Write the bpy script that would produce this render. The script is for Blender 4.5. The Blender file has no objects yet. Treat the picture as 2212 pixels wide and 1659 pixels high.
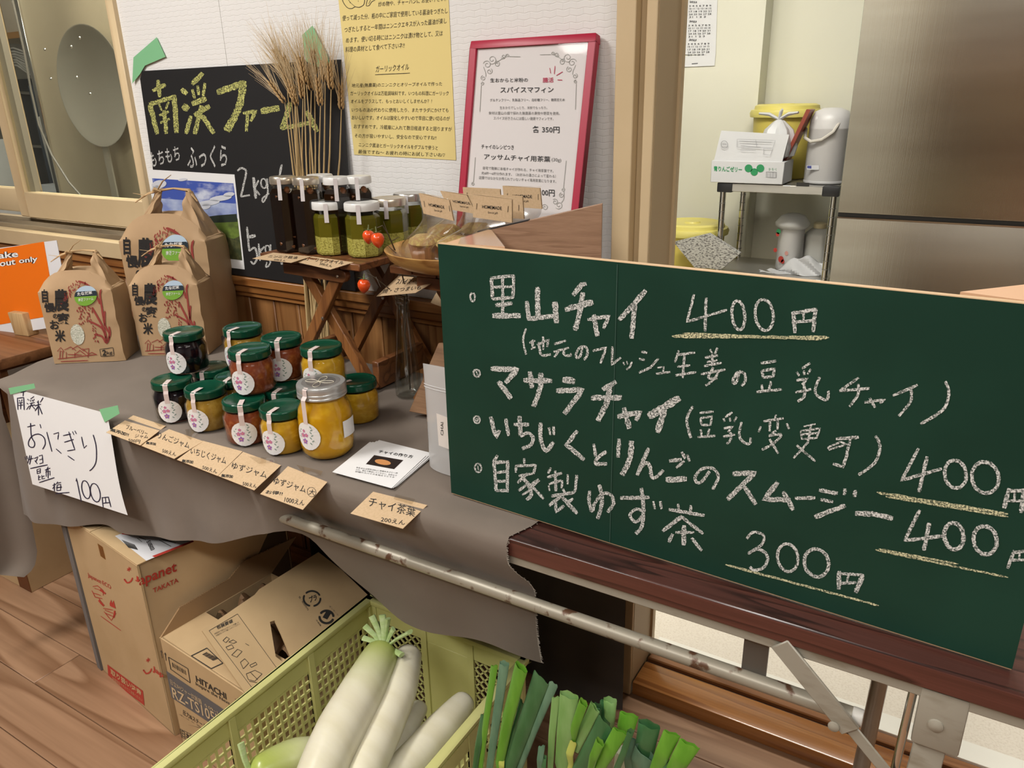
import bpy, bmesh, math, random
from mathutils import Vector as V, Matrix
random.seed(7)
PI = math.pi
sc = bpy.context.scene
COL = sc.collection

# ------------------------------------------------------------------ camera
CAM = V((0.0, 0.0, 1.24))
RW = Matrix(((0.85613358, 0.16330899, -0.49027081),      # rows: world x, y, z written in camera axes (right, down, forward)
             (0.5163377, -0.30844546, 0.79890974),
             (-0.02075266, -0.93711876, -0.34839311)))
FPX = 1662.0
cd = bpy.data.cameras.new('camera'); cam = bpy.data.objects.new('camera', cd); COL.objects.link(cam)
cd.sensor_fit = 'HORIZONTAL'; cd.sensor_width = 36.0; cd.lens = FPX / 2212 * 36.0
cd.clip_start = 0.02; cd.clip_end = 50
mw = Matrix.Identity(4)
for i in range(3):
    mw[i][0] = RW[i][0]; mw[i][1] = -RW[i][1]; mw[i][2] = -RW[i][2]; mw[i][3] = CAM[i]
cam.matrix_world = mw
sc.camera = cam

# ------------------------------------------------------------------ world, exposure, lamps
w = bpy.data.worlds.new('world'); sc.world = w; w.use_nodes = True
w.node_tree.nodes['Background'].inputs[0].default_value = (1.0, 0.97, 0.92, 1)
w.node_tree.nodes['Background'].inputs[1].default_value = 0.28
sc.view_settings.view_transform = 'Standard'
try: sc.view_settings.look = 'None'
except Exception: pass
sc.view_settings.exposure = 0.52
sc.view_settings.gamma = 1.0
sc.view_settings.use_curve_mapping = False
sc.cycles.max_bounces = 6
sc.cycles.diffuse_bounces = 2
sc.cycles.use_light_tree = False
w.cycles.sampling_method = 'NONE'
sc.cycles.glossy_bounces = 4
sc.cycles.transmission_bounces = 6
sc.cycles.adaptive_threshold = 0.03
sc.cycles.transparent_max_bounces = 24
sc.cycles.caustics_reflective = False
sc.cycles.caustics_refractive = False

LAMPS = [  # ceiling fluorescent fittings: x, y, z, length along x, length along y, watts
    (-1.75, -0.25, 2.45, 0.32, 1.25, 31.0, (1.0, 0.965, 0.915)),
    (-0.55, -1.15, 2.45, 1.25, 0.30, 22.0, (1.0, 0.965, 0.915)),
    (0.70, -0.10, 2.45, 0.32, 1.25, 14.0, (1.0, 0.965, 0.915)),
    (-0.75, 2.15, 2.42, 1.25, 0.32, 27.0, (1.0, 0.97, 0.88)),
    (-2.45, 1.62, 2.42, 1.0, 0.25, 22.0, (1.0, 0.94, 0.84)),
]

# ------------------------------------------------------------------ measuring helpers
def ray(px, py):
    v = V((px - 1106.0, py - 829.5, FPX))
    return (RW @ v).normalized()
def tz(px, py, z):
    r = ray(px, py); return CAM + r * ((z - CAM.z) / r.z)
def ty(px, py, y):
    r = ray(px, py); return CAM + r * ((y - CAM.y) / r.y)
def tx(px, py, x):
    r = ray(px, py); return CAM + r * ((x - CAM.x) / r.x)
class Plane:
    """a real flat surface: point + normal; gives the point a picture position lands on"""
    def __init__(s, p, n, off=0.0006):
        s.p = V(p); s.n = V(n).normalized(); s.off = off
        if s.n.dot(CAM - s.p) < 0: s.n = -s.n
    def __call__(s, px, py, k=1.0):
        r = ray(px, py); return CAM + r * ((s.p - CAM).dot(s.n) / r.dot(s.n)) + s.n * s.off * k

# ------------------------------------------------------------------ materials
MATS = {}
def nd(nt, t, **k):
    n = nt.nodes.new(t)
    for a, b in k.items(): setattr(n, a, b)
    return n
def mat(name, col=(.8, .8, .8), rough=.5, metal=0, **k):
    if name in MATS: return MATS[name]
    m = bpy.data.materials.new(name); MATS[name] = m; m.use_nodes = True
    nt = m.node_tree; L = nt.links; b = nt.nodes['Principled BSDF']
    b.inputs['Base Color'].default_value = (*col, 1); b.inputs['Roughness'].default_value = rough
    b.inputs['Metallic'].default_value = metal
    for key, inp in (('trans', 'Transmission Weight'), ('ior', 'IOR'), ('alpha', 'Alpha'), ('coat', 'Coat Weight'), ('sheen', 'Sheen Weight'), ('spec', 'Specular IOR Level'), ('sss', 'Subsurface Weight')):
        if key in k: b.inputs[inp].default_value = k[key]
    if 'sss' in k: b.inputs['Subsurface Radius'].default_value = (.01, .01, .005); b.inputs['Subsurface Scale'].default_value = .5
    if 'emit' in k:
        b.inputs['Emission Color'].default_value = (*k.get('ecol', col), 1); b.inputs['Emission Strength'].default_value = k['emit']
    tc = nd(nt, 'ShaderNodeTexCoord')
    def mapping(scale):
        mp = nd(nt, 'ShaderNodeMapping'); mp.inputs['Scale'].default_value = scale
        L.new(tc.outputs['Object'], mp.inputs['Vector']); return mp
    def ramp(stops):
        r = nd(nt, 'ShaderNodeValToRGB'); e = r.color_ramp.elements
        while len(e) < len(stops): e.new(.5)
        for i, (p, c) in enumerate(stops): e[i].position = p; e[i].color = (*c, 1)
        return r
    fac = None
    if 'grain' in k:      # wood grain: (axis, rings per metre, distortion, col2, [col3])
        ax, sc_, dist, c2 = k['grain'][:4]
        s = [sc_] * 3; s[ax] = sc_ * .06
        mp = mapping(s)
        no = nd(nt, 'ShaderNodeTexNoise'); no.inputs['Scale'].default_value = 1.0; no.inputs['Detail'].default_value = 1.5
        L.new(mp.outputs[0], no.inputs['Vector'])
        mu = nd(nt, 'ShaderNodeMath', operation='MULTIPLY'); mu.inputs[1].default_value = dist
        L.new(no.outputs['Fac'], mu.inputs[0])
        sn = nd(nt, 'ShaderNodeMath', operation='FRACT'); L.new(mu.outputs[0], sn.inputs[0])
        s2 = [sc_ * 14] * 3; s2[ax] = sc_ * .5
        mp2 = mapping(s2); n2 = nd(nt, 'ShaderNodeTexNoise'); n2.inputs['Scale'].default_value = 1.0; n2.inputs['Detail'].default_value = 3
        L.new(mp2.outputs[0], n2.inputs['Vector'])
        r = ramp([(0.0, col), (.55, tuple(.7 * a + .3 * c for a, c in zip(col, c2))), (.88, c2), (1.0, col)])
        L.new(sn.outputs[0], r.inputs['Fac'])
        mx = nd(nt, 'ShaderNodeMixRGB', blend_type='MULTIPLY'); mx.inputs['Fac'].default_value = .45
        r2 = ramp([(.3, (.55, .5, .45)), (.65, (1, 1, 1))]); L.new(n2.outputs['Fac'], r2.inputs['Fac'])
        L.new(r.outputs[0], mx.inputs[1]); L.new(r2.outputs[0], mx.inputs[2])
        out = mx.outputs[0]
        if k.get('vary'):
            oi = nd(nt, 'ShaderNodeObjectInfo'); hs = nd(nt, 'ShaderNodeHueSaturation')
            mr = nd(nt, 'ShaderNodeMapRange'); mr.inputs['To Min'].default_value = 1 - k['vary']; mr.inputs['To Max'].default_value = 1 + k['vary']
            L.new(oi.outputs['Random'], mr.inputs['Value']); L.new(mr.outputs[0], hs.inputs['Value']); L.new(out, hs.inputs['Color']); out = hs.outputs[0]
            ad = nd(nt, 'ShaderNodeVectorMath', operation='MULTIPLY_ADD')
            cb = nd(nt, 'ShaderNodeCombineXYZ'); 
            for q in cb.inputs: L.new(oi.outputs['Random'], q)
            ad.inputs[1].default_value = (37.0, 23.0, 41.0)
            L.new(cb.outputs[0], ad.inputs[0]); L.new(tc.outputs['Object'], ad.inputs[2])
            for q in (mp, mp2): L.new(ad.outputs[0], q.inputs['Vector'])
        L.new(out, b.inputs['Base Color'])
        fac = n2.outputs['Fac']
    if 'noise' in k:      # (scale, col2, lo, hi)
        s, c2, lo, hi = k['noise'][:4]
        mp = mapping((s, s, s) if not isinstance(s, tuple) else s)
        no = nd(nt, 'ShaderNodeTexNoise'); no.inputs['Scale'].default_value = 1; no.inputs['Detail'].default_value = k.get('det', 4)
        L.new(mp.outputs[0], no.inputs['Vector'])
        r = ramp([(lo, col), (hi, c2)]); L.new(no.outputs['Fac'], r.inputs['Fac']); L.new(r.outputs[0], b.inputs['Base Color']); fac = no.outputs['Fac']
    if 'bump' in k:       # (scale or None, strength, distance)
        s, st, di = k['bump']
        if s is not None:
            mp = mapping((s, s, s) if not isinstance(s, tuple) else s)
            if k.get('bumptex') == 'brick':
                no = nd(nt, 'ShaderNodeTexBrick'); no.inputs['Scale'].default_value = 1; no.inputs['Mortar Size'].default_value = .045; no.inputs['Mortar Smooth'].default_value = .8
                no.inputs['Color1'].default_value = (1, 1, 1, 1); no.inputs['Color2'].default_value = (.85, .85, .85, 1); no.inputs['Mortar'].default_value = (0, 0, 0, 1)
                no.inputs['Brick Width'].default_value = 1.2; no.inputs['Row Height'].default_value = .5
                rt = nd(nt, 'ShaderNodeCombineXYZ'); sp = nd(nt, 'ShaderNodeSeparateXYZ'); L.new(mp.outputs[0], sp.inputs[0])
                wv = nd(nt, 'ShaderNodeMath', operation='SINE'); m5 = nd(nt, 'ShaderNodeMath', operation='MULTIPLY'); m5.inputs[1].default_value = 5.2
                L.new(sp.outputs[0], m5.inputs[0]); L.new(m5.outputs[0], wv.inputs[0])
                m6 = nd(nt, 'ShaderNodeMath', operation='MULTIPLY_ADD'); m6.inputs[1].default_value = .05; L.new(wv.outputs[0], m6.inputs[0]); L.new(sp.outputs[2], m6.inputs[2])
                L.new(sp.outputs[0], rt.inputs[0]); L.new(m6.outputs[0], rt.inputs[1]); L.new(rt.outputs[0], no.inputs['Vector']); fac = no.outputs['Color']
            else:
                no = nd(nt, 'ShaderNodeTexNoise'); no.inputs['Scale'].default_value = 1; no.inputs['Detail'].default_value = k.get('bdet', 3)
                L.new(mp.outputs[0], no.inputs['Vector']); fac = no.outputs['Fac']
        bp = nd(nt, 'ShaderNodeBump'); bp.inputs['Strength'].default_value = st; bp.inputs['Distance'].default_value = di
        L.new(fac, bp.inputs['Height']); L.new(bp.outputs[0], b.inputs['Normal'])
    if 'chalk' in k:      # broken, dusty coverage
        mp = mapping((k['chalk'],) * 3); no = nd(nt, 'ShaderNodeTexNoise'); no.inputs['Scale'].default_value = 1; no.inputs['Detail'].default_value = 3
        L.new(mp.outputs[0], no.inputs['Vector'])
        r = ramp([(.38, (.10, .10, .10)), (.62, (.97, .97, .97))]); L.new(no.outputs['Fac'], r.inputs['Fac']); L.new(r.outputs[0], b.inputs['Alpha'])
    return m
def glass(name, col=(1, 1, 1), rough=0.0, ior=1.45):
    return mat(name, col, rough, trans=1.0, ior=ior)
def film(name, col, fac, rough=.08):
    """thin clear plastic / window pane: mostly see-through with gloss on top"""
    if name in MATS: return MATS[name]
    m = bpy.data.materials.new(name); MATS[name] = m; m.use_nodes = True; nt = m.node_tree; L = nt.links
    for n in list(nt.nodes): nt.nodes.remove(n)
    o = nd(nt, 'ShaderNodeOutputMaterial'); t = nd(nt, 'ShaderNodeBsdfTransparent'); t.inputs[0].default_value = (*col, 1)
    g = nd(nt, 'ShaderNodeBsdfGlossy'); g.inputs['Roughness'].default_value = rough
    fr = nd(nt, 'ShaderNodeLayerWeight'); fr.inputs[0].default_value = .5
    pw_ = nd(nt, 'ShaderNodeMath', operation='POWER'); pw_.inputs[1].default_value = 4.0; L.new(fr.outputs['Facing'], pw_.inputs[0])
    ad = nd(nt, 'ShaderNodeMath', operation='MULTIPLY_ADD'); ad.inputs[1].default_value = .55; ad.inputs[2].default_value = fac; L.new(pw_.outputs[0], ad.inputs[0])
    mx = nd(nt, 'ShaderNodeMixShader'); L.new(ad.outputs[0], mx.inputs[0]); L.new(t.outputs[0], mx.inputs[1]); L.new(g.outputs[0], mx.inputs[2]); L.new(mx.outputs[0], o.inputs[0])
    return m

# ------------------------------------------------------------------ mesh helpers
class MB:
    def __init__(s): s.v = []; s.f = []; s.m = []; s.uv = None
    def add(s, vs, fs, mi=0):
        o = len(s.v); s.v += [tuple(p) for p in vs]; s.f += [tuple(i + o for i in f) for f in fs]; s.m += [mi] * len(fs); return s
    def box(s, x0, x1, y0, y1, z0, z1, mi=0):
        return s.add([(x0, y0, z0), (x1, y0, z0), (x1, y1, z0), (x0, y1, z0), (x0, y0, z1), (x1, y0, z1), (x1, y1, z1), (x0, y1, z1)],
                     [(0, 3, 2, 1), (4, 5, 6, 7), (0, 1, 5, 4), (1, 2, 6, 5), (2, 3, 7, 6), (3, 0, 4, 7)], mi)
    def obox(s, o, a, b, c, mi=0):
        o, a, b, c = V(o), V(a), V(b), V(c)
        vs = [o, o + a, o + a + b, o + b, o + c, o + a + c, o + a + b + c, o + b + c]
        fs = [(0, 3, 2, 1), (4, 5, 6, 7), (0, 1, 5, 4), (1, 2, 6, 5), (2, 3, 7, 6), (3, 0, 4, 7)]
        if a.cross(b).dot(c) < 0: fs = [f[::-1] for f in fs]
        return s.add(vs, fs, mi)
    def slab(s, pts, t, mi=0):
        """flat outline (list of 3-D points) given thickness vector t"""
        pts = [V(p) for p in pts]; t = V(t); n = len(pts)
        s.add(pts + [p + t for p in pts], [tuple(range(n))[::-1], tuple(range(n, 2 * n))] + [(i, (i + 1) % n, n + (i + 1) % n, n + i) for i in range(n)], mi)
        return s
    def tube(s, path, r, n=8, mi=0, caps=True, flat=1.0, up=None):
        path = [V(p) for p in path]; k = len(path)
        rs = r if isinstance(r, (list, tuple)) else [r] * k
        vs = []; prev = None
        for i, p in enumerate(path):
            t = (path[min(i + 1, k - 1)] - path[max(i - 1, 0)]).normalized()
            if prev is None:
                a = V(up) if up is not None else (V((0, 0, 1)) if abs(t.z) < .9 else V((1, 0, 0)))
            else: a = prev
            a = (a - t * a.dot(t)).normalized(); b = t.cross(a); prev = a
            for j in range(n):
                g = 2 * PI * j / n; vs.append(p + a * (rs[i] * math.cos(g) * flat) + b * (rs[i] * math.sin(g)))
        fs = []
        for i in range(k - 1):
            for j in range(n): fs.append((i * n + j, i * n + (j + 1) % n, (i + 1) * n + (j + 1) % n, (i + 1) * n + j))
        if caps: fs += [tuple(range(n))[::-1], tuple(range((k - 1) * n, k * n))]
        return s.add(vs, fs, mi)
    def lathe(s, prof, n=24, o=(0, 0, 0), mi=0, cap0=True, cap1=True, rot=0.0, M=None, rad=None):
        vs = []; o = V(o)
        for (r, z) in prof:
            for j in range(n):
                g = 2 * PI * j / n + rot; rr = r * (rad(g) if rad else 1)
                p = V((rr * math.cos(g), rr * math.sin(g), z)); vs.append((M @ p if M else p) + o)
        k = len(prof); fs = []
        for i in range(k - 1):
            for j in range(n): fs.append((i * n + j, i * n + (j + 1) % n, (i + 1) * n + (j + 1) % n, (i + 1) * n + j))
        if cap0: fs.append(tuple(range(n))[::-1])
        if cap1: fs.append(tuple(range((k - 1) * n, k * n)))
        return s.add(vs, fs, mi)
    def grid(s, fn, nu, nv, mi=0, cu=False):
        vs = [fn(i / (nu - (0 if cu else 1)), j / (nv - 1)) for i in range(nu) for j in range(nv)]
        fs = []
        for i in range(nu if cu else nu - 1):
            for j in range(nv - 1):
                a = i * nv + j; b = ((i + 1) % nu) * nv + j; fs.append((a, b, b + 1, a + 1))
        return s.add(vs, fs, mi)
    def build(s, name, mats, parent=None, smooth=False, bevel=0, ang=40, local=False, solid=0, seg=2):
        me = bpy.data.meshes.new(name)
        off = V((0, 0, 0))
        if parent is not None and not local:
            inv = TF.get(parent.name, Matrix.Identity(4)).inverted(); vs = [inv @ V(p) for p in s.v]
        else: vs = s.v
        me.from_pydata(vs, [], s.f)
        if not isinstance(mats, (list, tuple)): mats = [mats]
        for m in mats: me.materials.append(m)
        if len(mats) > 1: me.polygons.foreach_set('material_index', s.m)
        if bevel:
            bm = bmesh.new(); bm.from_mesh(me)
            bmesh.ops.remove_doubles(bm, verts=bm.verts, dist=1e-5)
            es = [e for e in bm.edges if len(e.link_faces) == 2 and e.calc_face_angle(0) > .5]
            bmesh.ops.bevel(bm, geom=es, offset=bevel, segments=seg, profile=.5, affect='EDGES', clamp_overlap=True)
            bm.to_mesh(me); bm.free(); smooth = True
        if smooth:
            me.polygons.foreach_set('use_smooth', [True] * len(me.polygons)); me.set_sharp_from_angle(angle=math.radians(ang))
        me.validate()
        o = bpy.data.objects.new(name, me); COL.objects.link(o)
        if parent is not None: o.parent = parent
        if solid:
            md = o.modifiers.new('thickness', 'SOLIDIFY'); md.thickness = solid; md.offset = -1
        return o
TF = {}
def tag(o, label=None, cat=None, group=None, kind=None):
    if label: o['label'] = label
    if cat: o['category'] = cat
    if group: o['group'] = group
    if kind: o['kind'] = kind
    return o
def thing(name, label, cat, loc=(0, 0, 0), rz=0.0, group=None):
    o = bpy.data.objects.new(name, None); COL.objects.link(o); o.location = loc; o.rotation_euler = (0, 0, rz); o.empty_display_size = .05
    TF[o.name] = Matrix.Translation(V(loc)) @ Matrix.Rotation(rz, 4, 'Z')
    return tag(o, label, cat, group)
def struct(name, mb, m, parent=None, **k):
    o = mb.build(name, m, parent, **k)
    if parent is None: o['kind'] = 'structure'
    TF.setdefault(o.name, Matrix.Identity(4))
    return o
def box(x0, x1, y0, y1, z0, z1): return MB().box(x0, x1, y0, y1, z0, z1)
def copy_thing(root, loc, rz=0.0, label=None, group=None):
    r = root.copy(); COL.objects.link(r); r.location = loc; r.rotation_euler = (0, 0, rz)
    if label: r['label'] = label
    if group: r['group'] = group
    for ch in list(root.children):
        c = ch.copy(); COL.objects.link(c); c.parent = r
        for g in list(ch.children):
            d = g.copy(); COL.objects.link(d); d.parent = c
    return r

# ------------------------------------------------------------------ writing helpers
def cat_rom(pts, step):
    if len(pts) < 3:
        P = pts
    else: P = pts
    out = []
    n = len(P)
    for i in range(n - 1):
        p0 = P[max(i - 1, 0)]; p1 = P[i]; p2 = P[i + 1]; p3 = P[min(i + 2, n - 1)]
        d = math.hypot(p2[0] - p1[0], p2[1] - p1[1]); k = max(1, int(d / step))
        for j in range(k):
            t = j / k; t2 = t * t; t3 = t2 * t
            out.append(tuple(.5 * ((2 * p1[q]) + (-p0[q] + p2[q]) * t + (2 * p0[q] - 5 * p1[q] + 4 * p2[q] - p3[q]) * t2 + (-p0[q] + 3 * p1[q] - 3 * p2[q] + p3[q]) * t3) for q in (0, 1)))
    out.append(P[-1]); return out
def stroke(mb, pts, wd, S, smooth=False, jit=.18, step=4.0, taper=.75, k=1.0, mi=0):
    """a written stroke: ribbon of width wd (picture pixels) following pts on the surface S"""
    if smooth: P = cat_rom(pts, step)
    else:
        P = []
        for a, b in zip(pts[:-1], pts[1:]):
            d = math.hypot(b[0] - a[0], b[1] - a[1]); q = max(1, int(d / (step * 2)))
            P += [(a[0] + (b[0] - a[0]) * i / q, a[1] + (b[1] - a[1]) * i / q) for i in range(q)]
        P.append(pts[-1])
    n = len(P); Lp = []; Rp = []
    for i, p in enumerate(P):
        a = P[max(i - 1, 0)]; b = P[min(i + 1, n - 1)]; dx, dy = b[0] - a[0], b[1] - a[1]; l = math.hypot(dx, dy) or 1
        h = wd * .5 * (taper if i in (0, n - 1) else 1)
        hl = h * (1 + random.uniform(-jit, jit)); hr = h * (1 + random.uniform(-jit, jit))
        Lp.append(S(p[0] - dy / l * hl, p[1] + dx / l * hl, k)); Rp.append(S(p[0] + dy / l * hr, p[1] - dx / l * hr, k))
    mb.add(Lp + Rp, [(i, i + 1, n + i + 1, n + i) for i in range(n - 1)], mi)
_fc = {}
_fo = None
def glyphs(s, bold=0.0, shear=0.0, space=1.0, vert=False):
    """flat outline mesh of a line of lettering: (verts2d, faces, x0, x1, y0, y1)"""
    global _fo
    key = (s, bold, shear, space, vert)
    if key in _fc: return _fc[key]
    if _fo is None:
        c = bpy.data.curves.new('lettering_tmp', 'FONT'); _fo = bpy.data.objects.new('lettering_tmp', c); COL.objects.link(_fo)
    c = _fo.data; c.body = s if not vert else '\n'.join(s); c.offset = bold; c.shear = shear; c.resolution_u = 2; c.space_character = space; c.fill_mode = 'FRONT'
    if vert: c.align_x = 'CENTER'; c.space_line = 1.02
    else: c.align_x = 'LEFT'; c.space_line = 1.0
    bpy.context.view_layer.update()
    me = bpy.data.meshes.new_from_object(_fo.evaluated_get(bpy.context.evaluated_depsgraph_get()))
    vs = [(v.co.x, v.co.y) for v in me.vertices]; fs = [tuple(p.vertices) for p in me.polygons]
    bpy.data.meshes.remove(me)
    if not vs: vs = [(0, 0), (1, 0), (1, 1)]; fs = []
    xs = [a[0] for a in vs]; ys = [a[1] for a in vs]
    _fc[key] = (vs, fs, min(xs), max(xs), min(ys), max(ys)); return _fc[key]
def letter(mb, s, bl, br, tl, S, bold=0.0, shear=0.0, mi=0, k=1.0, space=1.0, vert=False):
    """lettering s fitted to the slanted box bottom-left, bottom-right, top-left (picture positions) on surface S"""
    vs, fs, x0, x1, y0, y1 = glyphs(s, bold, shear, space, vert)
    out = []
    for (x, y) in vs:
        u = (x - x0) / max(x1 - x0, 1e-6); t = (y - y0) / max(y1 - y0, 1e-6)
        out.append(S(bl[0] + (br[0] - bl[0]) * u + (tl[0] - bl[0]) * t, bl[1] + (br[1] - bl[1]) * u + (tl[1] - bl[1]) * t, k))
    mb.add(out, fs, mi)
def letter3(mb, s, o, ex, ey, h, width=None, bold=0.0, mi=0, vert=False, center=False, shear=0.0):
    """lettering on a real plane: origin o (lower left), unit axes ex/ey, height h or width in metres"""
    vs, fs, x0, x1, y0, y1 = glyphs(s, bold, shear, 1.0, vert)
    kx = h / max(y1 - y0, 1e-6) if h else width / (x1 - x0)
    kw = width / (x1 - x0) if width else kx
    o, ex, ey = V(o), V(ex), V(ey)
    sh = (x1 - x0) * kw * .5 if center else 0
    mb.add([o + ex * ((x - x0) * kw - sh) + ey * ((y - y0) * kx) for (x, y) in vs], fs, mi)
class Frame3:
    """local page coordinates (millimetre-like units) on a real plane, usable as S(x, y)"""
    def __init__(s, o, ex, ey, off=.0005):
        s.o, s.ex, s.ey = V(o), V(ex), V(ey); s.n = s.ex.cross(s.ey).normalized()
        if s.n.dot(CAM - s.o) < 0: s.n = -s.n
        s.off = off
    def __call__(s, x, y, k=1.0): return s.o + s.ex * x + s.ey * y + s.n * s.off * k

# ================================================================== materials
wallpaper = mat('wallpaper_white', (.82, .81, .79), .75, bump=((46, 46, 46), .33, .003), bumptex='brick')
plaster = mat('plaster_cream', (.82, .80, .66), .7)
plaster_w = mat('plaster_white', (.50, .48, .45), .8)
cedar = mat('cedar', (.40, .19, .065), .45, grain=(2, 9, 9, (.22, .085, .024)), vary=.14)
cedar_rail = mat('cedar_rail', (.42, .185, .055), .35, grain=(0, 14, 6, (.24, .085, .02)))
floorwood = mat('floor_wood', (.41, .24, .14), .33, grain=(0, 5.5, 11, (.25, .13, .068)), vary=.07)
stepwood = mat('step_wood', (.42, .17, .045), .22, grain=(0, 16, 6, (.24, .08, .018)), coat=.4)
cream = mat('cream_paint', (.69, .53, .32), .5, noise=(6, (.63, .48, .28), .35, .7))
weathered = mat('weathered_track', (.36, .29, .19), .7, noise=((3, 40, 40), (.17, .13, .085), .35, .65))
pane = film('window_pane', (.93, .95, .92), .02, .03)
steel = mat('brushed_steel', (.49, .46, .39), .27, metal=1, noise=((1.2, 1.2, 9), (.37, .33, .27), .35, .72), bump=((600, 600, 2.0), .10, .002))
steel_hood = mat('sheet_steel_khaki', (.52, .44, .31), .38, metal=.35)
chrome = mat('chrome', (.72, .71, .68), .16, metal=1)
darkgap = mat('dark_gap', (.02, .018, .015), .8)
kfloor = mat('vinyl_floor_cream', (.80, .73, .62), .6, bump=((160, 160, 160), .5, .002), noise=(230, (.68, .60, .49), .45, .75))
white_trim = mat('white_trim', (.88, .85, .76), .5)
ceil_m = mat('ceiling_board', (.55, .54, .51), .9)
lampglow = mat('lamp_diffuser', (1, .97, .9), .5, emit=2.2, ecol=(1, .965, .9))
lampglow.cycles.emission_sampling = 'NONE'
blackp = mat('black_plastic', (.02, .02, .022), .4)

# ================================================================== room shell
WY = 1.30
# floor boards of the front room
fl = struct('floor', box(-5.4, 2.6, -2.8, 1.30, -.08, -.016), darkgap)
pw = .1105; y = 1.298
plank_meshes = {}
row = 0
while y > -2.75:
    y0 = y - pw; xs = -3.55 + (row * .73) % 1.8 - 1.8
    while xs < 2.55:
        x0, x1 = max(xs, -3.58), min(xs + 1.8, 2.58); xs += 1.8
        if x1 - x0 < .05: continue
        ln = round(x1 - x0, 3)
        if ln not in plank_meshes:
            o = box(-ln / 2 + .0006, ln / 2 - .0006, -pw / 2 + .0007, pw / 2 - .0007, -.016, 0).build('plank', floorwood, fl, bevel=.0012, seg=1, local=True); plank_meshes[ln] = o.data
        else:
            o = bpy.data.objects.new('plank', plank_meshes[ln]); COL.objects.link(o); o.parent = fl
        o.location = ((x0 + x1) / 2, (y0 + y) / 2, 0)
    y = y0; row += 1
struct('ceiling', box(-5.4, 2.6, -2.8, 4.0, 2.5, 2.56), ceil_m)
struct('wall_front', box(-5.4, 2.6, -2.86, -2.8, -.02, 2.5), plaster_w)
struct('wall_front', box(-3.58, 2.58, -2.799, -2.785, 0, .86), cedar_rail)
struct('wall_left', box(-5.46, -5.4, -2.8, 4.0, -.02, 2.5), plaster_w)
struct('wall_right', box(2.6, 2.66, -2.8, 4.0, -.02, 2.5), plaster_w)
# papered wall between the window and the doorway, with header over the window
wb = MB().box(-1.915, -.545, WY, 1.42, .835, 2.5).box(-5.4, -1.915, WY, 1.42, 1.95, 2.5).box(-5.4, -.545, 1.312, 1.42, 0, .835).box(-5.4, -3.3, WY, 1.42, .835, 1.95)
wall_back = struct('wall_back', wb, wallpaper)
sm = MB().box(-1.5452, -1.5447, WY - .0006, WY, .86, 2.5); struct('wallpaper_seam', sm, mat('seam_grey', (.42, .40, .37), .8), wall_back)
struct('wall_back', box(.62, 2.6, WY, 1.42, 0, 2.5), wallpaper)
struct('trim_3', box(-.545, .62, WY, 1.42, 2.0, 2.5), cream)
# wainscot: upright cedar boards and a moulded rail
wains = struct('wall_back', box(-5.4, -.546, 1.3105, 1.3125, 0, .79), darkgap)
x = -3.58; k = 0; pm = {}
while x < -.56:
    wd = [.086, .092, .081, .089][k % 4]; wd = min(wd, -.548 - x)
    if wd > .02:
        key = round(wd, 3)
        if key not in pm:
            o = box(-wd / 2 + .001, wd / 2 - .001, 1.298, 1.3102, .0, .792).build('board', cedar, wains, bevel=.0025, seg=1, local=True); pm[key] = o.data
        else:
            o = bpy.data.objects.new('board', pm[key]); COL.objects.link(o); o.parent = wains
        o.location = (x + wd / 2, 0, 0)
    x += wd; k += 1
rl = MB().box(-5.4, -.547, 1.272, 1.3095, .812, .834).box(-5.4, -.547, 1.281, 1.3095, .792, .812).box(-5.4, -.547, 1.287, 1.3095, .780, .792)
struct('trim_1', rl, cedar_rail, bevel=.002, seg=1)

# ------------------------------------------------------------------ window (left)
win = struct('window_1', MB().box(-1.945, -1.915, 1.288, 1.42, .885, 1.95).box(-3.3, -1.915, 1.288, 1.42, 1.92, 1.95), cream, bevel=.002, seg=1)
MB().box(-1.972, -1.945, 1.312, 1.345, .92, 1.92).box(-2.62, -2.574, 1.312, 1.345, .92, 1.92).box(-2.574, -1.972, 1.312, 1.345, .918, .997).box(-2.574, -1.972, 1.312, 1.345, 1.86, 1.92).build('sash_frame', cream, win, bevel=.003, seg=1)
MB().box(-2.574, -1.972, 1.327, 1.331, .997, 1.86).build('window_pane', pane, win)
MB().box(-2.66, -2.60, 1.352, 1.385, .925, 1.92).box(-3.3, -2.60, 1.352, 1.385, .925, 1.0).box(-3.3, -2.60, 1.352, 1.385, 1.86, 1.92).build('sash_frame', cream, win, bevel=.003, seg=1)
MB().box(-3.3, -2.66, 1.366, 1.370, 1.0, 1.86).build('window_pane', pane, win)
MB().box(-2.574, -2.545, 1.335, 1.352, .997, 1.86).build('seal_strip', mat('seal_grey', (.34, .29, .22), .6), win)
MB().box(-3.3, -1.915, 1.29, 1.42, .885, .899).box(-3.3, -1.945, 1.302, 1.308, .899, .909).box(-3.3, -1.945, 1.346, 1.351, .899, .909).build('track', weathered, win)
MB().box(-3.3, -1.905, 1.262, 1.31, .838, .886).build('window_sill', cream, win, bevel=.003, seg=1)

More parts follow.
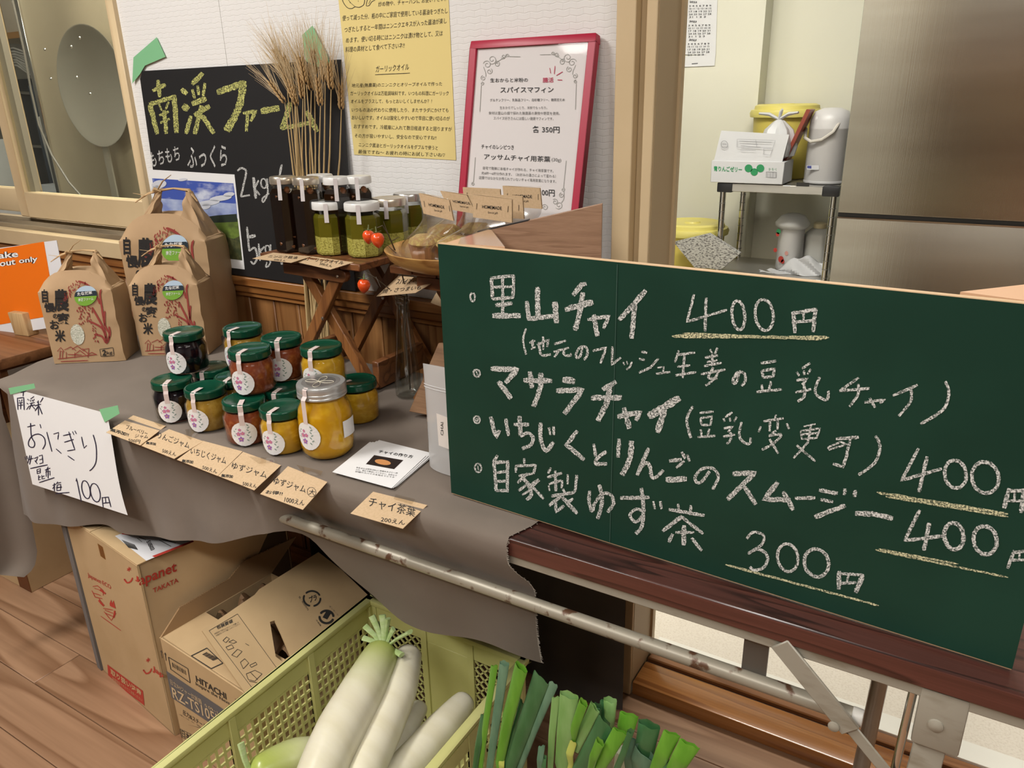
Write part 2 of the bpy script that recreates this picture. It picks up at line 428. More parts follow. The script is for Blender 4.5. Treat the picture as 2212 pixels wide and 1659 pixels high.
# ------------------------------------------------------------------ doorway jamb, step, kitchen floor
jb = MB()
jb.box(-.566, -.532, 1.272, 1.42, .0, 2.0).box(-.532, -.516, 1.294, 1.42, 0, 2.0).box(-.516, -.4975, 1.278, 1.42, 0, 2.0)
jamb = struct('door_1', jb, cream, bevel=.0015, seg=1)
MB().box(-.4975, -.4965, 1.284, 1.40, .034, 2.0).build('jamb_face', mat('jamb_shaded', (.52, .39, .23), .55), jamb)  # recessed side of the jamb, its shade put into a darker cream
MB().box(-.4965, -.4915, 1.385, 1.393, .034, 2.0).build('door_track', mat('track_light', (.62, .47, .28), .5), jamb)
st = MB().box(-.4955, 2.5, 1.283, 1.362, .0, .034)
step = struct('trim_2', st, stepwood, bevel=.004)
MB().box(-.4955, 2.5, 1.362, 1.372, .0, .026).build('groove', mat('groove_brown', (.10, .045, .018), .6), step)
MB().box(-.4955, 2.5, 1.372, 1.398, .0, .036).build('threshold', mat('threshold_wood', (.30, .13, .05), .35, grain=(0, 16, 6, (.2, .075, .022))), step, bevel=.003, seg=1)
MB().box(-.4955, 2.5, 1.398, 1.450, .0, .040).build('edge_strip', white_trim, step, bevel=.001, seg=1)
struct('floor', box(-5.4, 2.6, 1.4205, 4.0, -.08, .034), kfloor)
struct('wall_rear', MB().box(-5.4, 2.6, 3.72, 4.0, .034, 2.5), plaster)
struct('wall_rear', MB().box(-1.9, -.925, 3.60, 3.719, .034, 2.5), plaster)

# ------------------------------------------------------------------ ceiling lamps
for i, (lx, ly, lz, sx, sy, wt, lc) in enumerate(LAMPS):
    t = thing('ceiling_lamp', ['ceiling light over the left aisle', 'ceiling light behind the photographer', 'ceiling light over the right aisle', 'kitchen ceiling light above the steel rack', 'kitchen ceiling light behind the window'][i], 'lamp', (lx, ly, lz), 0, 'ceiling lights')
    MB().box(-sx / 2 - .03, sx / 2 + .03, -sy / 2 - .03, sy / 2 + .03, .0, .05).build('housing', mat('lamp_white', (.8, .8, .78), .4), t, bevel=.01, local=True)
    MB().box(-sx / 2, sx / 2, -sy / 2, sy / 2, -.004, .0).build('diffuser', lampglow, t, local=True)
    ld = bpy.data.lights.new('lamp_light', 'AREA'); ld.shape = 'RECTANGLE'; ld.size = sx; ld.size_y = sy; ld.energy = wt; ld.color = lc
    lo = bpy.data.objects.new('lamp_light', ld); COL.objects.link(lo); lo.parent = t; lo.location = (0, 0, -.012)

# ================================================================== folding table
rosewood = mat('rosewood_laminate', (.095, .034, .026), .28, grain=(0, 26, 7, (.028, .011, .009)), coat=.3)
rosewood_e = mat('rosewood_edge', (.125, .042, .030), .35, grain=(0, 30, 6, (.05, .017, .012)))
putty = mat('painted_steel_putty', (.34, .315, .255), .42, noise=((18, 60, 60), (.24, .21, .155), .55, .75))
rust = mat('rusty_tube', (.33, .30, .235), .40, noise=(46, (.11, .055, .03), .57, .64), metal=.2)
steel_dark = mat('dark_steel', (.13, .12, .105), .4, metal=.4)  # dark grey steel of the hanger plate and hood body
tbl = thing('folding_table', 'long folding table with dark rosewood laminate top and putty steel legs', 'table', (-.72, .965, 0))
box(-1.70, .30, .7405, 1.19, .6745, .70).build('table_top', rosewood, tbl, bevel=.002, seg=1)
box(-1.7005, .3005, .739, .7405, .675, .6985).build('edge_band', rosewood_e, tbl)
MB().box(-1.66, .28, .7435, .786, .6585, .6744).box(-1.66, .28, 1.14, 1.16, .655, .6744).box(-1.66, -1.64, .786, 1.14, .655, .6744).build('under_frame', putty, tbl, bevel=.002, seg=1)
tb = MB().tube([(-1.62, .748, .601), (-.035, .755, .598)], .0095, 14); tb.build('brace_tube', rust, tbl, smooth=True)
MB().tube([(-.0352, .755, .598), (-.024, .755, .598)], [.0102, .0098], 14).build('tube_cap', mat('cap_grey', (.55, .53, .48), .4), tbl, bevel=.001)
MB().box(-.158, -.130, .758, .762, .60, .662).build('hanger', steel_dark, tbl)
pa, pb = ty(1683, 1392, .7375), ty(1905, 1665, .7375)
dv = (pb - pa).normalized(); nv = V((dv.z, 0, -dv.x)) * .0115
for nm, w_, t0, t1 in (('lock_bar', 1.0, 0, .70), ('lock_bar_tip', .62, .66, 1.15)):
    a_, b_ = pa + (pb - pa) * t0, pa + (pb - pa) * t1
    yo_ = V((0, 0 if w_ == 1 else .0042, 0)); MB().slab([a_ - nv * w_ + yo_, b_ - nv * w_ + yo_, b_ + nv * w_ + yo_, a_ + nv * w_ + yo_], (0, .004 if w_ == 1 else .003, 0)).build(nm, putty, tbl, bevel=.0012, seg=1)
rv = ty(1801, 1569, .737)
MB().lathe([(.0062, 0), (.0058, .002), (.003, .0035)], 14, rv, M=Matrix.Rotation(PI / 2, 3, 'X')).build('rivet', putty, tbl, smooth=True)
lx = .045
MB().box(lx - .022, lx + .022, .742, .758, .60, .672).build('hinge_plate', putty, tbl, bevel=.003)
MB().lathe([(.0075, 0), (.007, .002), (.003, .004)], 16, (lx - .003, .742, .632), M=Matrix.Rotation(PI / 2, 3, 'X')).build('rivet', putty, tbl, smooth=True)
MB().obox((lx - .018, .747, .625), (.030, 0, 0), (0, .010, 0), (-.018, 0, -.62)).build('leg', putty, tbl, bevel=.0025)
MB().tube([(lx - .028, .752, .66), (lx - .042, .752, .01)], .0045, 10).build('leg_stay', chrome, tbl, smooth=True)
MB().tube([(-.015, 1.12, .67), (-.03, 1.12, .005)], .0125, 14).build('leg', mat('steel_tube_grey', (.35, .34, .31), .3, metal=.7), tbl, smooth=True)
for yy in (.77, 1.13): MB().tube([(-1.45, yy, .66), (-1.47, yy, .005)], .0125, 12).build('leg', putty, tbl, smooth=True)

# ================================================================== tablecloth
clothm = mat('cloth_taupe', (.182, .146, .117), .88, sheen=.1, noise=(7, (.162, .130, .103), .4, .65), bump=((900, 900, 900), .25, .0006))
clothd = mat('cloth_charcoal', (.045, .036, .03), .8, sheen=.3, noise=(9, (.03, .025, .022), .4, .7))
def lerp_tab(tab, x):
    if x <= tab[0][0]: return tab[0][1]
    for (a, p), (b, q) in zip(tab, tab[1:]):
        if x <= b: t = (x - a) / (b - a); t = t * t * (3 - 2 * t); return p + (q - p) * t
    return tab[-1][1]
HEM = [(-1.76, .372), (-1.6, .402), (-1.45, .44), (-1.27, .457), (-1.057, .522), (-.93, .575), (-.885, .588), (-.865, .56), (-.83, .49), (-.75, .423), (-.65, .428), (-.47, .462)]
def hem_at(x):
    def lin(q):
        if q <= HEM[0][0]: return HEM[0][1]
        for (a, p), (b, r) in zip(HEM, HEM[1:]):
            if q <= b: return p + (r - p) * (q - a) / (b - a)
        return HEM[-1][1]
    return sum(lin(x + d_) for d_ in (-.03, -.015, 0, .015, .03)) / 5
def smst(a, b, x): t = min(1, max(0, (x - a) / (b - a))); return t * t * (3 - 2 * t)
NT, NF = 12, 34
def cloth_pt(u, v):
    i = v * (NT + NF)
    if i <= NT:                                   # lying on the table
        t = i / NT; yy = 1.198 - t * (1.198 - .7405)
        xl = -1.735 - .055 * smst(.74, .88, yy); xr = -.464 + .018 * smst(.74, .80, yy)
        x = xl + (xr - xl) * u
        return V((x, yy, .7022 + .0007 * math.sin(x * 21 + yy * 13) * math.sin(yy * 17)))
    s_ = (i - NT) / NF
    xl = -1.735 + .055 * smst(0, .06, s_) * (1 - s_) - .03 * s_; xr = -.464 + .022 * smst(.15, .35, s_) - .008 * smst(.4, 1, s_)
    x = xl + (xr - xl) * u
    hem = hem_at(x)
    z = .7010 - s_ * (.7010 - hem)
    d = .70 - z
    tuck = smst(-.935, -.865, x)
    yo = .7365 - .0040 * smst(0, .01, d)
    fold = (.010 * math.sin(x * 17 + .6) + .007 * math.sin(x * 39 + 1.1)) * smst(.03, .25, d)
    pocket = .022 * math.exp(-((x + 1.24) / .10) ** 2) * smst(.06, .2, d) - .014 * math.exp(-((x + 1.06) / .09) ** 2) * smst(.06, .16, d)
    y_out = yo + fold * .8 + pocket - .010 * smst(.05, .3, d)
    y_in = yo + .036 * smst(.02, .105, d) + .045 * smst(.10, .30, d) + .006 * math.sin(x * 30) * smst(.08, .25, d)
    return V((x, y_out + (y_in - y_out) * tuck, z))
cloth = thing('tablecloth', 'taupe cloth draped over the folding table, tucked behind the brace tube', 'tablecloth', (-1.1, .97, .70))
MB().grid(cloth_pt, 150, NT + NF + 1).build('cloth', clothm, cloth, smooth=True, ang=80)
CE = [(0, (-4, 824)), (.14, (6, 893)), (.3, (34, 975)), (.55, (62, 1090)), (.82, (81, 1195)), (.93, (74, 1228)), (1, (52, 1247))]
def corner_pt(u, v):                              # gathered corner hanging at the left end
    for (a_, p), (b_, q) in zip(CE, CE[1:]):
        if v <= b_ + 1e-9: t_ = (v - a_) / (b_ - a_); rx, ry = p[0] + (q[0] - p[0]) * t_, p[1] + (q[1] - p[1]) * t_; break
    xx = -1.80 - .03 * math.sin(u * PI * 1.3 + .2) - .02 * v
    return tx(rx - 150 * (1 - u), ry - 55 * (1 - u) * v + 40 * (1 - u), xx)
MB().grid(corner_pt, 26, 22).build('corner_fall', clothm, cloth, smooth=True, ang=80)
def side_pt(u, v): return V((-1.79 - .012 * math.sin(u * 9) * v, .79 + u * .40, .70 - v * (.36 + .05 * math.sin(u * 5))))
MB().grid(side_pt, 24, 14).build('side_fall', clothm, cloth, smooth=True, ang=80)
fr = MB()
for i in range(150):                              # frayed cut edge at the right
    v = (NT * .55 + i / 150 * (NT * .45 + NF)) / (NT + NF); p = cloth_pt(1, v)
    a = random.uniform(-.6, .6); fr.tube([p, p + V((.0035 * random.uniform(.5, 1.3), -.0006, .0022 * math.sin(a)))], .00035, 3, caps=False)
fr.build('frayed_edge', mat('fray', (.30, .26, .21), .9), cloth)['kind'] = 'stuff'
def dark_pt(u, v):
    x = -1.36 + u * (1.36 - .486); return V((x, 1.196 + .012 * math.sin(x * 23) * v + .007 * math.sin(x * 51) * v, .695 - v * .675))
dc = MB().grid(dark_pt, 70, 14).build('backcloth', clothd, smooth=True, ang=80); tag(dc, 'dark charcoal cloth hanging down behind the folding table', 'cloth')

# ================================================================== green menu board
BA, BB = tz(975, 1072, .70), tz(2180, 1455, .70)
BA = V((BA.x, BA.y, .7035)); BB = V((BB.x, BB.y, .7035))
bx_ = (BB - BA); bx_.z = 0; bl_ = bx_.length; bx_.normalize(); bn = V((bx_.y, -bx_.x, 0))
greenm = mat('chalkboard_green', (.009, .040, .026), .42, spec=.22, noise=(5, (.012, .052, .034), .4, .7), bump=((30, 30, 30), .03, .002))
palewood = mat('pale_wood_edge', (.62, .42, .24), .6)
chalk = mat('chalk_white', (.80, .80, .77), .9, chalk=620)
chalky = mat('chalk_yellow', (.78, .75, .47), .9, chalk=620)
gb = thing('menu_board', 'dark green chalkboard drinks menu with white chalk writing and prices', 'sign', ((BA.x + BB.x) / 2, (BA.y + BB.y) / 2, .7035))
H_ = 1.067 - .7035
right_end = bl_ + .0015
back = -bn * .009
MB().obox(BA + back * .12, bx_ * right_end, back * .88, V((0, 0, H_))).build('panel', palewood, gb, bevel=.0006, seg=1)
SB = Plane(BA, bn, .0004)
def sheet_pt(u, v): return BA + bx_ * (u * right_end) + V((0, 0, .0022 + v * (H_ - .003))) + bn * (.0006 * (math.sin(u * 23 + v * 3) * .4 + math.sin(v * 9 + u * 7) * .3) * (4 * v * (1 - v)) - .0003)
MB().grid(sheet_pt, 60, 30).build('chalk_sheet', greenm, gb, smooth=True)
MB().obox(BA + bx_ * .255 + V((0, 0, .003)), bx_ * .0007, bn * .0005, V((0, 0, H_ - .006))).build('sheet_seam', mat('seam_green', (.05, .11, .085), .5), gb)
def Z(x0, y0, s): return lambda p: (x0 + p[0] / s, y0 + p[1] / s)
ZA, ZB, ZC, ZD = Z(940, 520, 3.456), Z(1520, 560, 3.19), Z(940, 860, 3.456), Z(1520, 900, 3.19)
def ell(cx, cy, rx, ry, n=14, t=-.15, a0=-1.5):
    return [(cx + rx * math.cos(a0 - 2 * PI * i / n) + t * ry * math.sin(a0 - 2 * PI * i / n) * -1 * .5, cy + ry * math.sin(a0 - 2 * PI * i / n)) for i in range(n + 1)]
def write(mb, zf, sc_, items, S, dw=20, wk=1.0, jit=.2):
    """items: strokes as flat tuples ('s' smooth first) with optional trailing width"""
    for it in items:
        sm = it[0] == 's'; pts = it[1:] if sm else it; wd = dw
        if not isinstance(pts[-1], tuple): wd = pts[-1]; pts = pts[:-1]
        stroke(mb, [zf(p) for p in pts], wd / sc_ * wk * (.86 if dw == 20 or dw == 21 or dw == 22 else 1), S, smooth=sm, jit=jit, step=3.0)
lines = []
L1 = MB()
write(L1, ZA, 3.456, [('s', (275, 385), (262, 420), (282, 455), (298, 430), (292, 392), (278, 400), 16),
 ((420, 275), (430, 435), 30), ((415, 278), (595, 262), 28), ((588, 262), (583, 425), 30), ((430, 435), (588, 422), 28), ((505, 270), (505, 565), 26), ((432, 347), (583, 342), 26), ((450, 482), (578, 467), 34), ((428, 560), (640, 560), 46),
 ((766, 345), (768, 570), 44), ((685, 450), (702, 590), 40), ((690, 582), (900, 562), 40), ((895, 455), (906, 615), 50),
 ((1130, 318), (1095, 330), (1030, 408), 42), ((970, 515), (1180, 455), 50), ((1105, 385), (1085, 520), (1045, 670), 44),
 ((1138, 588), (1300, 562), (1258, 655), 32), ((1185, 550), (1212, 712), 40),
 ((1575, 370), (1375, 592), 44), ((1492, 470), (1468, 730), 42),
], SB)
L1p = MB()
write(L1p, ZA, 3.456, [((1935, 400), (1880, 605), (2180, 515), 22), ((2025, 425), (2015, 675), 26)], SB)
write(L1p, ZB, 3.19, [('s', *ell(240, 385, 44, 100), 24), ('s', *ell(418, 383, 62, 108), 24), ((620, 365), (630, 508), 32), ((605, 372), (785, 345), 28), ((772, 345), (755, 502), 32), ((690, 358), (688, 420), 18), ((608, 436), (765, 420), 22)], SB)
lines.append(('chalk_writing', L1, chalk)); lines.append(('chalk_price', L1p, chalk))
L2 = MB()
write(L2, ZA, 3.456, [('s', (680, 655), (658, 740), (680, 850), 18), ((705, 762), (747, 745)), ((727, 738), (729, 802)), ((715, 808), (752, 794)), ((762, 778), (848, 738), (836, 792)), ((806, 715), (808, 815), 20), ('s', (775, 755), (785, 828), (805, 855), (865, 848)),
 ((890, 772), (978, 745)), ((885, 830), (1000, 798)), ((922, 825), (890, 868)), ('s', (962, 812), (965, 852), (1012, 856), (1016, 838)),
 ('s', (1100, 795), (1085, 860), (1058, 872), (1055, 835), (1090, 792), (1132, 800), (1136, 855), (1112, 890)),
 ((1178, 822), (1278, 798), (1235, 915)), ((1325, 788), (1320, 925), (1388, 872)), ((1405, 905), (1414, 928), 16), ((1430, 898), (1438, 922), 16), ('s', (1470, 902), (1455, 940), (1428, 962), 16),
 ((1540, 828), (1584, 836)), ((1522, 880), (1566, 890)), ((1668, 878), (1610, 945), (1522, 985)), ((1660, 948), (1708, 942), (1700, 985), 16), ((1650, 992), (1757, 980), 18),
 ((1820, 818), (1790, 908)), ((1812, 852), (1942, 834)), ((1862, 850), (1850, 1025)), ((1808, 940), (1905, 930)), ((1795, 1005), (1950, 980)),
 ((2052, 810), (2070, 842)), ((2108, 798), (2088, 845)), ((2015, 872), (2112, 856)), ((2028, 905), (2108, 890)), ((2008, 936), (2140, 910)), ((2070, 848), (2070, 935)), ('s', (2078, 945), (2042, 1020), (2108, 1028)), ((1985, 996), (2168, 960)), ('s', (2120, 970), (2085, 1030), (2020, 1082))], SB, 21)
write(L2, ZB, 3.19, [('s', (245, 775), (235, 825), (212, 858), (202, 832), (240, 776), (283, 790), (286, 840), (262, 872)),
 ((395, 717), (500, 700)), ((400, 768), (412, 815)), ((400, 768), (490, 755), (478, 812)), ((412, 815), (480, 808)), ((400, 862), (408, 908)), ((465, 840), (450, 906)), ((365, 914), (540, 896)),
 ((735, 715), (678, 752)), ((642, 775), (660, 802)), ((690, 765), (696, 797)), ((740, 755), (716, 792)), ((640, 835), (715, 820), (678, 862)), ('s', (692, 858), (695, 940), (648, 980)), ((632, 916), (742, 895)), ('s', (800, 810), (768, 905), (800, 952), (852, 966), (860, 905)),
 ((1070, 815), (940, 905)), ((935, 906), (1145, 888)), ('s', (1066, 858), (1062, 935), (1005, 1015)), ((1108, 986), (1248, 965), (1215, 992)), ((1145, 955), (1182, 1022)),
 ((1475, 865), (1303, 940)), ('s', (1428, 888), (1428, 975), (1345, 1080)), ('s', (1665, 840), (1690, 920), (1650, 1035), (1495, 1135), 24)], SB, 22)
lines.append(('chalk_writing', L2, chalk))
L3 = MB()
write(L3, ZA, 3.456, [('s', *ell(312, 988, 24, 28, 10), 16), ((308, 975), (318, 1000), 14), ((415, 955), (615, 960), (525, 1062), 44), ((472, 1050), (570, 1178), 44),
 ((660, 1042), (875, 1045), 44), ((708, 975), (722, 1100), 42), ('s', (790, 985), (785, 1100), (735, 1238), 44), ((952, 1035), (1045, 1052), 56), ((905, 1118), (1100, 1112), (965, 1292), 46),
 ((1352, 1050), (1250, 1112), 44), ((1165, 1172), (1395, 1170), 48), ('s', (1305, 1075), (1285, 1200), (1215, 1345), 46), ((1360, 1312), (1530, 1282), (1500, 1342), 44), ((1410, 1245), (1452, 1402), 46),
 ((1828, 1172), (1592, 1312), 64), ((1715, 1255), (1660, 1432), 52), ('s', (1925, 1235), (1880, 1335), (1910, 1472), 24),
 ((1975, 1285), (2080, 1275)), ((1980, 1325), (1992, 1378)), ((1980, 1325), (2066, 1310), (2056, 1378)), ((1990, 1376), (2056, 1374)), ((1983, 1408), (1990, 1458)), ((2048, 1403), (2036, 1456)), ((1960, 1466), (2092, 1455))], SB, 20)
write(L3, ZB, 3.19, [((198, 1052), (150, 1088)), ((138, 1095), (146, 1118)), ((180, 1090), (186, 1118)), ((228, 1085), (210, 1118)), ((138, 1166), (200, 1150), (168, 1190)), ('s', (186, 1190), (188, 1240), (160, 1272)), ((135, 1222), (217, 1206)), ('s', (262, 1120), (246, 1210), (275, 1258), (318, 1270), (324, 1228)),
 ((498, 1070), (492, 1102)), ((412, 1116), (552, 1095)), ((460, 1112), (455, 1185)), ((510, 1110), (510, 1172)), ((395, 1150), (380, 1190)), ((572, 1130), (590, 1168)), ('s', (450, 1215), (535, 1208), (480, 1270), (402, 1312)), ((455, 1238), (515, 1338)), ((500, 1180), (450, 1222)),
 ((690, 1152), (772, 1134), 14), ((670, 1182), (802, 1165), (778, 1230), (678, 1238), (670, 1182), 16), ((680, 1206), (790, 1196), 18), ((740, 1148), (718, 1262), (620, 1370), 18), ((642, 1280), (770, 1392), 20),
 ((912, 1238), (1070, 1225), 26), ((855, 1296), (945, 1258), (985, 1275), (868, 1310), (855, 1296), 16), ((1012, 1235), (985, 1352), (960, 1430), (892, 1408), 24), ('s', (1185, 1215), (1216, 1290), (1180, 1400), (1068, 1486), 24),
 ((1482, 1302), (1365, 1522), (1642, 1442), 26), ((1540, 1358), (1484, 1605), 30), ('s', *ell(1735, 1480, 74, 96), 28), ('s', *ell(1940, 1503, 92, 108), 30)], SB, 20)
write(L3, ZD, 3.19, [((2105, 492), (2070, 632), 34), ((2100, 512), (2225, 505), 26), ((2205, 510), (2188, 662), 34), ((2145, 520), (2140, 572), 20), ((2082, 578), (2200, 580), 22)], SB)
lines.append(('chalk_writing', L3, chalk))
L4 = MB()
write(L4, ZC, 3.456, [('s', *ell(312, 160, 24, 28, 10), 14), ('s', *ell(312, 160, 9, 12, 8), 12), ((415, 138), (440, 240), (462, 290), (482, 238), 34), ((528, 152), (550, 282), 30), ((588, 196), (702, 196), 32), ((630, 132), (640, 280), 38), ('s', (638, 285), (690, 258), (730, 290), (718, 345), (650, 378), 30),
 ('s', (788, 182), (790, 310), (830, 392), (885, 325), 34), ((850, 218), (862, 275), 24), ((885, 208), (890, 275), 24), ((1062, 242), (980, 348), (1115, 460), 38), ((1185, 340), (1200, 435), 26), ('s', (1280, 398), (1210, 448), (1205, 488), (1284, 490), 32),
 ((1375, 302), (1365, 442), 34), ('s', (1466, 318), (1455, 450), (1395, 575), 46), ((1597, 372), (1555, 460), (1508, 575), 34), ('s', (1520, 535), (1580, 480), (1605, 510), (1615, 580), (1645, 592), (1705, 535), 30),
 ((1748, 468), (1842, 455), 32), ((1842, 400), (1868, 452), 26), ((1800, 520), (1862, 468), 26), ((1722, 608), (1880, 604), 46), ((1882, 420), (1900, 472), 26),
 ('s', (2050, 545), (1990, 622), (1950, 625), (1946, 580), (2000, 525), (2080, 527), (2115, 592), (2072, 682), 26)], SB)
write(L4, ZD, 3.19, [((200, 392), (352, 385), (165, 572), 40), ((282, 480), (360, 605), 38), ((512, 450), (420, 568), (600, 572), 40), ((548, 515), (620, 642), 36), ((630, 560), (770, 560), 28), ((795, 505), (925, 528), 30), ((805, 570), (892, 588), 28), ((978, 610), (765, 692), 38), ((975, 495), (968, 540), 30), ((1046, 505), (1040, 552), 32), ((1045, 665), (1180, 670), (1305, 702), 40),
 ((1490, 642), (1385, 852), (1645, 822), 28), ((1555, 730), (1518, 922), 34), ('s', *ell(1725, 822, 66, 92), 34), ('s', *ell(1940, 850, 80, 98), 32), ((2142, 920), (2095, 1045), 28), ((2130, 935), (2230, 925), 24), ((2115, 988), (2220, 985), 22), ((2180, 930), (2175, 985), 18)], SB)
lines.append(('chalk_writing', L4, chalk))
L5 = MB()
write(L5, ZC, 3.456, [('s', *ell(322, 520, 24, 34, 10), 14), ((318, 505), (326, 540), 14), ((468, 425), (432, 482), 26), ((440, 480), (457, 692), 28), ((440, 482), (542, 474), (540, 702), 28), ((455, 556), (540, 546), 24), ((455, 622), (540, 616), 24), ((455, 690), (545, 690), 26),
 ((665, 448), (668, 492), 24), ((603, 555), (606, 506), (752, 500), (735, 565), 24), ((625, 580), (730, 562), 22), ((690, 562), (615, 632), 24), ('s', (660, 600), (700, 650), (718, 720), (682, 758), 32), ((690, 640), (625, 690), 24), ((702, 690), (650, 722), 20), ((778, 608), (720, 652), 36), ((708, 640), (812, 752), 24),
 ((866, 518), (845, 562), 22), ((838, 592), (948, 558), 26), ((850, 640), (945, 612), 22), ((897, 540), (902, 695), 24), ((850, 652), (855, 692), 20), ((950, 612), (946, 672), 20), ((990, 568), (990, 642), 20), ('s', (1058, 572), (1045, 690), (1012, 712), 24), ((955, 678), (972, 712), 24), ((868, 732), (1042, 700), 28), ((940, 730), (852, 802), 30), ((900, 768), (905, 850), (962, 800), 28), ((1032, 750), (985, 782), 26), ((950, 738), (1062, 862), 32),
 ('s', (1155, 690), (1150, 765), (1172, 842), (1196, 780), (1250, 712), (1310, 722), (1334, 782), (1288, 852), 28), ('s', (1225, 645), (1248, 760), (1215, 902), 34),
 ((1382, 745), (1602, 740), 34), ('s', (1540, 670), (1556, 800), (1552, 900), (1540, 965), (1498, 1012), 32), ('s', (1552, 842), (1500, 828), (1455, 875), (1500, 925), (1546, 880), 26), ((1630, 768), (1642, 828), 24), ((1682, 768), (1692, 828), 26),
 ((1745, 830), (2012, 875), 28), ((1815, 788), (1820, 855), 24), ((1910, 798), (1905, 872), 26), ((1845, 880), (1698, 992), 36), ((1838, 885), (2002, 1012), 28), ((1795, 1000), (1935, 1002), 26), ((1860, 948), (1855, 1098), 40), ((1775, 1012), (1745, 1075), 32), ((1915, 1042), (1992, 1138), 28)], SB)
L5p = MB()
write(L5p, ZD, 3.19, [('s', (298, 842), (340, 796), (412, 815), (400, 880), (308, 942), 22), ('s', (305, 942), (380, 912), (440, 960), (420, 1032), (350, 1058), (320, 1032), 24), ('s', *ell(580, 970, 70, 96), 24), ('s', *ell(778, 1006, 84, 96), 28), ((936, 1062), (932, 1190), 36), ((930, 1078), (1105, 1092), 24), ((1098, 1092), (1048, 1212), 36), ((1000, 1085), (985, 1150), 20), ((925, 1148), (1052, 1142), 24)], SB)
lines.append(('chalk_writing', L5, chalk)); lines.append(('chalk_price', L5p, chalk))
for grp in [[((1451, 726), (1791, 729), 9), ((1475, 720), (1775, 733), 7)], [((1894, 1063), (2178, 1110), 8), ((1913, 1072), (2178, 1116), 6)], [((1890, 1187), (2178, 1247), 6), ((1898, 1185), (2070, 1218), 5)], [((1567, 1219), (1899, 1308), 6)]]:
    LY = MB()
    for a, b, wd in grp: stroke(LY, [a, b], wd * .75, SB, jit=.3, taper=.3, step=5)
    lines.append(('chalk_underline', LY, chalky))
for nm, mb, m in lines: mb.build(nm, m, gb)
# triangular gussets on top behind the board, bound with clear tape
gus = mat('gusset_board', (.66, .40, .24), .5); tapem = film('clear_tape', (.98, .97, .95), .04, .12)
def tri(p0, p1, p2, nm='gusset'):
    MB().slab([V((q.x, q.y, 1.0665)) for q in (p0, p1, p2)], (0, 0, -.004)).build(nm, gus, gb)
g0, g1, g2 = tz(951, 527, 1.067), tz(1055, 495, 1.067), tz(1085, 535, 1.067)
sh_ = V((0, .006, 0)); tri(g0 + sh_, g1 + sh_, g2 + sh_)
MB().slab([V((q.x, q.y, 1.0672)) for q in (g0 + (g1 - g0) * .35 + sh_, g1 + sh_, g2 + sh_, g0 + (g2 - g0) * .25 + sh_)], (0, 0, .0003)).build('clear_tape', tapem, gb)
h0, h1, h2 = tz(2074, 632, 1.067), tz(2300, 660, 1.067), tz(2330, 600, 1.067)
tri(h0 + sh_, h1 + sh_ * .4, h2)
walnut = mat('walnut_laminate', (.40, .24, .15), .5, grain=(0, 110, 3, (.29, .165, .10)))
wl, wr = V((-.612, .912, .7035)), V((-.447, .972, .7035)); wd_ = (wr - wl); wl2 = wl - wd_.normalized() * .0
wb_ = thing('laminate_board', 'walnut-grain laminate board standing behind the green menu board', 'board', (wl + wr) / 2, math.atan2(wd_.y, wd_.x))
bkv = V((-wd_.y, wd_.x, 0)).normalized() * .012
MB().add([wl, wr, wr + bkv, wl + bkv, V((wl.x, wl.y, 1.062)), V((wr.x, wr.y, 1.1025)), V((wr.x, wr.y, 1.1025)) + bkv, V((wl.x, wl.y, 1.062)) + bkv], [(0, 3, 2, 1), (4, 5, 6, 7), (0, 1, 5, 4), (1, 2, 6, 5), (2, 3, 7, 6), (3, 0, 4, 7)]).build('board', walnut, wb_)
MB().obox(V((wl.x, wl.y, 1.0622)), wd_ * .42 + V((0, 0, .0405 * .42)), bkv * 1.0, V((0, 0, .0016))).build('black_edging', blackp, wb_)

# ================================================================== rice-ball sign on the front of the cloth
paper = mat('paper_white', (.82, .82, .82), .75)
inkb = mat('ink_blue_black', (.02, .018, .05), .6); inkk = mat('ink_black', (.012, .012, .012), .6)
mask_g = mat('masking_tape_green', (.22, .52, .27), .6)
PS = Plane((-1.5, .7225, .70), (0, -1, .10), .0005)
ps = thing('rice_ball_sign', 'curling white paper sign with handwritten price taped to the cloth front', 'sign', (-1.5, .71, .48))
q00, q10, q11, q01 = (25, 838), (231, 893), (279, 1113), (70, 1046)
def paper_px(u, v):
    a = [q00[i] + (q10[i] - q00[i]) * u for i in (0, 1)]; b = [q01[i] + (q11[i] - q01[i]) * u for i in (0, 1)]
    bow = -10 * u * v * math.sin(v * PI * .9)
    return (a[0] + (b[0] - a[0]) * v + bow, a[1] + (b[1] - a[1]) * v)
def paper_pt(u, v): x_, y_ = paper_px(u, v); return PS(x_, y_, 0)
MB().grid(paper_pt, 20, 20).build('paper', paper, ps, smooth=True)
Wr = MB(); ZE = Z(0, 780, 3.95)
